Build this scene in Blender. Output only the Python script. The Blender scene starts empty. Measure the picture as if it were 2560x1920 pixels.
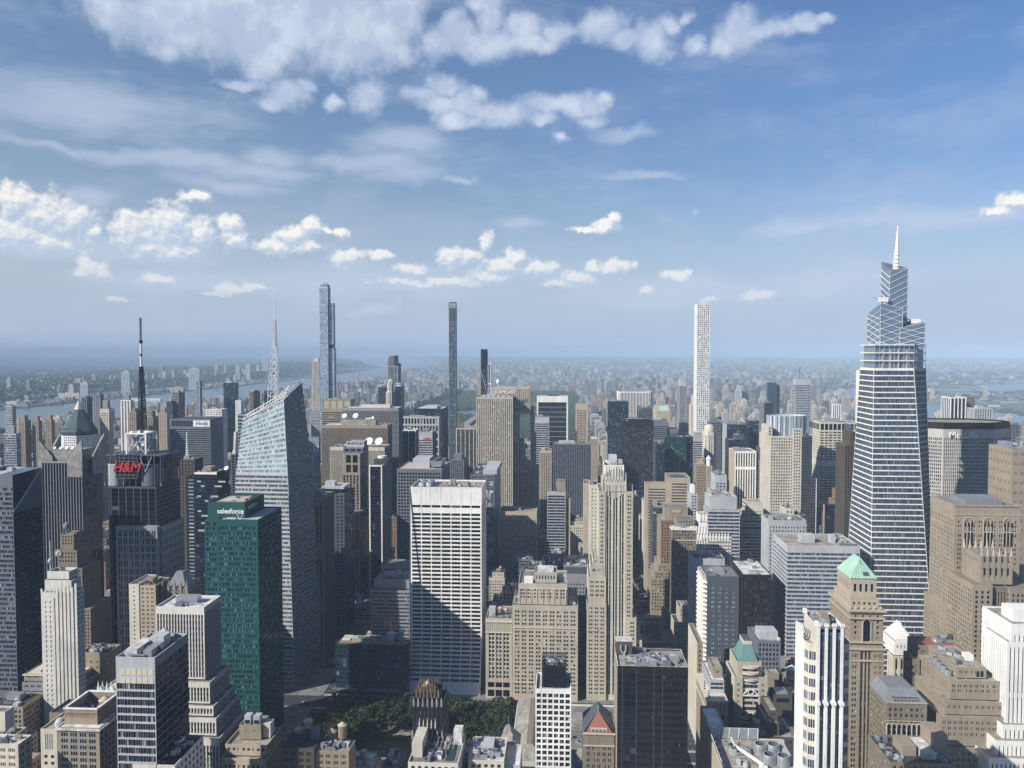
import bpy, math, random
import numpy as np
from mathutils import Vector, Matrix

SC = bpy.context.scene
COL = SC.collection
R = math.radians
rng = random.Random(7)
nrg = np.random.default_rng(11)

# ------------------------------------------------------------------ camera
YAW, PITCH, FPX = R(3.67), R(2.29), 2000.0          # photo is 2560 px wide
CX, CY, CZ = -20.0, 0.0, 316.0                      # deck of a tower; x = across town, y = up the avenues, metres
cam = bpy.data.cameras.new('camera')
cam.sensor_width = 36.0
cam.lens = 36.0 * FPX / 2560
cam.clip_start = 1.0
cam.clip_end = 120000.0
camo = bpy.data.objects.new('camera', cam)
camo.location = (CX, CY, CZ)
camo.rotation_euler = (math.pi / 2 - PITCH, 0, YAW)
COL.objects.link(camo)
SC.camera = camo

# ------------------------------------------------------------------ sun, exposure
SUN_AZ, SUN_EL = R(54), R(34.5)                       # azimuth measured from the -y axis towards -x
sun = bpy.data.lights.new('sun', 'SUN')
sun.energy = 5.0
sun.angle = R(0.53)
sun.color = (1.0, 0.955, 0.865)
suno = bpy.data.objects.new('sun', sun)
sd = Vector((-math.sin(SUN_AZ) * math.cos(SUN_EL), -math.cos(SUN_AZ) * math.cos(SUN_EL), math.sin(SUN_EL)))
suno.rotation_euler = sd.to_track_quat('Z', 'Y').to_euler()
suno.location = (-300, -300, 900)
COL.objects.link(suno)
SC.view_settings.view_transform = 'Standard'
SC.view_settings.look = 'None'
SC.view_settings.exposure = 0.22
SC.view_settings.gamma = 1.0
SC.cycles.max_bounces = 5
SC.cycles.diffuse_bounces = 1
SC.cycles.glossy_bounces = 2
SC.cycles.transmission_bounces = 2
SC.cycles.volume_bounces = 0
SC.cycles.use_denoising = True
SC.cycles.sample_clamp_indirect = 4.0

# ------------------------------------------------------------------ pixel <-> place
_fw = np.array([-math.sin(YAW) * math.cos(PITCH), math.cos(YAW) * math.cos(PITCH), -math.sin(PITCH)])
_rt = np.array([math.cos(YAW), math.sin(YAW), 0.0])
_up = np.cross(_rt, _fw)
def ray(px, py):
    return _fw + _rt * (px - 1280) / FPX + _up * (960 - py) / FPX
def at(px, py, Y):
    """x and z of the point of the plane y = Y that the photo shows at px, py"""
    d = ray(px, py); t = (Y - CY) / d[1]
    return CX + t * d[0], CZ + t * d[2]
def yon(px, py, X):
    d = ray(px, py); t = (X - CX) / d[0]
    return CY + t * d[1]
def gnd(px, py, z=0.0):
    d = ray(px, py); t = (z - CZ) / d[2]
    return CX + t * d[0], CY + t * d[1]
def proj(P):
    v = np.asarray(P, float) - np.array([CX, CY, CZ])
    f = v @ _fw
    return 1280 + FPX * (v @ _rt) / f, 960 - FPX * (v @ _up) / f, f
def street(n):
    return 56 + (n - 34) * 80.5
AV = {'12': -1900, '11': -1602, '10': -1328, '9': -1054, '8': -780, '7': -505, '6': -231, '5': 80, 'madison': 235, 'park': 390,
      'lex': 546, '3': 700, '2': 916, '1': 1145, 'york': 1370}

# ------------------------------------------------------------------ node helpers and the sky
def nd(t, kind, **kw):
    n = t.nodes.new(kind)
    for k, v in kw.items():
        if k.startswith('i_'):
            key = k[2:]
            n.inputs[int(key) if key.isdigit() else key.replace('_', ' ')].default_value = v
        else:
            setattr(n, k, v)
    return n
def mth(t, op, a, b=None, c=None, clamp=False):
    n = nd(t, 'ShaderNodeMath', operation=op, use_clamp=clamp)
    for i, v in enumerate((a, b, c)):
        if v is None: continue
        if isinstance(v, (int, float)): n.inputs[i].default_value = v
        else: t.links.new(v, n.inputs[i])
    return n.outputs[0]
def vmth(t, op, a, b=None, c=None):
    n = nd(t, 'ShaderNodeVectorMath', operation=op)
    for i, v in enumerate((a, b, c)):
        if v is None: continue
        if isinstance(v, (tuple, list)): n.inputs[i].default_value = v
        else: t.links.new(v, n.inputs[i])
    return n.outputs['Value'] if op in ('LENGTH', 'DOT_PRODUCT') else n.outputs[0]
def ramp(t, fac, lo, hi, a=0.0, b=1.0, smooth=True):
    n = nd(t, 'ShaderNodeMapRange', interpolation_type='SMOOTHSTEP' if smooth else 'LINEAR')
    t.links.new(fac, n.inputs[0])
    for i, v in enumerate((lo, hi, a, b)): n.inputs[i + 1].default_value = v
    return n.outputs[0]
def mixc(t, fac, a, b, blend='MIX'):
    n = nd(t, 'ShaderNodeMix', data_type='RGBA', blend_type=blend)
    for i, v in ((0, fac), (6, a), (7, b)):
        if isinstance(v, (int, float)): n.inputs[i].default_value = v
        elif isinstance(v, tuple): n.inputs[i].default_value = (*v[:3], 1)
        else: t.links.new(v, n.inputs[i])
    return n.outputs[2]
def noise(t, vec, scale, detail=4.0, rough=0.55):
    n = nd(t, 'ShaderNodeTexNoise')
    n.inputs['Scale'].default_value = scale
    n.inputs['Detail'].default_value = detail
    n.inputs['Roughness'].default_value = rough
    t.links.new(vec, n.inputs['Vector'])
    return n

CUMULUS = [  # clouds of the low rows: px, py, rx, ry of the photo, turned into directions of the sky
    (40, 500, 48, 36), (110, 535, 95, 55), (30, 580, 80, 50), (190, 545, 45, 40), (120, 600, 90, 34), (235, 580, 18, 26),
    (330, 580, 52, 44), (420, 570, 66, 52), (370, 615, 50, 28), (430, 625, 60, 26), (500, 580, 32, 34), (575, 562, 28, 26), (590, 600, 38, 26),
    (735, 590, 42, 24), (785, 567, 26, 24), (690, 615, 44, 22), (760, 615, 50, 16), (850, 580, 18, 12), (820, 572, 14, 9), (225, 675, 52, 22), (215, 655, 28, 18),
    (395, 700, 40, 14), (600, 722, 62, 12), (540, 735, 30, 6), (870, 645, 42, 22), (950, 637, 32, 11), (1035, 672, 34, 13), (1010, 665, 20, 10),
    (1130, 640, 30, 26), (1165, 645, 34, 20), (1218, 605, 17, 24), (1255, 660, 46, 22), (1290, 640, 26, 18), (1090, 703, 140, 11), (1230, 690, 60, 14),
    (1350, 668, 40, 20), (1440, 695, 60, 20), (1480, 665, 20, 14), (1540, 668, 40, 18), (1400, 712, 50, 10), (1690, 690, 34, 16), (1720, 678, 16, 9),
    (1515, 563, 36, 14), (1535, 546, 18, 15), (1470, 573, 40, 9), (2560, 500, 60, 22), (2500, 525, 46, 14),
    (1770, 745, 24, 6), (1890, 740, 40, 13), (1615, 730, 16, 8), (480, 495, 28, 10), (500, 490, 20, 12), (290, 745, 26, 8), (820, 770, 20, 9)]
SOFT = [   # the softer, higher clouds
    (300, 20, 90, 50), (420, 40, 130, 80), (600, 30, 190, 100), (820, 30, 190, 110), (960, 90, 90, 62), (640, 120, 120, 62), (900, 120, 120, 40), (1010, 40, 40, 80), (560, -30, 330, 80),
    (660, 180, 52, 28), (600, 216, 52, 13), (715, 238, 48, 34), (690, 262, 40, 16), (765, 215, 24, 15), (925, 245, 42, 38), (835, 258, 22, 20),
    (1105, 118, 44, 34), (1150, 85, 50, 40), (1205, 110, 90, 36), (1225, 40, 30, 50), (1215, 10, 40, 22), (1310, 70, 60, 28), (1330, 105, 90, 20), (1400, 85, 60, 20),
    (1500, 70, 52, 32), (1560, 95, 50, 22), (1625, 100, 52, 42), (1680, 60, 34, 22), (1715, 38, 18, 14), (1850, 85, 52, 42), (1810, 115, 30, 22), (1930, 75, 66, 20), (2000, 62, 50, 20), (2060, 50, 26, 12), (1740, 105, 24, 20),
    (1110, 220, 36, 28), (1060, 240, 44, 16), (1100, 265, 50, 20), (1165, 260, 46, 28), (1190, 240, 22, 18), (1140, 300, 56, 18), (1260, 280, 90, 26), (1370, 262, 66, 22), (1450, 265, 60, 26), (1510, 255, 26, 14), (1360, 300, 40, 16), (1475, 300, 30, 12), (1398, 345, 18, 15)]
WISP = [    # thin veils
    (690, 385, 70, 24), (640, 392, 40, 12), (900, 405, 140, 26), (1000, 425, 80, 26), (180, 365, 220, 15), (430, 395, 200, 20), (640, 425, 160, 22), (1000, 350, 110, 30), (1150, 445, 40, 9), (2150, 555, 150, 26), (2010, 575, 110, 20), (2330, 560, 130, 24), (2480, 540, 70, 26), (1970, 565, 14, 14),
    (490, 490, 30, 16), (300, 620, 300, 40), (900, 700, 350, 40), (1300, 560, 60, 14), (1560, 330, 70, 16), (250, 260, 330, 60), (240, 490, 50, 26), (1690, 730, 260, 40), (2050, 700, 200, 40), (950, 775, 60, 12), (1000, 755, 14, 10), (1735, 525, 9, 9), (1620, 435, 90, 10), (550, 460, 120, 20), (500, 700, 300, 30)]

def build_world():
    w = bpy.data.worlds.new('World'); SC.world = w; w.use_nodes = True
    t = w.node_tree; t.nodes.clear()
    out = nd(t, 'ShaderNodeOutputWorld'); bg = nd(t, 'ShaderNodeBackground')
    t.links.new(bg.outputs[0], out.inputs[0])
    sky = nd(t, 'ShaderNodeTexSky', sky_type='NISHITA', sun_disc=False, sun_elevation=SUN_EL,
             sun_rotation=math.pi + SUN_AZ, air_density=1.0, dust_density=1.3, ozone_density=2.2, altitude=300)
    co = nd(t, 'ShaderNodeTexCoord').outputs['Generated']
    sep = nd(t, 'ShaderNodeSeparateXYZ'); t.links.new(co, sep.inputs[0])
    az = mth(t, 'ARCTAN2', sep.outputs[0], sep.outputs[1])
    el = mth(t, 'ARCSINE', sep.outputs[2])
    cmb = nd(t, 'ShaderNodeCombineXYZ'); t.links.new(az, cmb.inputs[0]); t.links.new(el, cmb.inputs[1])
    uv = vmth(t, 'SCALE', cmb.outputs[0]); uv.node.inputs['Scale'].default_value = 57.29578
    def ang(px, py):
        d = ray(px, py); d = d / np.linalg.norm(d)
        return math.degrees(math.atan2(d[0], d[1])), math.degrees(math.asin(d[2]))
    def field(v, blobs, k):
        cur = None
        for px, py, rx, ry in blobs:
            a, e = ang(px, py)
            s = 57.3 / FPX * math.cos(R(a + 3.67)) ** 1.5
            ix, iy = 1 / (rx * s * k), 1 / (ry * s * k)
            d = vmth(t, 'LENGTH', vmth(t, 'MULTIPLY_ADD', v, (ix, iy, 0), (-a * ix, -e * iy, 0)))
            cur = d if cur is None else mth(t, 'SMOOTH_MIN', cur, d, 0.25)
        return cur
    def warp(v, scale, amt, det):
        n = noise(t, v, scale, det, 0.6)
        c = vmth(t, 'SUBTRACT', n.outputs['Color'], (0.5, 0.5, 0.5))
        s = vmth(t, 'SCALE', c); s.node.inputs['Scale'].default_value = amt
        return vmth(t, 'ADD', v, s)
    flat = vmth(t, 'MULTIPLY', uv, (1, 1, 0))
    # low crisp rows: lit where the cloud thins out towards the sun
    v1 = warp(warp(flat, 0.5, 1.3, 4), 2.2, 0.36, 4)
    f1 = field(v1, CUMULUS, 1.30)
    f1u = field(vmth(t, 'ADD', v1, (-0.28, 0.50, 0)), CUMULUS, 1.30)
    n1 = noise(t, flat, 1.1, 7, 0.62).outputs['Fac']
    n1b = noise(t, vmth(t, 'ADD', flat, (-0.16, 0.26, 0)), 1.1, 7, 0.62).outputs['Fac']
    d1 = mth(t, 'SUBTRACT', f1, mth(t, 'MULTIPLY', mth(t, 'MULTIPLY', mth(t, 'SUBTRACT', n1, 0.5), 1.7), ramp(t, f1, 0.1, 0.95, 0.25, 1.0)))
    a1 = ramp(t, d1, 1.13, 0.48)
    lit1 = ramp(t, mth(t, 'ADD', mth(t, 'SUBTRACT', f1u, f1), mth(t, 'MULTIPLY', mth(t, 'SUBTRACT', n1, n1b), 2.4)), -0.40, 0.75)
    # high soft ones
    v2 = warp(warp(flat, 0.30, 1.8, 4), 1.3, 0.35, 4)
    f2 = field(v2, SOFT, 1.24)
    n2 = noise(t, flat, 0.55, 7, 0.55).outputs['Fac']
    n2b = noise(t, vmth(t, 'ADD', flat, (-0.35, 0.5, 0)), 0.55, 7, 0.55).outputs['Fac']
    d2 = mth(t, 'SUBTRACT', f2, mth(t, 'MULTIPLY', mth(t, 'MULTIPLY', mth(t, 'SUBTRACT', n2, 0.5), 1.5), ramp(t, f2, 0.15, 1.0, 0.12, 1.0)))
    a2 = ramp(t, d2, 1.24, 0.28)
    n2c = noise(t, vmth(t, 'ADD', flat, (7, 3, 0)), 0.36, 3.5, 0.5).outputs['Fac']
    lit2 = ramp(t, mth(t, 'ADD', n2c, mth(t, 'MULTIPLY', mth(t, 'SUBTRACT', n2, n2b), 0.5)), 0.36, 0.70)
    # veils
    v3 = warp(vmth(t, 'MULTIPLY', flat, (1, 1, 0)), 0.16, 3.0, 4)
    f3 = field(v3, WISP, 1.25)
    str_ = vmth(t, 'MULTIPLY', flat, (0.30, 1.2, 1))
    n3 = noise(t, str_, 0.55, 6, 0.6).outputs['Fac']
    d3 = mth(t, 'SUBTRACT', f3, mth(t, 'MULTIPLY', mth(t, 'SUBTRACT', n3, 0.5), 1.8))
    a3 = mth(t, 'MULTIPLY', ramp(t, d3, 1.35, 0.1), 0.56)
    # thin high cirrus over the whole western half
    cirr = mth(t, 'MULTIPLY', ramp(t, noise(t, vmth(t, 'MULTIPLY', warp(flat, 0.05, 6, 3), (0.10, 0.42, 1)), 0.7, 7, 0.6).outputs['Fac'], 0.42, 0.72), 0.24)
    base = sky.outputs[0]
    # thicker air towards the horizon, clear blue above
    tint = mixc(t, ramp(t, el, R(0), R(22)), (1.70, 1.68, 1.75), (1.46, 1.76, 2.08))
    west = ramp(t, az, R(-32), R(30))
    tint = mixc(t, 1.0, tint, mixc(t, west, (1.30, 1.14, 1.0), (.98, .98, 1.02)), 'MULTIPLY')
    tint = mixc(t, ramp(t, sep.outputs[1], -0.1, 0.6), (.42, .64, 1.10), tint)      # sun's side of the sky dimmed and blued to deepen the shade
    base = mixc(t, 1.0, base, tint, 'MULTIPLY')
    k = WORLD_K
    base = mixc(t, ramp(t, el, R(13), R(-.5), 0.0, 0.9), base, tuple(c / k for c in (0.385, 0.485, 0.655)))
    c3 = tuple(c / k for c in (0.50, 0.57, 0.71))
    g = mixc(t, cirr, base, c3)
    g = mixc(t, a3, g, c3)
    dark2, lite2 = tuple(c / k for c in (0.45, 0.53, 0.68)), tuple(c / k for c in (0.64, 0.70, 0.81))
    g = mixc(t, mth(t, 'MULTIPLY', a2, 0.80), g, mixc(t, lit2, dark2, lite2))
    dark1, lite1 = tuple(c / k for c in (0.45, 0.54, 0.68)), tuple(c / k for c in (0.90, 0.87, 0.81))
    sh1 = mth(t, 'MULTIPLY', lit1, ramp(t, el, R(2), R(9), 0.55, 1.0))
    g = mixc(t, mth(t, 'MULTIPLY', a1, ramp(t, el, R(1.5), R(8), 0.45, 0.88)), g, mixc(t, sh1, dark1, lite1))
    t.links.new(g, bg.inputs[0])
    bg.inputs[1].default_value = k
    w.cycles.sampling_method = 'MANUAL'
    w.cycles.sample_map_resolution = 512
WORLD_K = 0.052
build_world()

# ------------------------------------------------------------------ materials
MATS = {}
WALL = dict(lime=(.47, .425, .34), limelt=(.58, .54, .45), tan=(.31, .26, .195), tanlt=(.44, .38, .285), brown=(.215, .178, .132), patina=(.065, .105, .098), conc=(.45, .435, .40), glassl=(.50, .56, .58),
            brownd=(.085, .072, .058), redb=(.25, .165, .115), white=(.81, .795, .76), ivory=(.66, .635, .575), cream=(.63, .585, .49), grey=(.25, .265, .285), greyl=(.43, .45, .465),
            greyd=(.082, .096, .116), greym=(.14, .158, .185), black=(.017, .022, .033), bronze=(.015, .0135, .013), blued=(.045, .06, .085), teal=(.018, .088, .088),
            tealp=(.045, .16, .16), rooft=(.34, .31, .26), roofg=(.20, .20, .20), roofw=(.66, .65, .62), roofd=(.055, .056, .06), metal=(.42, .44, .47), copper=(.36, .57, .45),
            copperd=(.13, .25, .235), gold=(.17, .135, .085), wood=(.25, .19, .13), slate=(.20, .215, .235), rust=(.26, .10, .07), brick=(.24, .13, .085),
            red=(.62, .03, .045), steel=(.62, .66, .70), deepgreen=(.018, .046, .046), blue=(.06, .16, .42), orange=(.62, .17, .03), pave=(.23, .225, .215),
            paint=(.70, .70, .66), kerb=(.30, .30, .29), asphalt=(.05, .051, .054), marble=(.62, .60, .55), stained=(.30, .29, .26), glassy=(.33, .385, .40))
METAL = {'metal': .5, 'steel': .2, 'gold': .15, 'glassy': .45}
def M(key):
    """painted, masonry and metal surfaces: base colour with soft weathering"""
    if key in MATS: return MATS[key]
    if key.startswith('g_'): return glass(key)
    c = WALL[key]
    m = bpy.data.materials.new(key); m.use_nodes = True; t = m.node_tree
    p = t.nodes['Principled BSDF']
    pos = nd(t, 'ShaderNodeNewGeometry').outputs['Position']
    n1 = noise(t, pos, 0.045, 5, 0.6).outputs['Fac']
    n2 = noise(t, vmth(t, 'MULTIPLY', pos, (1, 1, 0.08)), 0.55, 4, 0.6).outputs['Fac']
    n3 = noise(t, pos, 1.3, 3, 0.6).outputs['Fac']
    v = mth(t, 'ADD', mth(t, 'ADD', mth(t, 'MULTIPLY', n1, 0.62), mth(t, 'MULTIPLY', n2, 0.62)), mth(t, 'MULTIPLY', n3, 0.36))
    v = mth(t, 'ADD', v, 0.20)
    if key in ('roofg', 'rooft', 'roofw', 'roofd', 'pave', 'stained'):
        b = noise(t, pos, 0.16, 6, 0.7).outputs['Fac']
        v = mth(t, 'MULTIPLY', v, ramp(t, b, 0.35, 0.66, 0.62, 1.16))
    sc = vmth(t, 'SCALE', c); t.links.new(v, sc.node.inputs['Scale'])
    t.links.new(sc, p.inputs['Base Color'])
    p.inputs['Roughness'].default_value = 0.42 if key in METAL else 0.82
    p.inputs['Metallic'].default_value = METAL.get(key, 0.0)
    if key in ('black', 'bronze', 'blued', 'teal', 'greyd'): p.inputs['Roughness'].default_value = 0.5; p.inputs['Specular IOR Level'].default_value = 0.3
    if key in ('paint', 'red', 'orange', 'blue'): p.inputs['Roughness'].default_value = 0.5
    MATS[key] = m
    return m
GLASS = dict(g_dark=((.008, .014, .026), (.34, .32, .27), .15, .0), g_navy=((.010, .020, .045), (.12, .16, .22), .12, .0), g_black=((.006, .009, .017), (.07, .075, .085), .05, .0),
             g_brick=((.010, .010, .012), (.44, .41, .34), .20, .0), g_teal=((.006, .020, .026), (.085, .22, .21), .38, .0), g_green=((.006, .040, .040), (.10, .20, .18), .15, .1),
             g_blue=((.04, .075, .13), (.20, .26, .33), .25, .25), g_pale=((.33, .42, .45), (.56, .61, .61), .3, .15), g_sky=((.22, .30, .41), (.30, .38, .47), .3, .35), g_park=((.03, .04, .05), (.34, .42, .45), .58, .1), g_strip=((.022, .050, .115), (.22, .27, .33), .22, .1),
             g_ov=((.06, .085, .12), (.14, .18, .23), .35, .25), g_bronze=((.018, .014, .012), (.11, .085, .07), .3, .05), g_brown=((.028, .024, .022), (.10, .085, .075), .45, .0), g_boa=((.10, .13, .155), (.40, .43, .42), .22, .3),
             g_mid=((.028, .042, .064), (.23, .24, .25), .25, .0), g_crown=((.16, .23, .27), (.30, .38, .42), .4, .25))
def glass(key):
    """window glass; each pane carries a random number: some are dark, some show blinds"""
    per_obj = key.endswith('_o')
    dark, blind, frac, metal = GLASS[key[:-2] if per_obj else key]
    m = bpy.data.materials.new(key); m.use_nodes = True; t = m.node_tree
    p = t.nodes['Principled BSDF']
    if per_obj: r = nd(t, 'ShaderNodeObjectInfo').outputs['Random']
    else: r = nd(t, 'ShaderNodeAttribute', attribute_name='rnd').outputs['Fac']
    isb = mth(t, 'GREATER_THAN', r, 1 - frac)
    r2 = mth(t, 'FRACT', mth(t, 'MULTIPLY', r, 37.7))
    col = mixc(t, mth(t, 'MULTIPLY', isb, mth(t, 'ADD', mth(t, 'MULTIPLY', r2, 0.75), 0.25)), dark, blind)
    sc = vmth(t, 'SCALE', col); t.links.new(mth(t, 'ADD', mth(t, 'MULTIPLY', r2, 1.1), 0.5), sc.node.inputs['Scale'])
    t.links.new(sc, p.inputs['Base Color'])
    t.links.new(mth(t, 'ADD', mth(t, 'MULTIPLY', isb, 0.25), mth(t, 'ADD', mth(t, 'MULTIPLY', r2, 0.06), 0.05)), p.inputs['Roughness'])
    jit = nd(t, 'ShaderNodeCombineXYZ'); t.links.new(r, jit.inputs[0]); t.links.new(r2, jit.inputs[1]); t.links.new(mth(t, 'FRACT', mth(t, 'MULTIPLY', r, 91.3)), jit.inputs[2])
    off = vmth(t, 'SCALE', vmth(t, 'SUBTRACT', jit.outputs[0], (.5, .5, .5))); off.node.inputs['Scale'].default_value = .05
    t.links.new(vmth(t, 'NORMALIZE', vmth(t, 'ADD', nd(t, 'ShaderNodeNewGeometry').outputs['Normal'], off)), p.inputs['Normal'])
    p.inputs['Metallic'].default_value = metal
    p.inputs['Specular IOR Level'].default_value = 0.42 if key.startswith('g_black') else 0.55
    MATS[key] = m
    return m

# ------------------------------------------------------------------ mesh building
class MB:
    """collects quads and polygons with a material and a random number each; build() makes ONE mesh object of them"""
    def __init__(s):
        s.q = []; s.qm = []; s.qr = []; s.poly = []; s.mats = []; s.smooth = False
    def mi(s, key):
        if key not in s.mats: s.mats.append(key)
        return s.mats.index(key)
    def quads(s, P, mat, rnd=None):
        P = np.asarray(P, float).reshape(-1, 4, 3)
        if len(P) == 0: return
        s.q.append(P); s.qm.append(np.full(len(P), s.mi(mat), np.int32))
        s.qr.append(np.full(len(P), 0.3) if rnd is None else np.asarray(rnd, float))
    def face(s, pts, mat):
        s.poly.append(([tuple(map(float, p)) for p in pts], s.mi(mat)))
    def box(s, x0, x1, y0, y1, z0, z1, mat, top=None):
        a = [(x0, y0), (x1, y0), (x1, y1), (x0, y1)]
        s.prism(a, z0, z1, mat, top or mat)
    def prism(s, a, z0, z1, mat, top=None, b=None, bottom=True):
        b = b or a; n = len(a)
        s.quads([[(*a[i], z0), (*a[(i + 1) % n], z0), (*b[(i + 1) % n], z1), (*b[i], z1)] for i in range(n)], mat)
        s.face([(*p, z1) for p in b], top or mat)
        if bottom: s.face([(*p, z0) for p in a][::-1], mat)
    def bar(s, a, b, w, mat, h=None):
        a = np.array(a, float); b = np.array(b, float); d = b - a; L = np.linalg.norm(d)
        if L < 1e-6: return
        d /= L; ref = np.array([0, 0, 1.0]) if abs(d[2]) < 0.95 else np.array([1.0, 0, 0])
        u = np.cross(d, ref); u /= np.linalg.norm(u); v = np.cross(u, d); u *= w / 2; v *= (h or w) / 2
        A = [a - u - v, a + u - v, a + u + v, a - u + v]; Bq = [b - u - v, b + u - v, b + u + v, b - u + v]
        s.quads([[A[i], A[(i + 1) % 4], Bq[(i + 1) % 4], Bq[i]] for i in range(4)] + [A[::-1], Bq], mat)
    def lathe(s, x, y, prof, mat, n=16, mats=None):
        an = np.arange(n) * 2 * math.pi / n; c = np.cos(an); sn = np.sin(an)
        for k in range(len(prof) - 1):
            (r0, z0), (r1, z1) = prof[k], prof[k + 1]
            P = np.zeros((n, 4, 3)); nx = (np.arange(n) + 1) % n
            P[:, 0] = np.stack([x + r0 * c, y + r0 * sn, np.full(n, z0)], 1); P[:, 1] = np.stack([x + r0 * c[nx], y + r0 * sn[nx], np.full(n, z0)], 1)
            P[:, 2] = np.stack([x + r1 * c[nx], y + r1 * sn[nx], np.full(n, z1)], 1); P[:, 3] = np.stack([x + r1 * c, y + r1 * sn, np.full(n, z1)], 1)
            s.quads(P, mats[k] if mats else mat)
    def empty(s):
        return not s.q and not s.poly
    def mesh(s, name, off=(0, 0, 0)):
        me = bpy.data.meshes.new(name)
        nq = sum(len(a) for a in s.q)
        V = [a.reshape(-1, 3) for a in s.q] + [np.array(p[0]) for p in s.poly]
        V = np.concatenate(V) - np.array(off)
        tot = np.concatenate([np.full(nq, 4, np.int32), np.array([len(p[0]) for p in s.poly], np.int32)])
        st = np.concatenate([[0], np.cumsum(tot)[:-1]]).astype(np.int32)
        mi = np.concatenate(s.qm + [np.array([p[1] for p in s.poly], np.int32)]) if nq else np.array([p[1] for p in s.poly], np.int32)
        rn = np.concatenate(s.qr + [np.full(len(s.poly), .3)]) if nq else np.full(len(s.poly), .3)
        me.vertices.add(len(V)); me.vertices.foreach_set('co', V.astype(np.float32).ravel())
        me.loops.add(len(V)); me.loops.foreach_set('vertex_index', np.arange(len(V), dtype=np.int32))
        me.polygons.add(len(tot)); me.polygons.foreach_set('loop_start', st); me.polygons.foreach_set('loop_total', tot)
        me.polygons.foreach_set('material_index', mi.astype(np.int32))
        at_ = me.attributes.new('rnd', 'FLOAT', 'FACE'); at_.data.foreach_set('value', rn.astype(np.float32))
        for k in s.mats: me.materials.append(M(k))
        me.update(calc_edges=True)
        me.polygons.foreach_set('use_smooth', np.full(len(tot), s.smooth))
        return me
    def build(s, name, parent=None, off=(0, 0, 0)):
        o = bpy.data.objects.new(name, s.mesh(name, off)); COL.objects.link(o)
        if parent is not None: o.parent = parent
        else: o.location = off
        return o
def tag(o, label=None, cat=None, group=None, kind=None):
    for k, v in (('label', label), ('category', cat), ('group', group), ('kind', kind)):
        if v: o[k] = v
    return o

# ------------------------------------------------------------------ facades
def grid(bw, fh, wf, hf, wall, gl='g_brick', sub=1, dw=.5, mw=.3, top=1.6, base=5, edge=1.0, span=None, ds=0.0, mull=None, dm=None, belts=(), pend=None):
    """punched windows: bay width, floor height, window share of the bay and of the floor"""
    if wall not in ('white',) and .3 < wf < .6: wf *= 1.14; hf = min(.7, hf * 1.1)
    return dict(bw=bw, fh=fh, wf=wf, hf=hf, wall=wall, g=gl, sub=sub, dw=dw, ds=ds, dm=dm if dm is not None else 0.0, mw=mw, top=top, base=base, edge=edge,
                span=span or wall, mull=mull or wall, belts=belts)
def vert(bw, fh, wf, hf, wall, gl='g_dark', span=None, dw=.75, ds=.6, **k):
    """piers that run the full height, windows and spandrels set back between them"""
    return grid(bw, fh, wf, hf, wall, gl, dw=dw, ds=ds, span=span or wall, **k)
def ribb(bw, fh, hf, wall, gl='g_dark', sub=4, dw=.45, mw=.16, **k):
    """bands of windows and bands of wall, thin mullions"""
    return grid(bw, fh, 0.985, hf, wall, gl, sub=sub, dw=dw, mw=mw, dm=dw - .15, mull=k.pop('mull', 'greym'), edge=k.pop('edge', .4), **k)
def curt(bw, fh, hf, wall, gl='g_navy', sub=1, **k):
    """glass curtain wall with fine mullions"""
    return grid(bw, fh, .90, hf, wall, gl, sub=sub, dw=.12, ds=.06, mw=.12, dm=.02, edge=.2, span=k.pop('span', wall), mull=k.pop('mull', wall), **k)

def _runs(seq):
    """merge neighbouring entries of one type: [(len, type)]"""
    out = []
    for L, ty in seq:
        if L <= 1e-6: continue
        if out and out[-1][1] == ty and ty != 1: out[-1] = (out[-1][0] + L, ty)
        else: out.append((L, ty))
    return out
def _cols(st, W):
    e = min(st['edge'], W * .2); nb = max(1, int(round((W - 2 * e) / st['bw']))); bw = (W - 2 * e) / nb
    p = bw * (1 - st['wf']); w = bw * st['wf']; sub = st['sub']; mw = min(st['mw'], w / sub * .45)
    ww = (w - mw * (sub - 1)) / sub
    seq = [(e, 0)]
    for _ in range(nb):
        seq.append((p / 2, 0))
        for k in range(sub):
            if k: seq.append((mw, 2))
            seq.append((ww, 1))
        seq.append((p / 2, 0))
    return _runs(seq + [(e, 0)])
def _rows(st, H):
    b = min(st['base'], H * .3); tp = min(st['top'], H * .25); nf = max(1, int(round((H - b - tp) / st['fh']))); fh = (H - b - tp) / nf
    seq = [(b, 0)]
    for k in range(nf):
        if k in st['belts'] or (k - nf) in st['belts']: seq.append((fh, 0)); continue
        s = fh * (1 - st['hf'])
        seq += [(s * .65, 2), (fh * st['hf'], 1), (s * .35, 2)]
    return _runs(seq + [(tp, 0)])
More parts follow.
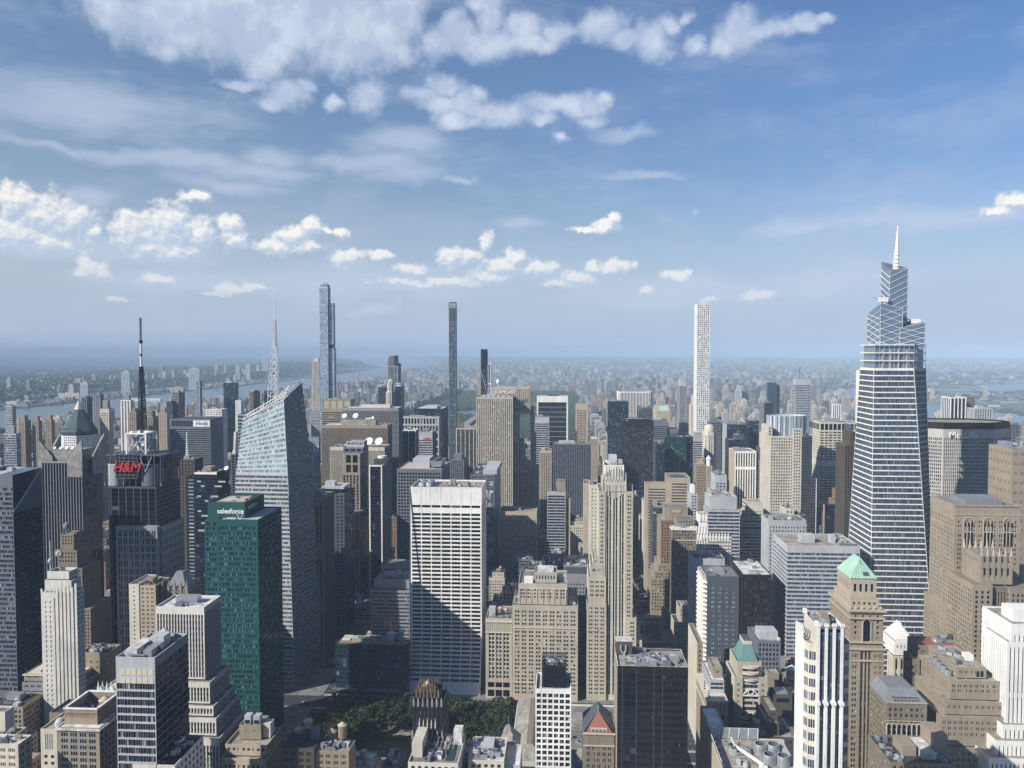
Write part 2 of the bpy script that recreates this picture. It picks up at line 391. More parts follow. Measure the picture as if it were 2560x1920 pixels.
def facade(bd, b0, b1, t1, t0, st, part='wall'):
    b0, b1, t1, t0 = (np.array(p, float) for p in (b0, b1, t1, t0))
    wall = bd.part(part)
    if isinstance(st, str):
        wall.quads([[b0, b1, t1, t0]], st); return
    W = (np.linalg.norm(b1 - b0) + np.linalg.norm(t1 - t0)) / 2; H = (np.linalg.norm(t0 - b0) + np.linalg.norm(t1 - b1)) / 2
    if W < 1.5 or H < 3:
        wall.quads([[b0, b1, t1, t0]], st['wall']); return
    cs, rs = _cols(st, W), _rows(st, H)
    cw = np.array([c[0] for c in cs]); ct = np.array([c[1] for c in cs]); rh = np.array([r[0] for r in rs]); rt_ = np.array([r[1] for r in rs])
    U = np.concatenate([[0], np.cumsum(cw)]) / cw.sum(); V = np.concatenate([[0], np.cumsum(rh)]) / rh.sum()
    nv = np.cross(b1 - b0, t0 - b0); nv /= np.linalg.norm(nv)
    def P(u, v, d):
        u = u[..., None]; v = v[..., None]
        return (b0 * (1 - u) + b1 * u) * (1 - v) + (t0 * (1 - u) + t1 * u) * v - nv * d[..., None]
    nc, nr = len(ct), len(rt_)
    D = np.zeros((nc, nr)); Mx = np.zeros((nc, nr), int)
    cc, rr = np.meshgrid(ct, rt_, indexing='ij')
    win = (cc == 1) & (rr == 1); D[win] = st['dw']; Mx[win] = 1
    spn = (cc > 0) & (rr == 2); D[spn] = st['ds']; Mx[spn] = 2
    mul = (cc == 2) & (rr == 1); D[mul] = st['dm']; Mx[mul] = 3
    if st['dm'] and st['ds']:
        m2 = (cc == 2) & (rr == 2); D[m2] = min(st['dm'], st['ds']); Mx[m2] = 3
    names = [st['wall'], st['g'], st['span'], st['mull']]
    I, J = np.meshgrid(np.arange(nc), np.arange(nr), indexing='ij')
    pier = cc == 0
    def cell(i, j, j2, d):
        return np.stack([P(U[i], V[j], d), P(U[i + 1], V[j], d), P(U[i + 1], V[j2], d), P(U[i], V[j2], d)], 1)
    if st.get('split'): wall.quads(cell(I[pier], J[pier], J[pier] + 1, D[pier]), names[0])
    else:
        ip = np.where(ct == 0)[0]; wall.quads(cell(ip, np.zeros(len(ip), int), np.full(len(ip), nr), np.zeros(len(ip))), names[0])
    for mi in (0, 2, 3):
        sel = (~pier) & (Mx == mi); i, j = I[sel], J[sel]
        wall.quads(cell(i, j, j + 1, D[sel]), names[mi])
    i, j = I[win], J[win]
    bd.panes(cell(i, j, j + 1, D[win]), nv, names[1])
    # reveals between neighbouring cells of different depth
    df = np.abs(D[:-1] - D[1:]) > 1e-4
    i, j = np.where(df)
    if len(i):
        a, b = D[i, j], D[i + 1, j]
        Q = np.stack([P(U[i + 1], V[j], a), P(U[i + 1], V[j], b), P(U[i + 1], V[j + 1], b), P(U[i + 1], V[j + 1], a)], 1)
        mm = np.where(a < b, Mx[i, j], Mx[i + 1, j])
        for mi in (0, 2, 3): wall.quads(Q[mm == mi], names[mi])
    df = np.abs(D[:, :-1] - D[:, 1:]) > 1e-4
    i, j = np.where(df)
    if len(i):
        a, b = D[i, j], D[i, j + 1]
        Q = np.stack([P(U[i], V[j + 1], a), P(U[i + 1], V[j + 1], a), P(U[i + 1], V[j + 1], b), P(U[i], V[j + 1], b)], 1)
        mm = np.where(a < b, Mx[i, j], Mx[i, j + 1])
        for mi in (0, 2, 3): wall.quads(Q[mm == mi], names[mi])

def inset(poly, d):
    """polygon (counter-clockwise) moved inwards by d"""
    n = len(poly); out = []
    for i in range(n):
        p0, p1, p2 = np.array(poly[i - 1]), np.array(poly[i]), np.array(poly[(i + 1) % n])
        e1 = (p1 - p0) / np.linalg.norm(p1 - p0); e2 = (p2 - p1) / np.linalg.norm(p2 - p1)
        n1 = np.array([-e1[1], e1[0]]); n2 = np.array([-e2[1], e2[0]])
        k = 1 + n1 @ n2
        out.append(tuple(p1 + (n1 + n2) * d / max(k, .3)))
    return out

WIN_MESH = {}
def window_mesh(key):
    """unit sash window: frame, meeting rail and two panes; scaled to each opening"""
    if key not in WIN_MESH:
        m = MB(); f = 'black' if key == 'g_black' else 'greyd' if key != 'g_brick' else 'grey'
        m.quads([[(-.5, 0, -.5), (.5, 0, -.5), (.5, 0, .5), (-.5, 0, .5)]], key + '_o')
        for x0, x1, z0, z1 in ((-.5, -.44, -.5, .5), (.44, .5, -.5, .5), (-.44, .44, -.5, -.45), (-.44, .44, .45, .5), (-.44, .44, -.02, .02)):
            m.box(x0, x1, -.06, -.005, z0, z1, f)
        WIN_MESH[key] = m.mesh('window')
    return WIN_MESH[key]

BUILDINGS = []
RECTS = []
class Bld:
    """a building: an Empty at its base and one mesh per part"""
    def __init__(s, name, label, cat='office tower', group=None, near=False):
        s.name, s.label, s.cat, s.group, s.near = name, label, cat, group, near
        s.parts = {}; s.extra = []; s.cells = []; s.boxes = []; s.objs = []
        BUILDINGS.append(s)
    def part(s, name):
        if name not in s.parts: s.parts[name] = MB()
        return s.parts[name]
    def new(s, name):
        """one more mesh of a repeated part"""
        m = MB(); s.extra.append((name, m)); return m
    def panes(s, P, nv, key):
        r = nrg.random(len(P))
        if not key.startswith('g_'): s.part('panel').quads(P, key, r)
        elif s.near and abs(nv[2]) < .01: s.cells.append((P, nv, key, r))
        else: s.part('glazing').quads(P, key, r)
    def roof(s, poly, z, mat='roofg', wall='grey', par=1.0, cap=None):
        r = s.new('roof')
        if par <= 0:
            r.face([(*p, z) for p in poly], mat); return
        q = inset(poly, .5); n = len(poly)
        r.face([(*p, z - par) for p in q], mat)
        r.quads([[(*poly[i], z), (*poly[(i + 1) % n], z), (*q[(i + 1) % n], z), (*q[i], z)] for i in range(n)], cap or wall)
        r.quads([[(*q[i], z), (*q[(i + 1) % n], z), (*q[(i + 1) % n], z - par), (*q[i], z - par)] for i in range(n)], wall)
    def prism(s, poly, z0, z1, sts, roof='roofg', par=1.0, top=None, cap=None, part='wall'):
        n = len(poly); top = top or poly
        wm = next((q['wall'] if isinstance(q, dict) else q for q in sts if q), 'grey')
        for i in range(n):
            st = sts[i] if sts[i] is not None else wm
            facade(s, (*poly[i], z0), (*poly[(i + 1) % n], z0), (*top[(i + 1) % n], z1), (*top[i], z1), st, part)
        if roof: s.roof(top, z1, roof, wm, par, cap)
    def box(s, x0, x1, y0, y1, z0, z1, S=None, X=None, roof='roofg', par=1.0, N=None, cap=None):
        s.boxes.append((x0, x1, y0, y1, z0, z1))
        if z0 < 30: RECTS.append((x0, x1, y0, y1))
        s.prism([(x0, y0), (x1, y0), (x1, y1), (x0, y1)], z0, z1, [S, X or S, N, X or S], roof, par, cap=cap)
        return x0, x1, y0, y1, z0, z1
    def vol(s, xl, xr, yt, Y, D=30, S=None, X=None, zb=0.0, yb=None, side=None, **k):
        """box whose front face the photo shows between columns xl and xr with its top at row yt; Y is the distance up the avenue"""
        x0, z1 = at(xl, yt, Y); x1, _ = at(xr, yt, Y)
        if side: D = max(6, (yon(side, yt, x1 if side > xr else x0)) - Y)
        if yb: zb = at(xl, yb, Y)[1]
        return s.box(x0, x1, Y, Y + D, zb, z1, S, X, **k)
    # --- roof equipment
    def unit(s, x0, x1, y0, y1, z0, h, mat='greyl', name='roof_unit'):
        m = s.new(name); m.box(x0, x1, y0, y1, z0, z0 + h, mat)
        return m
    def tank(s, x, y, z, r=2.2, h=4.2, leg=2.5, mat='wood', cone='tanlt'):
        m = s.new('water_tank')
        for a in (.8, 2.4, 3.9, 5.5): m.bar((x + r * .7 * math.cos(a), y + r * .7 * math.sin(a), z), (x + r * .7 * math.cos(a), y + r * .7 * math.sin(a), z + leg), .3, 'greyd')
        m.lathe(x, y, [(0, z + leg), (r, z + leg), (r * .96, z + leg + h), (r * 1.12, z + leg + h), (0.05, z + leg + h + r * .75)], mat, 14, [mat, mat, cone, cone])
    def dish(s, x, y, z, r=2.6, mat='white'):
        m = s.new('satellite_dish')
        m.bar((x, y, z), (x, y, z + r * 1.1), .5, 'metal')
        c = np.array([x, y, z + r * 1.35]); d = np.array([-.15, -.80, .58]); d /= np.linalg.norm(d)
        u = np.cross(d, [0, 0, 1]); u /= np.linalg.norm(u); v = np.cross(u, d)
        an = np.arange(19) * 2 * math.pi / 18
        prev = None
        for rr in (0.02, .35, .7, 1.0):
            ring = [c + (u * math.cos(a) + v * math.sin(a)) * rr * r + d * (rr * rr * r * .28) for a in an]
            if prev is not None: m.quads([[prev[i], prev[i + 1], ring[i + 1], ring[i]] for i in range(18)], mat)
            prev = ring
        m.bar(c, c + d * r * .8, .12, 'metal')
    def clutter(s, rect, n=5, seed=0, big=True, tanks=0, cool=0, pipes=2):
        x0, x1, y0, y1, _, z = rect; z -= 1.0
        g = random.Random(seed + int(abs(x0) * 7 + y0)); w, d = x1 - x0 - 3, y1 - y0 - 3
        x0 += 1.5; y0 += 1.5
        if w < 4 or d < 4: return
        n = int(n * 1.7) + 1; pipes += 1
        if big:
            bw, bd_ = w * g.uniform(.3, .5), d * g.uniform(.3, .5)
            bx, by = x0 + g.uniform(.1, .45) * (w - bw), y0 + g.uniform(.35, .8) * (d - bd_)
            s.unit(bx, bx + bw, by, by + bd_, z, g.uniform(3, 5.5), g.choice(('greyl', 'grey', 'metal', 'stained', 'tan')), 'roof_bulkhead')
        for k in range(n):
            a, b = g.uniform(1.5, min(6, w * .25)), g.uniform(1.5, min(5, d * .3))
            ux, uy = x0 + g.random() * (w - a), y0 + g.random() * (d - b)
            h = g.uniform(1.2, 2.8); mt = g.choice(('greyl', 'metal', 'grey', 'greym', 'roofw', 'greyd', 'stained'))
            m = s.unit(ux, ux + a, uy, uy + b, z, h, mt)
            if g.random() < .5:
                m.lathe(ux + a / 2, uy + b / 2, [(min(a, b) * .38, z + h), (min(a, b) * .38, z + h + .5), (min(a, b) * .3, z + h + .5), (min(a, b) * .3, z + h + .1), (0, z + h + .1)], 'metal', 12, ['metal', 'metal', 'greyd', 'black'])
        for k in range(cool):
            r = g.uniform(1.6, 2.4); cx, cy = x0 + g.uniform(.15, .85) * w, y0 + g.uniform(.2, .8) * d
            m = s.new('cooling_tower'); m.lathe(cx, cy, [(r, z), (r * .92, z + 3), (r * .86, z + 3), (r * .84, z + 2.2), (0, z + 2.2)], 'metal', 16, ['metal', 'metal', 'greyd', 'black'])
        for k in range(pipes):
            m = s.new('duct'); py = y0 + g.random() * d; a = x0 + g.random() * w * .4
            m.bar((a, py, z + .8), (a + w * g.uniform(.3, .55), py, z + .8), .7, 'metal')
        for k in range(tanks):
            s.tank(x0 + g.uniform(.1, .9) * w, y0 + g.uniform(.2, .9) * d, z, g.uniform(1.7, 2.4), g.uniform(3.4, 4.4))
    def text(s, body, loc, size, rot, mat='white', ext=.25, name='sign_lettering', shear=0.0, bold=0.0, align='CENTER'):
        cu = bpy.data.curves.new(name, 'FONT'); cu.body = body; cu.size = size; cu.extrude = ext; cu.shear = shear; cu.offset = bold
        cu.align_x = align; cu.align_y = 'CENTER'; cu.materials.append(M(mat))
        o = bpy.data.objects.new(name, cu); me = bpy.data.meshes.new_from_object(o); bpy.data.objects.remove(o)
        o = bpy.data.objects.new(name, me); COL.objects.link(o); s.objs.append((o, loc, rot))
    def finish(s):
        if s.boxes:
            b = np.array(s.boxes); cx, cy = (b[:, 0].min() + b[:, 1].max()) / 2, (b[:, 2].min() + b[:, 3].max()) / 2
        else: cx, cy = s.origin
        e = bpy.data.objects.new(s.name, None); e.location = (cx, cy, 0); e.empty_display_size = 5; COL.objects.link(e)
        tag(e, s.label, s.cat, s.group); off = (cx, cy, 0)
        if s.cells:
            P = np.concatenate([c[0] for c in s.cells]); nvs = np.concatenate([np.repeat(c[1][None], len(c[0]), 0) for c in s.cells])
            keys = sum([[c[2]] * len(c[0]) for c in s.cells], []); r = np.concatenate([c[3] for c in s.cells])
            cen = P.mean(1); px, py, dep = proj(cen)
            v = cen - np.array([CX, CY, CZ]); fac = -(v * nvs).sum(1) / np.linalg.norm(v, axis=1)
            area = np.linalg.norm(P[:, 1] - P[:, 0], axis=1) * np.linalg.norm(P[:, 3] - P[:, 0], axis=1) * fac / dep ** 2
            area[(px < 0) | (px > 2560) | (py > 1920) | (fac < .05)] = 0
            order = np.argsort(-area); pick = [i for i in order[:100] if area[i] > 0]; left = np.ones(len(P), bool); left[pick] = False
            for i in pick:
                w, h = np.linalg.norm(P[i, 1] - P[i, 0]), np.linalg.norm(P[i, 3] - P[i, 0])
                o = bpy.data.objects.new('window', window_mesh(keys[i])); COL.objects.link(o); o.parent = e
                o.location = cen[i] - np.array(off); u = P[i, 1] - P[i, 0]; o.rotation_euler = (0, 0, math.atan2(u[1], u[0])); o.scale = (w, 1, h)
            g = MB(); ka = np.array(keys)
            for k in sorted(set(keys)):
                sel = left & (ka == k); g.quads(P[sel], k, r[sel])
            if not g.empty(): tag(g.build('glazing', e, off), kind='stuff')
        for n, m in s.parts.items():
            if not m.empty(): tag(m.build(n, e, off), kind='stuff' if n == 'glazing' else None)
        for n, m in s.extra:
            if not m.empty(): m.build(n, e, off)
        for o, loc, rot in s.objs:
            o.parent = e; o.location = np.array(loc) - np.array(off); o.rotation_euler = rot
        return e
FS = (math.pi / 2, 0, 0)                 # lettering that faces the viewer's side
FE = (math.pi / 2, 0, math.pi / 2)       # lettering on an east face
# ================================================================== the ground: one sheet to the horizon, the rivers cut into it
def vnoise(x, y, s, seed=0):
    """smooth value noise for numpy arrays"""
    x = x / s + seed * 17.3; y = y / s + seed * 5.1; i = np.floor(x).astype(int); j = np.floor(y).astype(int); fx = x - i; fy = y - j
    fx = fx * fx * (3 - 2 * fx); fy = fy * fy * (3 - 2 * fy)
    h = lambda a, b: np.abs(np.sin(a * 127.1 + b * 311.7 + seed) * 43758.5453) % 1.0
    return (h(i, j) * (1 - fx) + h(i + 1, j) * fx) * (1 - fy) + (h(i, j + 1) * (1 - fx) + h(i + 1, j + 1) * fx) * fy
def shores(y):
    """x of the west river's two banks at distance y"""
    w = np.interp(y, [-2000, 3000, 6500, 9000, 12000, 17000, 24000, 40000], [-3050, -3120, -3060, -3080, -3250, -3900, -6200, -12000])
    e = np.interp(y, [-2000, 3500, 7000, 9500, 12000, 17000, 24000, 40000], [-1890, -1890, -1960, -2150, -2380, -2600, -3600, -8000])
    return w, e
def east_water(x, y):
    a = np.interp(y, [-2000, 2500, 3600, 5200, 6200], [1330, 1400, 1640, 1700, 2050]); b_ = np.interp(y, [-2000, 2500, 3600, 5200, 6200], [1900, 2000, 2230, 2320, 2500])
    m = (x > a) & (x < b_) & (y < 6200)
    for cx_, cy_, rx, ry in ((3500, 6900, 1500, 330), (4700, 7600, 1500, 620), (7000, 8600, 2600, 900), (2500, 6400, 700, 330), (11000, 9800, 3200, 900)): m |= ((x - cx_) / rx) ** 2 + ((y - cy_) / ry) ** 2 < 1
    m &= ~(((x - 2750) / 480) ** 2 + ((y - 5900) / 520) ** 2 < 1)
    return m
def height(x, y):
    w, e = shores(y); h = np.zeros_like(x)
    d = w - x      # metres inland of the far bank
    cliff = np.interp(y, [-2000, 4000, 8000, 12000, 20000], [46, 50, 66, 92, 120])
    west = np.interp(d, [0, 330, 480, 1900, 3200, 4800, 9000, 12000, 16000, 22000, 40000], [.1, .12, 1, .95, .35, .05, .08, .35, 1.0, 1.3, 1.2])
    hw = np.where(d < 330, np.interp(d, [0, 330], [1.5, 5]), west * cliff * (0.8 + .4 * vnoise(x, y, 900, 2)))
    h = np.where(d > 0, hw, h)
    nn = np.clip((y - 9000) / 9000, 0, 1); h = np.where((d <= 0) & (x > e), nn * (25 + 70 * vnoise(x, y, 2600, 4)) + np.clip((y - 6500) / 3000, 0, 1) * 14 * vnoise(x, y, 500, 6), h)
    wat = ((x > w) & (x < e)) | east_water(x, y)
    ramp_ = np.clip((y - 22000) / 9000, 0, 1); h = h + ramp_ * 60 * vnoise(x, y, 5200, 9)
    return np.where(wat, -9.0, h)
gx = np.unique(np.concatenate([np.linspace(-38000, -7000, 50), np.linspace(-7000, -3700, 50), np.linspace(-3700, -3000, 50), np.linspace(-3000, -2000, 20), np.linspace(-2000, -1840, 14), np.linspace(-1840, 1300, 12), np.linspace(1300, 2600, 50), np.linspace(2600, 8000, 60), np.linspace(8000, 38000, 50)]))
gy = np.unique(np.concatenate([np.linspace(-1500, 2600, 30), np.linspace(2600, 10000, 100), np.linspace(10000, 20000, 70), np.linspace(20000, 38000, 50)]))
GX, GY = np.meshgrid(gx, gy, indexing='ij'); GZ = height(GX, GY)
def ground_material():
    m = bpy.data.materials.new('ground'); m.use_nodes = True; t = m.node_tree; p = t.nodes['Principled BSDF']; p.inputs['Roughness'].default_value = .95; p.inputs['Specular IOR Level'].default_value = .1
    pos = nd(t, 'ShaderNodeNewGeometry').outputs['Position']; sep = nd(t, 'ShaderNodeSeparateXYZ'); t.links.new(pos, sep.inputs[0])
    xy = vmth(t, 'MULTIPLY', pos, (1, 1, 0)); vo = nd(t, 'ShaderNodeTexVoronoi', feature='F1'); vo.inputs['Scale'].default_value = .035; t.links.new(xy, vo.inputs['Vector'])
    cell = nd(t, 'ShaderNodeSeparateColor'); t.links.new(vo.outputs['Color'], cell.inputs[0])
    roofc = mixc(t, cell.outputs[1], (.08, .08, .08), (.34, .325, .30)); tree = mixc(t, noise(t, xy, .03, 4).outputs['Fac'], (.020, .034, .014), (.045, .070, .028))
    big = noise(t, xy, .0011, 5, .6).outputs['Fac']; wn = ramp(t, sep.outputs[0], -3400, -3900, 0.0, .26)
    built = mth(t, 'GREATER_THAN', cell.outputs[0], mth(t, 'ADD', ramp(t, big, .38, .62, .25, .93), wn)); far = mixc(t, built, tree, roofc)
    asph = mixc(t, noise(t, xy, .35, 5, .65).outputs['Fac'], (.040, .041, .044), (.066, .066, .068)); near = mth(t, 'MULTIPLY', ramp(t, sep.outputs[1], 2120, 2100), ramp(t, sep.outputs[0], -2000, -1900))
    t.links.new(mixc(t, near, far, asph), p.inputs['Base Color']); return m
MATS['ground'] = ground_material()
g = MB(); P = np.stack([GX, GY, GZ], -1); g.quads(np.stack([P[:-1, :-1], P[1:, :-1], P[1:, 1:], P[:-1, 1:]], 2), 'ground')
go = g.build('ground'); tag(go, 'city ground reaching to the hazy hills', kind='structure')
def water_material():
    m = bpy.data.materials.new('water'); m.use_nodes = True; t = m.node_tree; p = t.nodes['Principled BSDF']; p.inputs['Base Color'].default_value = (.075, .105, .125, 1); p.inputs['Roughness'].default_value = .22
    pos = nd(t, 'ShaderNodeNewGeometry').outputs['Position']; bp = nd(t, 'ShaderNodeBump'); bp.inputs['Strength'].default_value = .5; bp.inputs['Distance'].default_value = 1.0
    t.links.new(noise(t, pos, .06, 6, .65).outputs['Fac'], bp.inputs['Height']); t.links.new(bp.outputs[0], p.inputs['Normal']); return m
MATS['water'] = water_material()
g = MB(); g.quads([[(-13000, -1500, -3), (-1700, -1500, -3), (-1700, 38000, -3), (-13000, 38000, -3)]], 'water'); tag(g.build('river'), 'wide pale blue river west of the city', kind='structure')
g = MB(); g.quads([[(1250, -1500, -3), (15000, -1500, -3), (15000, 12000, -3), (1250, 12000, -3)]], 'water'); tag(g.build('east_river'), 'blue tidal water east of the city', kind='structure')

# ---- blocks: pavement slabs with real kerbs between the streets
blocks = []
avs = ['12', '11', '10', '9', '8', '7', '6', '5', 'madison', 'park', 'lex', '3', '2', '1', 'york']
pv = MB()
for a, c in zip(avs[:-1], avs[1:]):
    xa, xb = AV[a] + 10, AV[c] - 10
    for n in range(36, 59):
        wy = 11 if n in (42, 57) else 5.5; wy2 = 11 if n + 1 in (42, 57) else 5.5
        ya, yb_ = street(n) + wy, street(n + 1) - wy2
        if (a, n) == ('6', 40): continue
        if (a, n) == ('6', 41): ya = street(40) + 5.5
        blocks.append((a, n, xa + 5, xb - 5, ya + 4, yb_ - 4)); pv.prism([(xa, ya), (xb, ya), (xb, yb_), (xa, yb_)], 0.0, .15, 'pave', bottom=False)
tag(pv.build('pavement'), 'pavements of the city blocks', kind='structure')
# ---- painted road markings: lane lines and crossings
mk = MB()
for a in ('6', '5', '7', 'madison'):
    for n in range(38, 52):
        y0, y1 = street(n) + 12, street(n + 1) - 12
        for k in range(-2, 3):
            for i in range(int((y1 - y0) / 9)): mk.quads([[(AV[a] + k * 3.4 - .1, y0 + i * 9, .006), (AV[a] + k * 3.4 + .1, y0 + i * 9, .006), (AV[a] + k * 3.4 + .1, y0 + i * 9 + 3, .006), (AV[a] + k * 3.4 - .1, y0 + i * 9 + 3, .006)]], 'paint')
        for yy in (street(n) - 11 if n != 42 else street(n) - 15, street(n) + 7.5 if n != 42 else street(n) + 12):
            for k in range(13): x = AV[a] - 8.6 + k * 1.4; mk.quads([[(x, yy, .007), (x + .7, yy, .007), (x + .7, yy + 3.6, .007), (x, yy + 3.6, .007)]], 'paint')
tag(mk.build('road_markings'), 'white lane lines and crossings', kind='structure')
# ================================================================== the towers one can name by their looks, far to near
# styles shared by several buildings
MAS = lambda wall='tan', bw=3.4, fh=3.7, wf=.42, hf=.52, **k: grid(bw, fh, wf, hf, wall, k.pop('g', 'g_brick'), **k)
def simple(name, label, xl, xr, yt, Y, st, D=30, side=None, xs=None, cat='apartment tower', roof='roofg', n=2, seed=0, group=None, near=False, tanks=0, top=None):
    b = Bld(name, label, cat, group, near)
    r = b.vol(xl, xr, yt, Y, D, st, xs or st, side=side, roof=roof)
    if top:      # (share of width, height, wall) mechanical block
        f, h, w = top; x0, x1, y0, y1, _, z = r; cx = (x0 + x1) / 2; hw = (x1 - x0) * f / 2; cy = (y0 + y1) / 2; hd = (y1 - y0) * f / 2
        b.unit(cx - hw, cx + hw, cy - hd, cy + hd, z - 1, h + 1, w, 'roof_bulkhead')
    if n or tanks: b.clutter(r, n, seed, big=not top, tanks=tanks)
    return b, r

# ---- west side, along the river
wst = grid(3.6, 3.1, .55, .5, 'tan', 'g_mid', top=2)
for i, (nm, lb, xl, xr, yt, Y, st, side, top) in enumerate([
    ('apartment_tower', 'tall grey brick apartment slab west of the green pyramid, with brown stripes down its face', 202, 217, 994, 1500, vert(3, 3.1, .5, .5, 'greym', 'g_mid', 'tan'), 231, None),
    ('apartment_tower', 'grey twin-topped apartment tower standing just behind the brown striped slab by the river', 233, 250, 985, 1700, vert(4, 3.1, .5, .5, 'grey', 'g_mid', 'tan'), 259, None),
    ('apartment_tower', 'pale apartment slab with a white window grid and a small roof block, before the river', 249, 272, 1022, 1300, grid(2.6, 3.1, .6, .55, 'limelt', 'g_mid', top=7), 283, (.55, 14, 'grey')),
    ('apartment_tower', 'slim apartment tower of open white frames next to the black antenna mast', 301, 326, 1000, 1400, vert(5, 3.2, .6, .75, 'white', 'g_mid', 'grey', sub=2), 334, (.6, 9, 'grey')),
    ('apartment_tower', 'dark slab with pale floor bands standing before the open river', 430, 447, 980, 1700, ribb(6, 3.4, .6, 'grey', 'g_mid'), 462, None),
    ('apartment_tower', 'lower dark annex pressed against the banded slab by the river', 416, 431, 1003, 1690, curt(4, 3.6, .7, 'greyd', 'g_mid'), None, None),
    ('glass_tower', 'slender round-shouldered blue glass tower rising alone before the water', 489, 499, 952, 1900, vert(3, 3.4, .7, .7, 'greyl', 'g_blue'), 505, None),
    ('glass_tower', 'broad dark green glass tower with a flat top before the river', 558, 588, 957, 1950, curt(3, 3.6, .8, 'deepgreen', 'g_green'), 596, None),
    ('apartment_tower', 'blocky tower of stacked white frames behind the dark slab with the blue and white sign', 514, 554, 1023, 1500, grid(6, 3.6, .72, .55, 'white', 'g_mid', dw=.9, sub=2), 568, None),
    ('apartment_tower', 'tan stepped apartment tower, the one closest to the green pyramid on its west', 112, 128, 1050, 1420, wst, 137, (.6, 9, 'tan')),
    ('apartment_tower', 'tan stepped apartment tower, the middle one of three alike west of the green pyramid', 80, 96, 1052, 1440, wst, 105, (.6, 9, 'tan')),
    ('apartment_tower', 'tan stepped apartment tower, farthest from the green pyramid of three alike', 45, 62, 1052, 1430, wst, 77, (.6, 10, 'tan')),
    ('apartment_tower', 'grey tower with white bands at its top near the edge of the river town', 14, 30, 1015, 1250, ribb(5, 3.4, .5, 'greyl', 'g_mid'), 40, None),
    ('apartment_tower', 'blue-grey glass tower with stepped corner, below the white-banded one', 9, 40, 1084, 1050, curt(3, 3.4, .7, 'greyl', 'g_blue'), 52, (.5, 10, 'grey')),
    ('apartment_tower', 'tan masonry tower with a dark pointed roof just east of the antenna mast', 362, 382, 1042, 1350, wst, 396, (.6, 10, 'brown')),
    ('apartment_tower', 'wide tan apartment block with a stepped crown behind the antenna mast', 393, 417, 1032, 1400, grid(3.2, 3.1, .45, .5, 'tanlt', 'g_mid'), 424, (.5, 9, 'tan')),
    ('apartment_tower', 'brownish apartment slab close behind the antenna mast, tops stepped down', 322, 340, 1030, 1300, wst, 352, (.5, 6, 'brown')),
    ('apartment_tower', 'small white tower with grey windows beside the dark green glass tower', 588, 602, 1001, 1750, grid(3, 3.2, .5, .6, 'white', 'g_mid'), 610, None),
    ('apartment_tower', 'brown tower with a pale stripe between the dark green glass tower and the lattice spire', 623, 633, 979, 1850, grid(3, 3.2, .5, .6, 'brown', 'g_mid'), 650, (.6, 3, 'greyl')),
    ('apartment_tower', 'plain blue-grey slab right behind the foot of the lattice spire', 660, 673, 976, 1900, curt(3, 3.2, .7, 'greym', 'g_mid'), 682, None)]):
    simple(nm, lb, xl, xr, yt, Y, st, D=26, side=side, seed=i, n=1, top=top)

# ---- the green pyramid
b = Bld('pyramid_tower', 'brick tower topped by a green copper pyramid with a pale glass tip', 'office tower')
x0, zt = at(128, 1090, 1255); x1, _ = at(214, 1090, 1255); cx, cy, hw = (x0 + x1) / 2, 1255 + 30, (x1 - x0) / 2
oc = lambda r: [(cx + r * math.cos(a), cy + r * math.sin(a)) for a in [math.pi / 8 + k * math.pi / 4 - math.pi for k in range(8)]]
st = grid(3.2, 3.7, .5, .5, 'tan', 'g_mid'); sw = grid(3.2, 4.2, .5, .55, 'white', 'g_mid', top=1.5, base=1)
zb = at(170, 1125, 1255)[1]
b.prism(oc(hw * 1.12), 0, zb, [st] * 8); b.prism(oc(hw * 1.0), zb, zt, [sw] * 8)
b.boxes.append((cx - hw, cx + hw, cy - hw, cy + hw, 0, zt)); RECTS.append((cx - hw, cx + hw, cy - hw, cy + hw))
z1 = at(170, 1073, 1285)[1]; z2 = at(170, 1023, 1285)[1]; z3 = at(170, 1000, 1285)[1]
m = b.part('pyramid_roof'); m.prism(oc(hw * .97), zt, zt + 6, 'blued', 'patina'); m.prism(oc(hw * .97), zt + 6, z2, 'patina', 'patina', oc(hw * .25))
for k in range(-3, 4):
    d = b.new('dormer'); d.lathe(cx + k * hw * .2, cy - hw * .80, [(1.1, z1 + 1), (1.1, z1 + 3), (.1, z1 + 4.2)], 'blued', 8)
b.part('glass_tip').prism(oc(hw * .25), z2, z3, 'limelt', 'limelt', oc(.3))

# ---- far towers by the park
b = Bld('apartment_tower', 'cream stone apartment tower with a stepped top, tucked against the tallest glass tower', 'apartment tower')
b.vol(780, 798, 903, 1980, 30, vert(3.6, 3.4, .5, .6, 'limelt', 'g_mid', 'limelt')); b.vol(784, 796, 895, 1984, 20, 'limelt', zb=at(784, 905, 1984)[1])
b.vol(777, 801, 1026, 1960, 40, ribb(6, 3.6, .5, 'greyl', 'g_mid'), par=0)

b = Bld('glass_tower', 'tallest tower, pale blue glass with a stepped shoulder high on its east side', 'apartment tower')
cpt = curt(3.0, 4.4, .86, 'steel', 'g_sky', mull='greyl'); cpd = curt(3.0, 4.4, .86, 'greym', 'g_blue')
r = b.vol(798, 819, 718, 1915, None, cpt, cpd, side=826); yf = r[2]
zc = at(819, 757, yf)[1]; zm = at(819, 866, yf)[1]
xs = r[1] + .2; xe = at(833, 800, yf + 6)[0]
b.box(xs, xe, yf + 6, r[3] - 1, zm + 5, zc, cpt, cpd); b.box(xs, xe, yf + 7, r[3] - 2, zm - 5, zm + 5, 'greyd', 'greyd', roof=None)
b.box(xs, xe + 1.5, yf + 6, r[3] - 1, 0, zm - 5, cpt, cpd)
b.box(r[0] + 2, r[1] - 1, yf + .6, r[3] - 2, r[5] + .05, r[5] + 7, vert(3, 12, .5, .8, 'greyl', 'g_blue'))
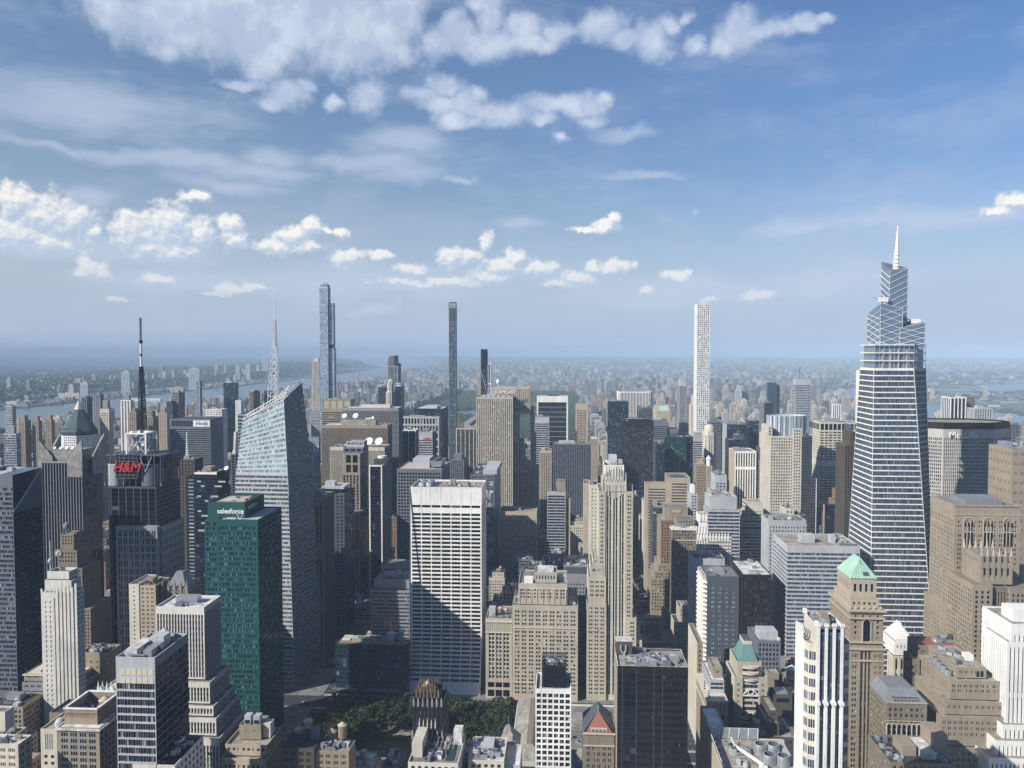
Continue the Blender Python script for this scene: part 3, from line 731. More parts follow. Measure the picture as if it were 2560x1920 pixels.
b.unit(r[0] + 8, r[1] - 4, yf + 8, r[3] - 8, r[5] + 7, 4, 'metal', 'roof_unit')

b = Bld('glass_tower', 'blue glass tower whose top curves down towards the river, behind the domed spire tower', 'apartment tower')
st = vert(3.2, 7, .72, .85, 'greyl', 'g_navy', 'blued', dw=.5, ds=.3)
x0, zt = at(969, 890, 1920); x1, z_lo = at(994, 915, 1920); zk = at(969, 915, 1920)[1]; ym = 1962
b.box(x0, x1, 1920, ym, 0, zk, st, st, par=0)
m = b.part('curved_roof'); K = 8; prof = [(x0 + (x1 - x0) * (.28 * (1 - math.cos(k / K * math.pi / 2))), zk + (zt - zk) * math.sin(k / K * math.pi / 2)) for k in range(K + 1)] + [(x0 + (x1 - x0) * .72, zt + 1), (x0 + (x1 - x0) * .74, zk + (zt - zk) * .25), (x1, zk + (zt - zk) * .2)]
for (xa, za), (xb, zb_) in zip(prof[:-1], prof[1:]): m.quads([[(xa, 1920, za), (xb, 1920, zb_), (xb, ym, zb_), (xa, ym, za)]], 'greym')
m.face([(x, 1920, z) for x, z in prof[::-1]] + [(x0, 1920, zk), (x1, 1920, zk)], 'blued'); m.face([(x, ym, z) for x, z in prof] + [(x1, ym, zk), (x0, ym, zk)], 'blued')
for k in range(9): m.bar((x0 + (x1 - x0) * (.05 + .07 * k), 1919.8, zk), (x0 + (x1 - x0) * (.05 + .07 * k), 1919.8, min(zt, zk + (zt - zk) * math.sqrt(max(0, 1 - (1 - (.05 + .07 * k) / .3) ** 2)) if k < 4 else zt)), .5, 'greyl')

b = Bld('domed_tower', 'slim stone tower with an open white ribbed dome before the curved blue glass tower', 'apartment tower')
x0, zt = at(961, 980, 1720); x1, _ = at(985, 980, 1720); cx, cy, hw = (x0 + x1) / 2, 1735, (x1 - x0) / 2
st = vert(3, 3.3, .5, .6, 'limelt', 'g_mid', 'grey')
oc = lambda r: [(cx + r * math.cos(a), cy + r * math.sin(a)) for a in [math.pi / 8 + k * math.pi / 4 - math.pi for k in range(8)]]
z1 = at(973, 1030, 1720)[1]
b.prism(oc(hw * 1.15), 0, z1, [st] * 8); b.prism(oc(hw), z1, zt, [st] * 8); b.prism(oc(hw * .75), zt, zt + 10, [st] * 8)
b.boxes.append((cx - hw, cx + hw, cy - hw, cy + hw, 0, zt)); RECTS.append((cx - hw, cx + hw, cy - hw, cy + hw))
zd = at(973, 948, 1735)[1]; m = b.part('dome')
m.lathe(cx, cy, [(hw * .62, zt + 10), (hw * .60, zt + 14), (hw * .45, zt + 14 + (zd - zt - 14) * .5), (.3, zd - 4)], 'copperd', 12)
for k in range(12):
    a = k * math.pi / 6; pts = [(hw * .68 * math.cos(t), zt + 9 + (zd - zt - 9) * math.sin(t)) for t in np.linspace(0, math.pi / 2, 7)]
    for (ra, za), (rb, zb_) in zip(pts[:-1], pts[1:]): m.bar((cx + ra * math.cos(a), cy + ra * math.sin(a), za), (cx + rb * math.cos(a), cy + rb * math.sin(a), zb_), 1.0, 'white')

simple('office_tower', 'dark tower with black window bands beside the slim domed stone tower', 945, 962, 968, 1760, ribb(5, 3.6, .6, 'greyd', 'g_black'), 24, n=1)
b, r = simple('glass_tower', 'black tower with a light blue glass crown before the curved blue glass tower', 988, 1002, 966, 1700, curt(3, 3.8, .8, 'black', 'g_black'), 30, side=1011, cat='office tower', n=0)
b.box(r[0] + .5, r[1] - .5, r[2] + .5, r[3] - 1, r[5], r[5] + 7, curt(3, 7, .9, 'steel', 'g_sky'), par=0)

b = Bld('needle_tower', 'thin dark glass needle tower with a steel lattice still open at its top', 'apartment tower')
st = vert(3, 4.4, .75, .8, 'greym', 'g_blue', 'greyd', dw=.4, ds=.2); sx = vert(1.2, 30, .4, .9, 'tan', 'g_bronze')
r = b.vol(1122, 1139, 803, 1930, 22, st, sx); zt = at(1130, 757, 1930)[1]
for fz in (.18, .42, .62, .8):
    b.part('belt').box(r[0] - .3, r[1] + .3, r[2] - .3, r[3] + .3, r[5] * (fz + .12), r[5] * (fz + .12) + 2.2, 'greyd')
m = b.part('lattice_crown'); n = 6; hz = (zt - r[5]) / n
for k in range(n):
    za, zb_ = r[5] + k * hz, r[5] + (k + 1) * hz
    for x, y in ((r[0], r[2]), (r[1], r[2]), (r[1], r[3]), (r[0], r[3]), ((r[0] + r[1]) / 2, r[2])): m.bar((x, y, za), (x, y, zb_), .9, 'greym')
    for (xa, ya), (xb, yb_) in (((r[0], r[2]), (r[1], r[2])), ((r[1], r[2]), (r[1], r[3])), ((r[1], r[3]), (r[0], r[3])), ((r[0], r[3]), (r[0], r[2]))):
        m.bar((xa, ya, zb_), (xb, yb_, zb_), .9, 'greym'); m.bar((xa, ya, za), (xb, yb_, zb_), .6, 'greym'); m.bar((xb, yb_, za), (xa, ya, zb_), .6, 'greym')
m.box(r[0] + 1.5, r[1] - 1.5, r[2] + 3, r[3] - 3, r[5], zt - hz * 1.6, 'greyd'); b.unit(r[0] + 2, r[1], r[2] + 4, r[2] + 9, zt, 2.5, 'greyd', 'hoist')

b = Bld('needle_tower', 'black tapered needle tower with crossed braces, seen just above the tall stone slab', 'apartment tower')
x0, zt = at(1202, 873, 1580); x1, _ = at(1217, 873, 1580); zk = at(1202, 925, 1580)[1]
b.box(x0, x1, 1580, 1600, zk, zt, curt(3, 3.6, .7, 'black', 'g_black')); b.box(x0 - .2, x1 + .2, 1579.8, 1600.2, 0, zk, curt(2.4, 3.6, .8, 'greyd', 'g_navy'), roof=None)
m = b.part('brace')
for k in range(4):
    za = zk - 45 * (k + 1); a, c = (x0, x1) if k % 2 else (x1, x0); m.bar((a, 1579.4, za), (c, 1579.4, za + 45), .8, 'greyl')
simple('glass_tower', 'thin pale glass sliver edged in white, close behind the black needle tower', 1219, 1228, 908, 1640, vert(4, 40, .8, .94, 'white', 'g_sky', 'white'), 16, n=0)
simple('apartment_tower', 'narrow sandy slab hidden half behind the black needle tower', 1194, 1202.5, 935, 1660, vert(3, 30, .3, .9, 'tanlt', 'g_mid'), 16, n=0)

b = Bld('grid_tower', 'very thin white concrete tower of square windows, the tall white pencil above the avenue', 'apartment tower')
r = b.vol(1743, 1775, 760, 1845, None, grid(4.75, 4.75, .66, .66, 'white', 'g_park', dw=.9, top=1.2, edge=.7), grid(4.75, 4.75, .66, .66, 'white', 'g_park', dw=.9, top=1.2, edge=.7), side=1736, N='white')
g = r[5]
simple('apartment_tower', 'slender grey stone tower with an arched open top near the white pencil tower', 1699, 1717, 965, 2150, grid(3, 3.4, .45, .6, 'grey', 'g_mid'), 26, side=1693, n=0, top=(.8, 16, 'greyl'))
simple('apartment_tower', 'lower grey wing leaning against the slender arched stone tower', 1716, 1726, 990, 2140, grid(3, 3.4, .45, .6, 'grey', 'g_mid'), 26, n=0)
b, r = simple('hotel_tower', 'bright cream hotel tower stepping up right behind the white pencil tower', 1727, 1740, 1012, 1900, grid(3, 3.3, .35, .5, 'cream', 'g_mid'), 26, cat='hotel', n=0)
b.box(r[0] + 5, r[1], r[2] + 3, r[3] - 3, r[5], r[5] + 22, 'cream', roof='roofg')
b = Bld('office_tower', 'big white office slab with thin black vertical stripes seen over the avenue', 'office tower')
st = vert(3.7, 60, .56, .97, 'white', 'g_black', dw=.8, top=2.5, edge=.8); x0, zt = at(1545, 979, 2030); x1, _ = at(1631, 979, 2030)
b.boxes.append((x0, x1, 2030, 2075, 0, zt)); RECTS.append((x0, x1, 2030, 2075))
b.prism([(x0, 2034), (x0 + 5, 2030), (x1 - 5, 2030), (x1, 2034), (x1, 2075), (x0, 2075)], 0, zt, [st] * 4 + ['white', st]); b.clutter((x0, x1, 2032, 2074, 0, zt), 4, 3)

b = Bld('office_tower', 'black glass slab in a bright white stone frame, next to the tall stone slab', 'office tower')
r = b.vol(1342, 1420, 990, 1945, 32, grid(74, 12, .93, .97, 'white', 'g_black', top=15, base=2, edge=1.0, dw=1.2), 'white', roof='roofd')
m = b.part('mullion')
for k in range(1, 24): m.bar((r[0] + (r[1] - r[0]) * k / 24, r[2] + .9, 4), (r[0] + (r[1] - r[0]) * k / 24, r[2] + .9, r[5] - 16), .35, 'black')
for k in range(1, 48): m.bar((r[0] + 3.5, r[2] + 1.0, 4 + k * 3.9), (r[1] - 3.5, r[2] + 1.0, 4 + k * 3.9), .5, 'blued')
b.unit(r[0] + 26, r[0] + 52, r[2] + 8, r[2] + 20, r[5] - 1, 5, 'greyd', 'roof_bulkhead')

simple('office_tower', 'tan tower of square black windows with a dark east side, edge of the avenue', 1439, 1470, 1009, 1770, grid(3.2, 3.6, .55, .55, 'tanlt', 'g_black', top=14, edge=3), 26, xs=grid(3.2, 3.6, .3, .5, 'tan', 'g_black'), cat='office tower', n=2)
simple('office_tower', 'plain black glass slab with jagged roof edge beside the white striped slab', 1521, 1570, 1003, 1800, curt(2.2, 3.6, .86, 'black', 'g_navy'), 34, cat='office tower', roof='roofd', n=6)
simple('office_tower', 'dark grey granite block behind the tower with the notched green roof', 1602, 1636, 1019, 1820, grid(3, 3.8, .6, .4, 'greyd', 'g_black', top=5), 40, side=1594, cat='office tower', n=2)
b = Bld('office_tower', 'pinkish stone tower with a green sloped roof cut by a notch at the top', 'office tower')
r = b.vol(1641, 1676, 1027, 1700, None, grid(3.8, 26, .5, .9, 'tanlt', 'g_black', top=22, base=20, edge=3), 'tanlt', side=1632, roof=None)
zp = at(1658, 1013, 1715)[1]; m = b.part('gable'); ym = (r[2] + r[3]) / 2; x0, x1 = r[0], r[1]
for xa, xb in ((x0, x0 + 5), (x1 - 5, x1)): m.quads([[(xa, r[2], r[5]), (xb, r[2], r[5]), (xb, ym, zp), (xa, ym, zp)], [(xa, ym, zp), (xb, ym, zp), (xb, r[3], r[5]), (xa, r[3], r[5])]], 'tanlt'); m.face([(xa, r[2], r[5]), (xa, ym, zp), (xa, r[3], r[5])], 'tanlt'); m.face([(xb, r[2], r[5]), (xb, r[3], r[5]), (xb, ym, zp)], 'tanlt')
m = b.part('copper_roof'); m.quads([[(x0 + 5, r[2] + 1, r[5] - 1), (x1 - 5, r[2] + 1, r[5] - 1), (x1 - 5, ym, zp - 2), (x0 + 5, ym, zp - 2)], [(x0 + 5, ym, zp - 2), (x1 - 5, ym, zp - 2), (x1 - 5, r[3] - 1, r[5] - 1), (x0 + 5, r[3] - 1, r[5] - 1)]], 'copper')

# ---- the sixth avenue cliff of slabs
b = Bld('office_tower', 'tan stone slab with five blank panels along its top, behind the wide ribbed slabs', 'office tower')
st = ribb(13, 4.2, .5, 'tan', 'g_dark', sub=1, top=1.5)
b.vol(804, 880, 1022, 1510, 40, ribb(12, 4.2, .5, 'tan', 'g_dark', sub=1, belts=(-1,)), side=890)
r = b.vol(806, 876, 998, 1514, 36, grid(13, 18, .88, .9, 'tan', 'tanlt', dw=.6, top=1.5, base=1), 'tan', zb=at(806, 1024, 1514)[1], side=886); b.clutter(r, 2, 4)
rib = lambda w='tan', g='g_brown', s='greym', bw=1.55: vert(bw, 3.8, .52, .62, w, g, s, dw=.6, ds=.45, top=5, edge=.5)
for nm, lb, xl, xr, yt, Y, side, dishes, W in (
    ('office_tower', 'highest of the wide ribbed stone slabs, a pale penthouse strip on its flat roof', 855, 996, 1019, 1275, 1007, 0, 'grey'),
    ('office_tower', 'wide ribbed stone slab with small white dishes on its roof block, middle of three', 803, 968.5, 1062, 1190, 980.6, 3, 'tan'),
    ('office_tower', 'nearest ribbed stone slab with two big white dishes on its roof edge', 825, 961, 1117, 1110, 975, 2, 'limelt')):
    b = Bld(nm, lb, 'office tower'); r = b.vol(xl, xr, yt, Y, None, rib(W), rib('greym', 'g_dark', 'greym'), side=side, roof='roofw' if dishes != 2 else 'roofg')
    x0, x1, y0, y1, _, z = r
    if dishes == 3:
        b.unit(x0 + (x1 - x0) * .27, x0 + (x1 - x0) * .8, y0 + 10, y1 - 8, z - 1, 8, 'stained', 'roof_bulkhead')
        for fx, rr in ((.32, 4.2), (.49, 4.4), (.75, 2.4), (.70, 1.6), (.66, 1.4)): b.dish(x0 + (x1 - x0) * fx, y0 + 12, z + 6.8, rr)
        b.clutter((x0 + 60, x1, y0, y1, 0, z), 4, 8, big=False)
    elif dishes == 2:
        for fx in (.70, .88): b.dish(x0 + (x1 - x0) * fx, y0 + 7, z - 1, 6.0)
        b.clutter((x0, x0 + 40, y0, y1, 0, z), 5, 2, big=False)
    else:
        b.unit(x0 + (x1 - x0) * .30, x0 + (x1 - x0) * .82, y0 + 12, y1 - 8, z - 1, 5, 'limelt', 'roof_bulkhead')

b = Bld('office_tower', 'brown granite tower with a stepped crown and dark square openings, before the ribbed slabs', 'office tower')
gr = grid(4.6, 3.9, .55, .5, 'brown', 'g_dark', edge=1.5); gx = curt(3, 3.9, .7, 'greyd', 'g_black')
b.vol(855, 900, 1185, 1020, 40, vert(4.6, 3.9, .55, .6, 'tan', 'g_dark', 'brown'), gx, side=925)
b.vol(859, 900, 1133, 1024, 34, grid(9.5, 15, .72, .8, 'tan', 'g_dark', base=1, edge=2), gx, zb=at(859, 1186, 1024)[1], side=921)
b.vol(858, 907, 1118, 1026, 30, grid(9.5, 6, .75, .6, 'greym', 'g_dark', base=1), gx, zb=at(858, 1133, 1026)[1], side=921)
r = b.vol(866, 910, 1103, 1030, 24, vert(5, 9, .8, .3, 'greyl', 'g_dark'), 'greym', zb=at(866, 1119, 1030)[1], side=918)
b.vol(857, 899, 1282, 1000, 20, vert(4.6, 3.9, .5, .6, 'tan', 'g_dark', 'brown'), gx, side=925, par=0)

b = Bld('office_tower', 'near-black tower with bright white corner lines and a bare flat roof', 'office tower')
r = b.vol(922, 955, 1163, 955, None, grid(14, 3.9, .93, .7, 'white', 'g_black', ds=.3, span='black', dw=.4, sub=5, mw=.2, mull='black', dm=.3), vert(5.5, 3.9, .86, .7, 'greyl', 'g_black', 'black', sub=2, mull='black', dm=.6), side=978, roof='rooft')
b.unit(r[0] + 3, r[0] + 20, r[2] + 12, r[3] - 14, r[5] - 1, 6, 'roofd', 'roof_bulkhead'); m = b.new('cooling_tower'); m.lathe(r[0] + 10, r[2] + 30, [(6, r[5] + 5), (5.6, r[5] + 8), (0, r[5] + 8)], 'roofw', 18)

b = Bld('office_tower', 'dark concrete box of deep square windows with pale flat roof and metal roof house', 'office tower')
r = b.vol(992, 1104, 1172, 920, None, grid(3.5, 3.9, .66, .62, 'greym', 'g_black', dw=.8, top=4), grid(3.5, 3.9, .66, .62, 'greym', 'g_black', dw=.8, top=4), side=1123, roof='tanlt')
x0, x1, y0, y1, _, z = r
b.unit(x0 + 16, x0 + 36, y0 + 16, y1 - 14, z - 1, 11, 'greyl', 'roof_bulkhead')
m = b.new('cooling_tower'); m.prism([(x0 + 39, y0 + 12), (x0 + 50, y0 + 12), (x0 + 50, y1 - 18), (x0 + 39, y1 - 18)], z + 1, z + 8, 'metal', 'greyd', [(x0 + 37, y0 + 11), (x0 + 52, y0 + 11), (x0 + 52, y1 - 17), (x0 + 37, y1 - 17)])
for k in range(5): m.lathe(x0 + 44.5, y0 + 16 + k * (y1 - y0 - 36) / 5, [(3, z + 8), (3, z + 9.2), (0, z + 9)], 'greyd', 10)

b = Bld('office_tower', 'grey tower whose facade is a patchwork of staggered glass facets behind the white banded slab', 'office tower')
r = b.vol(1176, 1236, 1186, 1040, None, grid(3.6, 4, .7, .6, 'greym', 'g_mid', dw=.5, sub=2), grid(3.6, 4, .7, .6, 'greyl', 'g_mid', dw=.5), side=1252, roof='roofd')
g = random.Random(5); m = b.part('facet')
for k in range(150):
    u, v = g.random() * (r[1] - r[0] - 6), g.random() * (r[5] - 12); m.prism([(r[0] + u, r[2]), (r[0] + u + 5.5, r[2] - .9), (r[0] + u + 5.5, r[2])], v + 3, v + 6.6, g.choice(('greyl', 'grey', 'greyl', 'metal')))
b.unit(r[0] + 16, r[0] + 34, r[2] + 8, r[3] - 10, r[5] - 1, 6, 'greyl', 'roof_bulkhead'); b.clutter(r, 5, 6, big=False)

b = Bld('office_tower', 'black glass slab with a row of roof sheds, seen before the thin needle tower', 'office tower')
r = b.vol(1037, 1107, 1021, 1620, None, curt(2, 3.8, .86, 'black', 'g_navy'), curt(2, 3.8, .86, 'black', 'g_black'), side=1120, roof='roofw'); b.unit(r[0] + 16, r[1] - 14, r[2] + 14, r[3] - 16, r[5] - 1, 5, 'greyl', 'roof_bulkhead')
simple('office_tower', 'slab with tall white window frames along its top, behind the red-signed banded tower', 1003, 1097, 1042, 1530, grid(6, 14, .66, .76, 'greyl', 'g_dark', dw=1, belts=()), 30, side=1101, xs='greyl', cat='office tower', n=3)
simple('office_tower', 'dark office tower with five thin white verticals and a pale flat roof', 1003, 1040, 1075, 1350, vert(10, 3.8, .93, .7, 'white', 'g_black', 'black', dw=.5, ds=.3, sub=4, mull='black', dm=.4, mw=.2, top=1.5), 30, side=1047, xs=ribb(5, 3.8, .6, 'greyd', 'g_black'), cat='office tower', roof='roofw', n=1)
b, r = simple('office_tower', 'grey tower with pale floor bands and a small red lettered sign near the top', 1047, 1081, 1080, 1420, ribb(8, 4.4, .62, 'greyl', 'g_mid', top=13), 30, side=1091, xs=ribb(5, 4.4, .6, 'greym', 'g_mid'), cat='office tower', n=3)
b.text('UBS', ((r[0] + r[1]) / 2 + 3, r[2] - .4, r[5] - 13), 7, FS, 'red', .2, bold=.15); b.text('*', (r[0] + 5, r[2] - .4, r[5] - 15), 16, FS, 'white', .2, name='sign_emblem', bold=.1)
simple('office_tower', 'dark tower with a pale vertical line each bay, golden flames on its roof corner', 1140, 1196, 1071, 1420, vert(7, 3.8, .86, .6, 'limelt', 'g_bronze', 'greyd', sub=3, dw=.5, ds=.35, mull='greyd', dm=.4), 36, side=1188, cat='office tower', roof='rooft', n=2)[0].extra.append(('golden_ornament', (lambda m, p: [m.lathe(p[0] + k * 4, 1426, [(1.3, p[1] - 1), (1.6, p[1] + 4), (.9, p[1] + 9), (.2, p[1] + 14)], 'gold', 8) for k in range(3)] and m)(MB(), at(1146, 1071, 1422))))
simple('office_tower', 'older grey masonry tower with stepped top crowded between the dark box and the striped tower', 1125, 1160, 1149, 1160, vert(3, 3.6, .5, .6, 'greym', 'g_mid', 'greym'), 26, side=1168, cat='office tower', n=4, top=(.6, 6, 'greym'))
simple('office_tower', 'grey glass tower with pale green-white sign floors, edge-on beside the crystal tower', 757, 797, 1093, 960, curt(3, 4.2, .7, 'glassy', 'g_pale', sub=2), 40, side=800, xs=curt(3, 4.2, .7, 'greyd', 'g_navy'), cat='office tower', n=2)
b = Bld('office_tower', 'dark slab with stone piers on its near end, right beside the crystal tower', 'office tower')
r = b.vol(768, 808, 1244, 780, None, vert(3.6, 60, .5, .93, 'tan', 'g_black', dw=1, top=3, belts=()), vert(1.5, 3.8, .5, .6, 'greyd', 'g_black', 'greyd'), side=835); b.clutter(r, 3, 7)
b = Bld('office_tower', 'dark tower carrying a pale flat disc-edged roof house, behind the stone-piered slab', 'office tower')
r = b.vol(836, 861, 1234, 860, None, grid(4, 3.8, .4, .45, 'greyd', 'g_black'), curt(3, 3.8, .6, 'greyd', 'g_black'), side=885)
x0, x1, y0, y1, _, z = r
m = b.part('roof_slab'); m.box(x0 - 16, x1 - 2, y0 + 6, y1 - 6, z + 4, z + 6.5, 'greyl'); m.box(x0 - 13, x1 - 8, y0 + 10, y1 - 14, z - 1, z + 4, 'greyd')
b.unit(x0 - 14, x1 - 14, y0 + 12, y1 - 20, z + 6.5, 5, 'greyl', 'roof_bulkhead')
b.box(x0 - 16, x0 - .2, y0 + 2, y1, 0, z - 1, grid(4, 3.8, .4, .45, 'greyd', 'g_black'), roof='roofd', par=0)

# ---- the tall stone slab with the setbacks
b = Bld('stone_slab_tower', 'tall ribbed limestone slab with stepped shoulders on its east end and letters on the roof', 'office tower')
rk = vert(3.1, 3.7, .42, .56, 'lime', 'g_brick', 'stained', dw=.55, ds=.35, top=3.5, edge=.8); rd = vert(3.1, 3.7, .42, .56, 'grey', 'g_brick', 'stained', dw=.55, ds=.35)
Yr = 1280
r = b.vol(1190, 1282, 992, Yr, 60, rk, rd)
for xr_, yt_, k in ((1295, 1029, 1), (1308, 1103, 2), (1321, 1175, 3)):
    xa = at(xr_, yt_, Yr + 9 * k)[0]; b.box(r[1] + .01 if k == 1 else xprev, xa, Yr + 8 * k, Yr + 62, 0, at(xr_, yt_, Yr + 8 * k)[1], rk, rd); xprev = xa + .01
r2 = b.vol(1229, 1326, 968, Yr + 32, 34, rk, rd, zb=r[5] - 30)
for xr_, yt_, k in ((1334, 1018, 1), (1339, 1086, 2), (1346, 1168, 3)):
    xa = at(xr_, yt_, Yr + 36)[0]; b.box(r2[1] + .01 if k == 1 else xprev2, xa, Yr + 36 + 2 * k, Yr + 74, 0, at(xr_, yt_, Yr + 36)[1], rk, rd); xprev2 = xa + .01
b.text('COMCAST', ((r[0] + r[1]) / 2 + 16, Yr + 18, r[5] + 7), 7.5, FS, 'white', .3, bold=.1)
for k in range(6): m = b.new('roof_unit'); m.box(r[0] + 8 + k * 8, r[0] + 13 + k * 8, Yr + 20, Yr + 26, r[5] - 1, r[5] + 2 + k % 3, 'greyl')
m = b.part('radar_dome'); zz = r2[5]; m.lathe((r2[0] + r2[1]) / 2 - 22, Yr + 45, [(.6, zz - 1), (.6, zz + 5), (2.8, zz + 6), (3.4, zz + 9), (2.6, zz + 12), (.1, zz + 13)], 'white', 14)
b.vol(1178, 1192, 1185, Yr + 4, 40, rk, rd, par=0)

simple('office_tower', 'blue-grey slab with white floor bands, between the stone slab and the white-framed black slab', 1338, 1373, 1043, 1480, ribb(12, 4.2, .6, 'greyl', 'g_navy', top=11), 30, cat='office tower', n=2)
b, r = simple('office_tower', 'broad dark slate slab of fine vertical ribs with ragged piers at its roof', 1383, 1478, 1110, 1190, vert(2.6, 3.8, .5, .62, 'greym', 'g_navy', 'blued', dw=.9, ds=.6, top=1.2), 36, cat='office tower', roof='roofg', n=5)
m = b.part('pier_tip')
for k in range(34): m.box(r[0] + .3 + k * 2.6, r[0] + 1.2 + k * 2.6, r[2] - .25, r[2] + .4, r[5] + .02, r[5] + 2.2, 'greym')
b.vol(1476, 1495, 1097, 1300, 40, 'tan', grid(30, 3.8, .3, .5, 'tan', 'g_black'), roof='roofw')
simple('office_tower', 'narrow tan ribbed slab with a bare top standing before the tall stone slab', 1349, 1379, 1126, 1200, vert(2.8, 3.8, .45, .6, 'tanlt', 'g_mid', 'tan', top=4), 30, cat='office tower', n=3, seed=9)
b, r = simple('glass_tower', 'blue glass block with white floor lines, standing before the dark slate ribbed slab', 1368, 1414, 1230, 1010, ribb(6, 3.7, .7, 'greyl', 'g_navy', top=4), 26, side=1421, xs='tanlt', cat='office tower', n=4)
b.box(r[0] + 12, r[1], r[2] + 6, r[3] - 4, r[5], r[5] + 16, vert(3, 6, .4, .6, 'tan', 'g_mid'), roof='rooft'); b.box(r[1] + .02, r[1] + 6, r[2] + 3, r[3], 0, r[5] - 8, vert(3, 30, .3, .9, 'tanlt', 'g_black'))
simple('office_tower', 'wide pale stone office block with an arched upper storey, below the tall stone slab', 1249, 1342, 1278, 1050, grid(3.4, 3.6, .4, .5, 'tanlt', 'g_brick', top=11), 36, cat='office building', n=2, roof='rooft', seed=4)

simple('office_tower', 'huge dark bronze glass slab patched with brown panes, stands behind the white art deco crown', 1556, 1634, 1052, 1450, grid(5.4, 3.7, .88, .72, 'bronze', 'g_brown', sub=2, dw=.3, ds=.15, span='black', mull='bronze', top=9), 44, cat='office tower', roof='roofd', n=4)[0].vol(1562, 1625, 1047, 1456, 30, 'bronze', zb=at(1562, 1053, 1456)[1])
b, r = simple('office_tower', 'dark grey slab with lighter stripes and a sloped shoulder, east of the bronze glass slab', 1633, 1668, 1050, 1620, ribb(8, 4, .5, 'greym', 'g_black', top=12, sub=6), 40, cat='office tower', n=2)
b.box(r[1] + .02, r[1] + 22, r[2] + 4, r[3], 0, r[5] - 18, ribb(8, 4, .5, 'greym', 'g_black', top=8, sub=6)); b.box(r[0] - 2, r[1] + 10, r[2] - 30, r[2] - .5, 0, r[5] - 40, ribb(8, 4, .5, 'greym', 'g_black', sub=6))
simple('glass_tower', 'teal glass office tower with lit green bands in its upper floors', 1661, 1716, 1092, 1270, curt(3, 3.9, .8, 'deepgreen', 'g_green', sub=2), 40, side=1661, cat='office tower', n=5, roof='roofw')[0].vol(1716.5, 1733, 1092, 1275, 40, curt(3, 3.9, .8, 'black', 'g_navy'))
simple('office_tower', 'dark glass corner block beside the teal glass tower, lower and plain', 1645, 1662, 1110, 1230, curt(3, 3.9, .8, 'black', 'g_navy'), 30, cat='office tower', n=1)
simple('office_tower', 'grey banded office block with a blank top, behind the teal glass tower', 1733, 1757, 1086, 1400, ribb(9, 3.8, .55, 'greyl', 'g_navy', top=12), 30, cat='office tower', n=1)
b = Bld('domed_tower', 'pale ribbed stone tower with a rounded dome-like top east of the teal tower', 'office tower')
x0, zt = at(1763, 1080, 1330); x1, _ = at(1792, 1080, 1330); oc = [(x0, 1336), (x0 + 5, 1330), (x1 - 5, 1330), (x1, 1336), (x1, 1356), (x0, 1356)]; st = vert(3.2, 3.8, .4, .8, 'limelt', 'g_mid', 'lime', top=6)
b.prism(oc, 0, zt, [st] * 6); b.boxes.append((x0, x1, 1330, 1356, 0, zt)); RECTS.append((x0, x1, 1330, 1356)); hw = (x1 - x0) / 2
b.part('dome').lathe((x0 + x1) / 2, 1343, [(hw * .95, zt - 1), (hw * .95, zt + 4), (hw * .8, zt + 8), (hw * .5, zt + 11), (0, zt + 12)], 'limelt', 18)
simple('office_tower', 'dark brown banded tower with a small peaked top behind the domed ribbed tower', 1776, 1803, 1055, 1560, ribb(8, 3.8, .5, 'greym', 'g_black'), 30, cat='office tower', n=0, top=(.5, 8, 'greym'))
simple('office_tower', 'broad dark glass tower with a pale west face, beyond the domed ribbed tower', 1817, 1872, 1061, 1520, curt(3, 3.9, .7, 'black', 'g_navy'), 40, side=1799, xs=grid(3, 3.8, .6, .5, 'greyl', 'g_mid'), cat='office tower', n=3)
b, r = simple('office_tower', 'squat dark tower with a stepped pagoda-like roof of pale edges', 1823, 1874, 1100, 1380, ribb(8, 3.8, .6, 'black', 'g_black'), 34, cat='office tower', n=0); b.box(r[0] + 12, r[1] - 8, r[2] + 5, r[3] - 5, r[5], r[5] + 9, 'greyd', roof='roofw'); b.box(r[0] + 18, r[1] - 14, r[2] + 9, r[3] - 9, r[5] + 9, r[5] + 15, 'greyd', roof='roofw')
simple('office_tower', 'dark blue-green glass block pressed between two dark towers east of the domed one', 1872, 1899, 1052, 1560, curt(3, 3.8, .8, 'blued', 'g_navy'), 30, cat='office tower', n=1)
simple('glass_tower', 'tall dark glass tower with thin white floor lines near the white pencil tower', 1911, 1934, 1006, 1480, curt(4, 3.8, .75, 'greyd', 'g_black'), 36, side=1898, xs=ribb(5, 3.8, .7, 'grey', 'g_navy'), cat='office tower', n=2)
simple('apartment_tower', 'plain pale grey slab far off, rising over the dark glass tower', 1923, 1942, 957, 2000, curt(30, 60, .95, 'greyl', 'greyl'), 20, n=0)
simple('apartment_tower', 'thin tan stepped tower just beside the plain pale grey slab', 1941, 1950, 962, 2020, grid(3, 3.2, .4, .6, 'tanlt', 'g_mid'), 20, n=0)
b, r = simple('office_tower', 'tall glass slab with blue-white floor bands and a mast, far up the east side', 1990, 2028, 948, 1990, ribb(8, 4, .55, 'greyl', 'g_navy', top=14), 50, side=1982, cat='office tower', n=0)
b.part('mast').bar((r[0] + 12, r[2] + 12, r[5] - 1), (r[0] + 12, r[2] + 12, r[5] + 26), 1.0, 'greyd')
simple('apartment_tower', 'bright white slab with dark stripes standing over the concrete grid tower', 2081, 2103, 1010, 1900, vert(5, 40, .45, .92, 'white', 'g_black'), 26, side=2079, n=1)
simple('office_tower', 'black tower with bright white stripes between the great glass tower and the lettered one', 2376, 2416, 993, 1500, vert(7, 60, .75, .95, 'white', 'g_black', sub=2, mull='black'), 36, cat='apartment tower', n=1)
simple('apartment_tower', 'brown-topped glass apartment tower joined to the black and white striped one', 2417, 2438, 991, 1520, grid(4, 3.2, .7, .6, 'brown', 'g_blue'), 30, n=0)
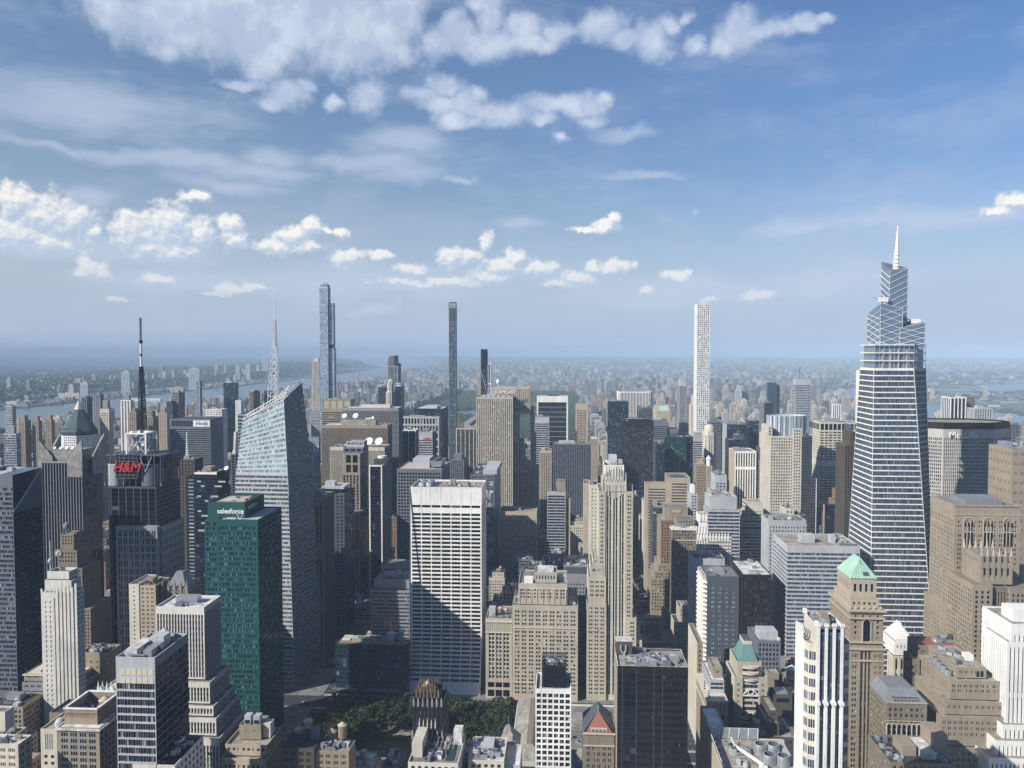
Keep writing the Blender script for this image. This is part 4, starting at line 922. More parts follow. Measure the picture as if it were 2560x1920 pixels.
simple('apartment_tower', 'pale grey ribbed slab just over the roof of the lettered tower', 2436, 2482, 1021, 1450, vert(4, 3.3, .5, .6, 'greyl', 'g_mid', 'grey'), 26, n=1)
simple('office_tower', 'slim pale ribbed slab peeking beside the west edge of the great glass tower', 2149, 2154, 926, 1700, vert(3, 3.5, .5, .7, 'white', 'g_mid'), 20, n=0)
simple('office_tower', 'grey brown tower with plain top east of the lettered tower', 2521, 2550, 1059, 1100, grid(5, 4, .8, .5, 'greym', 'g_mid'), 30, cat='office tower', n=1)

# ---- grand tower with the glass crown, concrete grid, and their neighbours
b = Bld('office_tower', 'pale stone tower of white window grids wearing a tall cylindrical glass crown', 'office tower')
st = grid(3.2, 3.9, .5, .52, 'limelt', 'g_mid', sub=1, top=2); sx = grid(3.2, 3.9, .5, .52, 'greym', 'g_mid')
Yq = 1045; x0, z0 = at(1926, 1090, Yq); x1, _ = at(2004, 1075, Yq); xe = at(2026, 1090, Yq + 20)[0]; xw = at(1915, 1065, Yq + 20)[0]
body = [(xw, Yq + 12), (x0, Yq), (x1, Yq), (xe, Yq + 12), (xe, Yq + 46), (x1, Yq + 58), (x0, Yq + 58), (xw, Yq + 46)]
b.prism(body, 0, z0, [st, st, st, sx, sx, 'limelt', 'limelt', st]); b.boxes.append((xw, xe, Yq, Yq + 58, 0, z0)); RECTS.append((xw, xe, Yq, Yq + 58))
b.box(xw + (xe - xw) * .50, x1 - .3, Yq - 2.5, Yq - .05, 0, at(2000, 1070, Yq)[1], st, st, roof='rooft'); zc = at(1970, 1042, Yq)[1]
cxx, cyy, rr = (xw + xe) / 2, Yq + 29, (xe - xw) * .455; ring = [(cxx + rr * math.cos(a), cyy + rr * .62 * math.sin(a)) for a in [k * math.pi / 12 - math.pi for k in range(24)]]
b.prism(ring, z0 - 2, zc, [vert(2.6, 18, .75, .96, 'steel', 'g_crown', 'glassy', dw=.3, ds=.2, top=.5, base=.5)] * 24, roof='roofd', par=4, part='glass_crown')
b.box(xw - 1, x0 + 4, Yq + 6, Yq + 40, 0, at(1920, 1065, Yq)[1], st, st)

b = Bld('office_tower', 'broad concrete office tower gridded by wide dark windows, taller openings along the top', 'office tower')
st = grid(5.8, 3.75, .82, .52, 'limelt', 'g_dark', dw=1.1, top=13, belts=(-12, -13, -27)); r = b.vol(2049, 2150, 1055, 1130, None, st, st, side=2032, roof='roofg'); b.clutter(r, 6, 9)
m = b.part('top_window')
for k in range(18): m.quads([[(r[0] + 1.6 + k * 5.75, r[2] - .06, r[5] - 11), (r[0] + 5.9 + k * 5.75, r[2] - .06, r[5] - 11), (r[0] + 5.9 + k * 5.75, r[2] - .06, r[5] - 2.5), (r[0] + 1.6 + k * 5.75, r[2] - .06, r[5] - 2.5)]], 'g_black')
for k in range(8): m.quads([[(r[0] - .06, r[2] + 5.9 + k * 5.8, r[5] - 11), (r[0] - .06, r[2] + 1.6 + k * 5.8, r[5] - 11), (r[0] - .06, r[2] + 1.6 + k * 5.8, r[5] - 2.5), (r[0] - .06, r[2] + 5.9 + k * 5.8, r[5] - 2.5)]], 'g_black')
simple('office_building', 'small white gridded block leaning against the foot of the broad concrete grid tower', 2027, 2042, 1196, 1060, grid(3, 3.8, .6, .6, 'white', 'g_mid'), 26, cat='office building', n=1)
b, r = simple('office_tower', 'dark brown stone tower with a small stepped head, west of the great glass tower', 2112, 2146, 1112, 930, vert(2.4, 3.8, .5, .6, 'brownd', 'g_black', 'brownd'), 30, cat='office tower', n=0); b.box(r[0] + 7, r[1], r[2] + 4, r[3], r[5], r[5] + 14, vert(2.4, 3.8, .5, .6, 'brownd', 'g_black', 'brownd')); b.box(r[0] + 9, r[1] - 4, r[2] + 8, r[3], r[5] + 14, r[5] + 22, 'greyd')
b = Bld('office_building', 'low dark glass building with a pale side wall, near the great glass tower', 'office building')
b.vol(2062, 2112, 1262, 960, 30, curt(3, 3.8, .7, 'black', 'g_black'), 'tan', side=2058)

b = Bld('office_tower', 'stone tower with tall white piers, cut by a slanting shadow, near the domed tower', 'office tower')
st = vert(3.3, 3.8, .62, .62, 'white', 'g_bronze', 'brownd', dw=1.2, ds=1.0, top=2.5, edge=1.0, belts=(-6,)); b_r = b.vol(1837, 1891, 1128, 1105, None, st, 'tanlt', side=1822, roof='roofg'); b.clutter(b_r, 4, 12)
b = Bld('office_tower', 'dark grey tower with faint bands and a steel fan of struts on its roof', 'office tower')
r = b.vol(1917, 1932, 1126, 1060, 40, curt(4, 3.8, .7, 'black', 'g_navy'), ribb(6, 3.8, .5, 'greyd', 'g_black', top=18), side=1890)
m = b.part('strut')
for k in range(9): m.bar((r[0] + 4 + k * 1.5, r[2] + 16, r[5] - 1), (r[0] - 2 + k * 3, r[2] + 22, r[5] + 13), .5, 'greyl')

# ---- the lettered tower
b = Bld('lettered_tower', 'broad eight-sided concrete tower with white letters under its dark flat roof', 'office tower')
Ym = 862; x1, zt = at(2518, 1052, Ym + 26); xa = x1 - 104; xm0, xm1 = xa + 26, x1 - 26
ml = vert(1.9, 3.85, .55, .56, 'conc', 'g_mid', 'conc', dw=.8, ds=.35, top=9, belts=(28,)); md = vert(1.9, 3.85, .55, .56, 'conc', 'g_mid', 'conc', dw=.8, ds=.35, top=9, belts=(28,))
poly = [(xa, Ym + 18), (xm0, Ym), (xm1, Ym), (x1, Ym + 18), (x1, Ym + 40), (xm1, Ym + 58), (xm0, Ym + 58), (xa, Ym + 40)]
b.prism(poly, 0, zt - 7, [ml, ml, md, md, md, md, md, ml], roof=None); top = inset(poly, 1.2)
b.prism(top, zt - 7, zt, ['bronze'] * 8, roof='rooft', par=1.5, part='top_band'); b.boxes.append((xa, x1, Ym, Ym + 58, 0, zt)); RECTS.append((xa, x1, Ym, Ym + 58))
xt0 = at(2372, 1080, Ym)[0]; xt1 = at(2444, 1080, Ym)[0]
b.text('MetLife', ((xt0 + xt1) / 2, Ym - .5, zt - 13.5), 9.6, FS, 'white', .4, bold=.14)
simple('office_building', 'flat-topped brick hotel block at the photo edge beyond the lettered tower', 2530, 2600, 1122, 760, grid(6, 9, .5, .3, 'tan', 'brown', dw=.15), 40, cat='hotel', n=3, roof='copperd')

# ---- the great glass tower
b = Bld('great_glass_tower', 'great tapering glass tower banded in white with a stepped crown of glass blades', 'office tower')
Yo = 722
X = lambda px, py, Y=Yo: at(px, py, Y)
def ovq(pts, st): facade(b, *pts, st)
ovs = grid(60, 4.95, 1.0, .79, 'white', 'g_ov', sub=34, dw=.45, dm=.3, mw=.14, mull='greym', top=1.4, base=2, edge=.05)
xl0, _ = X(2176, 1565); zt = X(2192, 922)[1]; xl1, _ = X(2192, 922); xr0, _ = X(2330, 1565); xr1, _ = X(2294, 922)
hB = X(2250, 1565)[1]
def lerpx(a, b_, z): return a + (b_ - a) * (z - hB) / (zt - hB)
gl, gr_ = lerpx(xl0, xl1, 0), lerpx(xr0, xr1, 0); Yg = Yo - 1.0; Yt = Yo + 7
wb, wt = yon(2107, 1500, gl + 2) , yon(2157, 922, xl1)
wb = max(wb, Yo + 46); wt = max(wt, Yo + 40)
facade(b, (gl, Yg, 0), (gr_, Yg, 0), (xr1, Yt, zt), (xl1, Yt, zt), ovs)
facade(b, (gl, wb, 0), (gl, Yg, 0), (xl1, Yt, zt), (xl1, wt, zt), ovs)
er = at(2315, 922, Yt + 14)[0]; e0 = max(at(2336, 1565, Yo + 13)[0], gr_ + 1) + 3
facade(b, (gr_, Yg, 0), (e0, Yg + 14, 0), (er, Yt + 14, zt), (xr1, Yt, zt), grid(30, 4.95, 1.0, .70, 'greyl', 'g_black', sub=8, dw=.7, dm=.5, mw=.16, mull='greym', edge=.05))
facade(b, (e0, Yg + 14, 0), (e0, wb, 0), (er, wt, zt), (er, Yt + 14, zt), ovs)
facade(b, (e0, wb, 0), (gl, wb, 0), (xl1, wt, zt), (er, wt, zt), ovs)
b.boxes.append((gl, e0, Yg, wb, 0, zt)); RECTS.append((gl, e0, Yg, wb))
# lookout storeys
zl = X(2250, 862)[1]
m = b.part('lookout_deck'); nl = 3
LP = lambda d: inset([(xl1, Yt), (xr1, Yt), (er, Yt + 14), (er, wt), (xl1, wt)], d)
for k in range(nl + 1):
    z = zt + (zl - zt) * k / nl; m.prism(LP(.1), z - .5, z + .4, 'white')
m.prism(LP(6), zt, zl, 'grey'); L = LP(.5)
for i in range(5):
    p, q = np.array(L[i]), np.array(L[(i + 1) % 5]); n = max(2, int(np.linalg.norm(q - p) / 4))
    for k in range(n): x, y = p + (q - p) * k / n; m.bar((x, y, zt), (x, y, zl + (3 if i == 4 else 0)), .25, 'greyl')
L = LP(2.4); b.part('lookout_glass').quads([[(*L[i], zt + .5), (*L[(i + 1) % 5], zt + .5), (*L[(i + 1) % 5], zl), (*L[i], zl)] for i in range(5)], 'g_sky')
c = b.part('lookout_column')
for k in range(4): x = xl1 + 8 + (xr1 - xl1 - 14) * k / 3; c.bar((x, Yt + 1.6, zt), (x, Yt + 1.6, zl - 4), 1.2, 'tanlt')
def blade(xp, yp, Yb, Db, zbase, cuts, slope):
    """one glass blade of the crown: front corner columns xp, corner heights yp, diagonal white lines on the faces"""
    (x0, za), (x1, zb_) = at(xp[0], yp[0], Yb), at(xp[1], yp[1], Yb); zc, zd = zb_ + slope[0], za + slope[1]
    P = [(x0, Yb), (x1, Yb), (x1, Yb + Db), (x0, Yb + Db)]; Z = [za, zb_, zc, zd]
    m = b.new('crown_blade')
    for i in range(4):
        j = (i + 1) % 4; m.quads([[(*P[i], zbase), (*P[j], zbase), (*P[j], Z[j]), (*P[i], Z[i])]], 'g_sky')
    m.face([(*P[i], Z[i]) for i in range(4)], 'greym')
    l = b.new('white_line')
    for (i, j, ox, oy), (s0, s1) in (((0, 1, 0, -.3), slope[2]), ((3, 0, -.3, 0), slope[3])):
        H = min(Z[i], Z[j]) - zbase
        for k in range(cuts):
            z = zbase + H * (k + .6) / cuts
            ends = (z + s0 * (1 if k % 2 else 1), z + s1)
            l.bar((P[i][0] + ox, P[i][1] + oy, min(Z[i], max(zbase, ends[0]))), (P[j][0] + ox, P[j][1] + oy, min(Z[j], max(zbase, ends[1]))), .36, 'white')
            if slope[4]: l.bar((P[i][0] + ox, P[i][1] + oy, min(Z[i], max(zbase, ends[1]))), (P[j][0] + ox, P[j][1] + oy, min(Z[j], max(zbase, z + s0))), .34, 'white')
    for i in range(4): l.bar((*P[i], zbase), (*P[i], Z[i]), .5, 'greyl')
    l.bar((*P[0], Z[0]), (*P[1], Z[1]), .6, 'greyl')
    return x0, x1, Z
x0, x1, Z = blade((2225, 2270), (676, 670), Yo + 22, max(20, yon(2208, 690, at(2225, 676, Yo + 22)[0]) - Yo - 22), zl - 4, 13, (4, 10, (-4, 4), (5, -4), False))
blade((2202, 2257), (758, 771), Yo + 12, max(24, yon(2169, 773, at(2202, 758, Yo + 12)[0]) - Yo - 12), zl - 4, 6, (-6, -8, (3, -4), (-4, 4), True)); blade((2250, 2313), (820, 807), Yo + 11, 24, zl - 4, 4, (3, 4, (-3, 3), (-3, 3), True))
tip = at(2245, 565, Yo + 30); base = (tip[0] - 1.0, Yo + 30, min(Z) - 6)
m = b.part('spire'); zz = np.linspace(base[2], tip[1], 15)
for k in range(14):
    ra = 3.6 * (1 - k / 15) + .2; m.lathe(tip[0] - 1 + k / 14, Yo + 30, [(ra, zz[k]), (ra * .94, zz[k + 1] - .8), (ra * .6, zz[k + 1] - .8), (ra * .6, zz[k + 1])], 'white', 8)
for px, py, Y_ in ((2207, 752, Yo + 20), (2288, 806, Yo + 20)):
    x, z = at(px, py, Y_); m = b.new('crane_cab'); m.box(x - 4, x + 4, Y_ - 2, Y_ + 2, z - 1, z + 3, 'white'); m.bar((x - 4, Y_, z + 2), (x - 9, Y_, z + 3), .8, 'greyl'); m.bar((x, Y_, z - 9), (x, Y_, z), 1.0, 'greyl')
# ---- crystal tower with the lattice spire
b = Bld('crystal_tower', 'faceted glass tower with slanted pale top and a white lattice spire', 'office tower')
Yb = 722
def V(px, py, Y): x, z = at(px, py, Y); return (x, Y, z)
L0 = V(560, 1500, Yb + 4); L1 = V(607, 1049, Yb + 10); Rt = V(709, 1000, Yb + 10); Rm = V(722, 1240, Yb + 4); Rb = V(737, 1700, Yb)
Lb = (L0[0], Yb + 2, 0); Rb0 = (Rb[0], Yb, 0); Bt = V(755, 957, Yb + 44); Bb_ = V(800, 1640, Yb + 58); Bb0 = (Bb_[0] + 2, Yb + 60, 0)
boa = ribb(10, 4.15, .50, 'greyl', 'g_boa', sub=5, dw=.3, mw=.15, top=.6, base=4, edge=.1); crown = ribb(10, 4.15, .55, 'glassl', 'g_pale', sub=6, dw=.15, mw=.12, mull='greyl', top=.5, base=.5, edge=.1); dk = ribb(10, 4.15, .5, 'greym', 'g_ov', sub=5, dw=.3, mw=.15, edge=.1)
f = .36
mL = tuple(L1[i] + (L0[i] - L1[i]) * f for i in range(3)); mR = tuple(Rt[i] + (Rm[i] - Rt[i]) * .78 for i in range(3)); mL = (mL[0], mL[1], mR[2])
facade(b, Lb, Rb0, mR, mL, boa); facade(b, mL, mR, Rt, L1, crown)
Bm = tuple(Bt[i] + (Bb_[i] - Bt[i]) * .25 for i in range(3))
facade(b, Rb0, Bb0, (Bt[0] + (Bb0[0] - Bt[0]) * .62, Bm[1], mR[2]), mR, dk); facade(b, mR, (Bt[0] + (Bb0[0] - Bt[0]) * .62, Bm[1], mR[2]), Bt, Rt, ribb(10, 5, .5, 'greym', 'g_mid', sub=6, dw=.2, mull='greyl', edge=.1))
Lk = (L0[0] - 2, Yb + 58, 0); LkT = (L1[0] + 10, Yb + 50, L1[2] - 10)
facade(b, Bb0, Lk, LkT, Bt, dk); facade(b, Lk, Lb, mL, (LkT[0] - 12, LkT[1], mL[2]), boa); b.part('wall').face([mL, L1, LkT, (LkT[0] - 12, LkT[1], mL[2])], 'glassy')
b.part('roof').face([(L1[0] + 1, L1[1] + 1, L1[2] - 1.5), (Rt[0] - 1, Rt[1] + 1, Rt[2] - 1.5), (Bt[0] - 3, Bt[1] - 2, Rt[2] - 1), (LkT[0], LkT[1], L1[2] - 4)], 'greyd')
b.boxes.append((Lb[0], Bb0[0], Yb, Yb + 60, 0, L1[2])); RECTS.append((Lb[0], Bb0[0], Yb, Yb + 60))
m = b.part('rim')
for off in (0, 4.0):
    A = np.array([L1, Rt, Bt]) + [0, 3 + off, off * .9]; m.bar(A[0], A[1] + [0, 0, 4], .7, 'white'); m.bar(A[1] + [0, 0, 4], A[2], .7, 'white')
for k in range(14):
    t = k / 13; p = np.array(L1) * (1 - t) + np.array(Rt) * t; m.bar(p + [0, .3, -.5], p + [0, 7, 3.6 + 4 * t], .35, 'white')
m.bar(L1, Rt, .8, 'white'); m.bar(Rt, Bt, .6, 'greyl'); m.bar(Rt, Rm, .35, 'greyl'); m.bar(V(723, 965, Yb + 20), (Rt[0], Rt[1] + 6, Rt[2] + 8), .8, 'white')
m = b.part('lattice_spire'); cxs, _ = at(681, 900, Yb + 26); zsb = at(681, 1000, Yb + 26)[1] - 3; zst = at(687, 742, Yb + 26)[1]; zk = at(687, 800, Yb + 26)[1]; zj = at(687, 868, Yb + 26)[1]
lv = np.linspace(zsb, zj, 9)
for i in range(8):
    w0, w1 = 4.0 * (1 - i / 17), 4.0 * (1 - (i + 1) / 17); xo0, xo1 = cxs + i * .3, cxs + (i + 1) * .3
    c0 = [(xo0 + sx_ * w0, Yb + 26 + sy * w0, lv[i]) for sx_, sy in ((-1, -1), (1, -1), (1, 1), (-1, 1))]; c1 = [(xo1 + sx_ * w1, Yb + 26 + sy * w1, lv[i + 1]) for sx_, sy in ((-1, -1), (1, -1), (1, 1), (-1, 1))]
    for k in range(4):
        n_ = (k + 1) % 4; m.bar(c0[k], c1[k], .55, 'steel'); m.bar(c1[k], c1[n_], .4, 'white'); m.bar(c0[k], c1[n_], .36, 'white')
xo = cxs + 2.4
for i in range(9):
    za, zb_ = zj + (zk - zj) * i / 9, zj + (zk - zj) * (i + 1) / 9; w0, w1 = 1.9 * (1 - i / 18), 1.9 * (1 - (i + 1) / 18)
    for sx_ in (-1, 1):
        m.bar((xo + sx_ * w0, Yb + 25, za), (xo + sx_ * w1, Yb + 25, zb_), .5, 'steel'); m.bar((xo + sx_ * w0, Yb + 27, za), (xo - sx_ * w1, Yb + 27, zb_), .36, 'white'); m.box(xo + 1.0, xo + 2.4 - i * .1, Yb + 25, Yb + 27, zb_ - 1.2, zb_, 'white')
m.bar((xo, Yb + 26, zj), (xo + .3, Yb + 26, zst), 1.1, 'steel')

# ---- the green glass tower with the white lettering
b = Bld('green_glass_tower', 'teal green glass office tower with white lettering on its blank upper wall', 'office tower')
Ys = 604
gs = grid(7.4, 4.05, .93, .56, 'teal', 'g_teal', sub=6, dw=.3, mw=.22, mull='tealp', dm=.1, top=5, base=6, edge=1.6); gw = grid(8, 4.05, .84, .56, 'teal', 'g_teal', sub=5, dw=.3, mw=.22, mull='tealp', dm=.1, top=1, base=6, edge=1); ge = ribb(9, 4.05, .6, 'deepgreen', 'g_green', sub=5, dw=.15, mull='deepgreen', edge=.3)
r = b.vol(541, 644, 1298, Ys, None, gs, ge, side=704, roof='greyl')
x0w, _ = at(511, 1300, Ys + 3); zw = at(541, 1257, Ys + 6)[1]; xm = at(612, 1257, Ys + 9)[0]; zs_ = at(530, 1301, Ys + 3)[1]
b.box(x0w, r[0] - .02, Ys + 3, r[3] - 2, 0, zs_, gw, 'teal', roof=None)
b.box(x0w + .05, xm, Ys + 9, r[3] - 3, zs_ - .02, zw, 'teal', 'deepgreen', roof='roofg', par=5)
b.part('wall').quads([[(x0w, Ys + 3, zs_), (r[0], Ys + 3, zs_), (r[0], Ys + 9, zs_), (x0w, Ys + 9, zs_)]], 'teal')
b.text('salesforce', ((xm - x0w) * .62 + x0w, Ys + 8.7, zw - 7.2), 5.4, FS, 'white', .25, bold=.10); b.text('salesforce', (xm + .3, Ys + 24, zw - 5), 4.8, FE, 'greyl', .2, bold=.06)
g = random.Random(3)
for k in range(26):
    x, y = g.uniform(x0w + 2, xm - 5), g.uniform(Ys + 12, r[3] - 8); m = b.new('roof_unit'); a = g.uniform(1.5, 4); m.box(x, x + a, y, y + g.uniform(1.5, 4), zw - 5, zw - 5 + g.uniform(1.5, 4.4), g.choice(('greyl', 'roofw', 'tan', 'metal', 'greyd', 'rust')))
for k in range(7): m = b.new('duct'); y = Ys + 13 + k * 5; m.bar((x0w + 3, y, zw - 1.5), (xm - 4 - k, y, zw - 1.5), .8, g.choice(('roofw', 'greyl', 'tan')))
for k in range(16): b.unit(r[0] + 3 + g.random() * (r[1] - r[0] - 7), r[0] + 5 + g.random() * 3, Ys + 2.2, Ys + 4.5, r[5] - 1, 1.6, 'limelt') if k < 1 else None
for dx in (-2.6, 2.6): m = b.new('davit_arm'); m.bar((xm - 2, Ys + 4, r[5] - 1), (xm - 2 + dx, Ys + 4, r[5] + 4), .35, 'white')

# ---- the black antenna tower with the red letters
b = Bld('antenna_tower', 'dark tower with red roof letters, a white steel cage and a tall mast', 'office tower')
Y4 = 708; cu = curt(7, 4.1, .84, 'greyd', 'g_black', sub=1, mull='greym', span='bronze')
x0, zs = at(264, 1216, Y4); x1, _ = at(389, 1216, Y4); yb2 = yon(450, 1216, x1)
RECTS.append((x0, x1, Y4, yb2)); b.boxes.append((x0, x1, Y4, yb2, 0, zs))
q = [(x0 + 5 * (1 - math.cos(t)), Y4 + 5 * (1 - math.sin(t))) for t in np.linspace(0, math.pi / 2, 5)]
b.prism(q + [(x1, Y4), (x1, yb2), (x0, yb2)], 0, zs, [curt(2.2, 4.1, .84, 'greyd', 'g_black', mull='greym', span='bronze')] * 4 + [cu, ribb(6, 4.1, .5, 'brownd', 'g_black', sub=3), 'greyd', cu], roof='roofd')
mg = grid(5.2, 7.2, .66, .8, 'grey', 'g_dark', sub=2, dw=.8, mw=.6, top=3.5, belts=()); xa, zg = at(289, 1315, Y4 - 5); xb, _ = at(393, 1315, Y4 - 5)
b.box(xa, xb, Y4 - 5, Y4 - .05, 0, zg, mg, mg, roof='roofw'); b.box(x1 + .02, xb + 2, Y4 - .04, yb2 - 4, 0, at(393, 1318, Y4)[1], mg, mg, roof='roofg', par=0)
xc0, zc0 = at(272, 1210, Y4 + 3); xc1, _ = at(392, 1210, Y4 + 3); zr = at(290, 1136, Y4 + 3)[1]
m = b.part('drum')
for cx_, mt in ((xc0 + 4, 'greyl'), (xc1 - 9, 'greym')):
    for k in range(11): za = zs + (zr - 9 - zs) * k / 11; m.lathe(cx_, Y4 + 12, [(8.6, za), (8.6, za + 1.4), (8.1, za + 1.4), (8.1, za + (zr - 9 - zs) / 11)], mt, 18)
m.box(xc0 + 2, xc1 - 2, Y4 + 14, yb2 - 8, zs, zr - 2, 'black')
sg = b.part('sign_frame'); xs0, _ = at(287, 1150, Y4 + 1); xs1, _ = at(343, 1150, Y4 + 1); zsb = at(287, 1196, Y4 + 1)[1]
for k in range(8): z = zsb + (zr - zsb) * k / 7; sg.bar((xs0, Y4 + 1.5, z), (xs1, Y4 + 1.5, z), .35, 'greym')
for k in range(6): x = xs0 + (xs1 - xs0) * k / 5; sg.bar((x, Y4 + 1.8, zsb), (x, Y4 + 1.8, zr), .35, 'greym')
sg.box(xs0 + .3, xs1 - .3, Y4 + 2.4, Y4 + 5, zsb, zr - .5, 'black')
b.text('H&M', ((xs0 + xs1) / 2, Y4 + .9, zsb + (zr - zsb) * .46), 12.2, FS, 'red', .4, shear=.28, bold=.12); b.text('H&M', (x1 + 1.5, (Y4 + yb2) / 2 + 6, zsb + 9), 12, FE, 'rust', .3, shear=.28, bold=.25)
fr = b.part('roof_frame'); xe = x1 + 3
for yy in (Y4 + 6, Y4 + 18, yb2 - 4):
    fr.bar((x0 - 3, yy, zr - 1), (xe, yy, zr - 1), .9, 'greym')
for k in range(10):
    x = x0 - 3 + (xe - x0 + 3) * k / 9; fr.bar((x, Y4 + 4, zr - 1), (x, yb2, zr - 1), .5, 'greym')
    for yy in (Y4 + 4, yb2): fr.bar((x, yy, zs), (x, yy, zr - 1), .45, 'greym' if k % 3 else 'greyl')
for k in range(9):
    y = Y4 + 4 + (yb2 - Y4 - 4) * k / 8; fr.bar((xe, y, zs + 3), (xe, y, zr + 2), .5, 'greyd'); fr.bar((x0 - 3, y, zs + 3), (x0 - 3, y, zr - 1), .5, 'greyd')
for k in range(6): z = zs + 6 + k * 4.2; fr.bar((xe, Y4 + 4, z), (xe, yb2, z), .4, 'greyd'); fr.bar((x0 - 3, Y4 + 4, z), (x0 - 3, yb2, z), .4, 'greyd')
fr.box(x0, xe - 2, Y4 + 5, yb2 - 2, zr - 1.6, zr - 1.1, 'greyd'); fr.bar((x1 - 16, Y4 + 3, zr - 2), (x1 - 11, Y4 + 3, zr - 16), .6, 'greyl'); fr.bar((x1 - 11, Y4 + 3, zr - 16), (x1 - 5, Y4 + 3, zr - 2), .6, 'greyl')
b.dish(x1 - 8, Y4 + 6, zr - 15, 2.4)
cg = b.part('steel_cage'); Yc = Y4 + 12; xg0, zg1 = at(316, 1084, Yc); xg1, _ = at(364, 1084, Yc); yg1 = Yc + 20; zg0 = zr - 1
C = [(xg0, Yc), (xg1, Yc), (xg1, yg1), (xg0, yg1)]
for i in range(4):
    a, c = C[i], C[(i + 1) % 4]; cg.bar((*a, zg0), (*a, zg1), 1.3, 'white'); cg.bar((*a, zg1), (*c, zg1), 1.3, 'white'); cg.bar((*a, zg0), (*c, zg1), .6, 'greyl'); cg.bar((*c, zg0), (*a, zg1), .6, 'greyl')
cg.box(xg0 + 4, xg1 - 3, Yc + 5, yg1 - 5, zg0 + 9, zg0 + 16, 'metal'); cg.prism([(xg0 + 2, Yc + 4), (xg0 + 8, Yc + 4), (xg0 + 8, yg1 - 4), (xg0 + 2, yg1 - 4)], zg0 + 8, zg1 + 2, 'greyl', 'greyl', [(xg0 + 5, Yc + 4), (xg0 + 8, Yc + 4), (xg0 + 8, yg1 - 4), (xg0 + 5, yg1 - 4)])
for k in range(5): b.dish(xg0 + 3 + k * 3.6, Yc + 3, zg1 - 1 - (k % 2) * 12, 1.4)
mm_ = b.part('mast'); xm_, ztip = at(351, 794, Yc + 10); ym_ = Yc + 10
zA = at(351, 917, ym_)[1]; zB = at(351, 858, ym_)[1]; zCc = at(351, 1075, ym_)[1]
n = 22; lv = np.linspace(zCc, zA, n + 1)
for i in range(n):
    w0, w1 = 3.0 * (1 - .62 * i / n), 3.0 * (1 - .62 * (i + 1) / n)
    for sx_, sy, tx, ty in ((-1, -1, 1, -1), (1, -1, 1, 1), (1, 1, -1, 1), (-1, 1, -1, -1)):
        mm_.bar((xm_ + sx_ * w0, ym_ + sy * w0, lv[i]), (xm_ + sx_ * w1, ym_ + sy * w1, lv[i + 1]), .55, 'black'); mm_.bar((xm_ + sx_ * w0, ym_ + sy * w0, lv[i]), (xm_ + tx * w1, ym_ + ty * w1, lv[i + 1]), .4, 'black'); mm_.bar((xm_ + sx_ * w1, ym_ + sy * w1, lv[i + 1]), (xm_ + tx * w1, ym_ + ty * w1, lv[i + 1]), .4, 'black')
    if i % 3 == 1: mm_.box(xm_ + w0, xm_ + w0 + 1.4, ym_ - 1, ym_ + 1, lv[i], lv[i] + 2, 'greyd')
mm_.bar((xm_, ym_, zCc), (xm_, ym_, zA), 1.6, 'black')
mm_.lathe(xm_, ym_, [(1.0, zA), (1.0, zA + (zB - zA) * .45), (1.0, zA + (zB - zA) * .45), (1.0, zA + (zB - zA) * .55), (1.0, zA + (zB - zA) * .55), (1.0, zB), (1.5, zB), (1.5, zB + 3), (.5, zB + 3.5), (.45, ztip)], 'white', 10, ['white', 'white', 'black', 'black', 'white', 'black', 'black', 'greyd', 'greyd'])
for k in range(14): z = zB + 4 + (ztip - zB - 4) * k / 14; mm_.box(xm_ - 1.1, xm_ + 1.1, ym_ - .3, ym_ + .3, z, z + 1.2, 'greyd')

b = Bld('signed_tower', 'dark banded office slab with a blue on white name panel under its roof', 'office tower')
r = b.vol(424, 526, 1047, 1345, None, ribb(5, 3.8, .5, 'greym', 'g_black', sub=3, top=17, dw=.6), grid(4, 3.8, .3, .4, 'greyd', 'g_black'), side=558, roof='roofd')
x0, x1 = r[0], r[1]; z = r[5]
for k in range(6): m = b.new('louvre'); m.box(x0 + 3.5 + k * 6.6, x0 + 9.2 + k * 6.6, r[2] - .12, r[2] - .02, z - 13, z - 3, 'black')
m = b.part('sign_panel'); m.box(x0 + 42, x1 - 1, r[2] - .5, r[2] - .1, z - 13.5, z - 2.5, 'white'); b.text('Allianz', (x0 + 56, r[2] - .6, z - 8), 6.6, FS, 'blue', .05, bold=.12)
m = b.part('sign_emblem'); cxe, cze = x1 - 7.5, z - 8
for k in range(20):
    a, c = k * math.pi / 10, (k + 1) * math.pi / 10; m.quads([[(cxe + 3.6 * math.cos(a), r[2] - .62, cze + 3.6 * math.sin(a)), (cxe + 3.6 * math.cos(c), r[2] - .62, cze + 3.6 * math.sin(c)), (cxe + 2.9 * math.cos(c), r[2] - .62, cze + 2.9 * math.sin(c)), (cxe + 2.9 * math.cos(a), r[2] - .62, cze + 2.9 * math.sin(a))]], 'blue')
for k, h in ((-1, 1.6), (0, 2.3), (1, 1.6)): m.box(cxe + k * 1.3 - .35, cxe + k * 1.3 + .35, r[2] - .66, r[2] - .6, cze - 2, cze + h, 'blue')
m = b.new('sign_panel'); m.box(x1 + .1, x1 + .4, r[2] + 18, r[2] + 46, z - 12, z - 4, 'greym')
simple('office_tower', 'grey glass wing behind the crystal tower, tucked next to the dark signed slab', 594, 640, 1035, 900, ribb(6, 4.1, .5, 'grey', 'g_blue', sub=4), 30, cat='office tower', n=0)
b, r = simple('office_tower', 'grey stone tower tapering to a blank obelisk top, next to the crystal tower', 576, 590, 1135, 1100, grid(5, 4, .6, .6, 'greyd', 'g_black'), 22, cat='office tower', n=0)
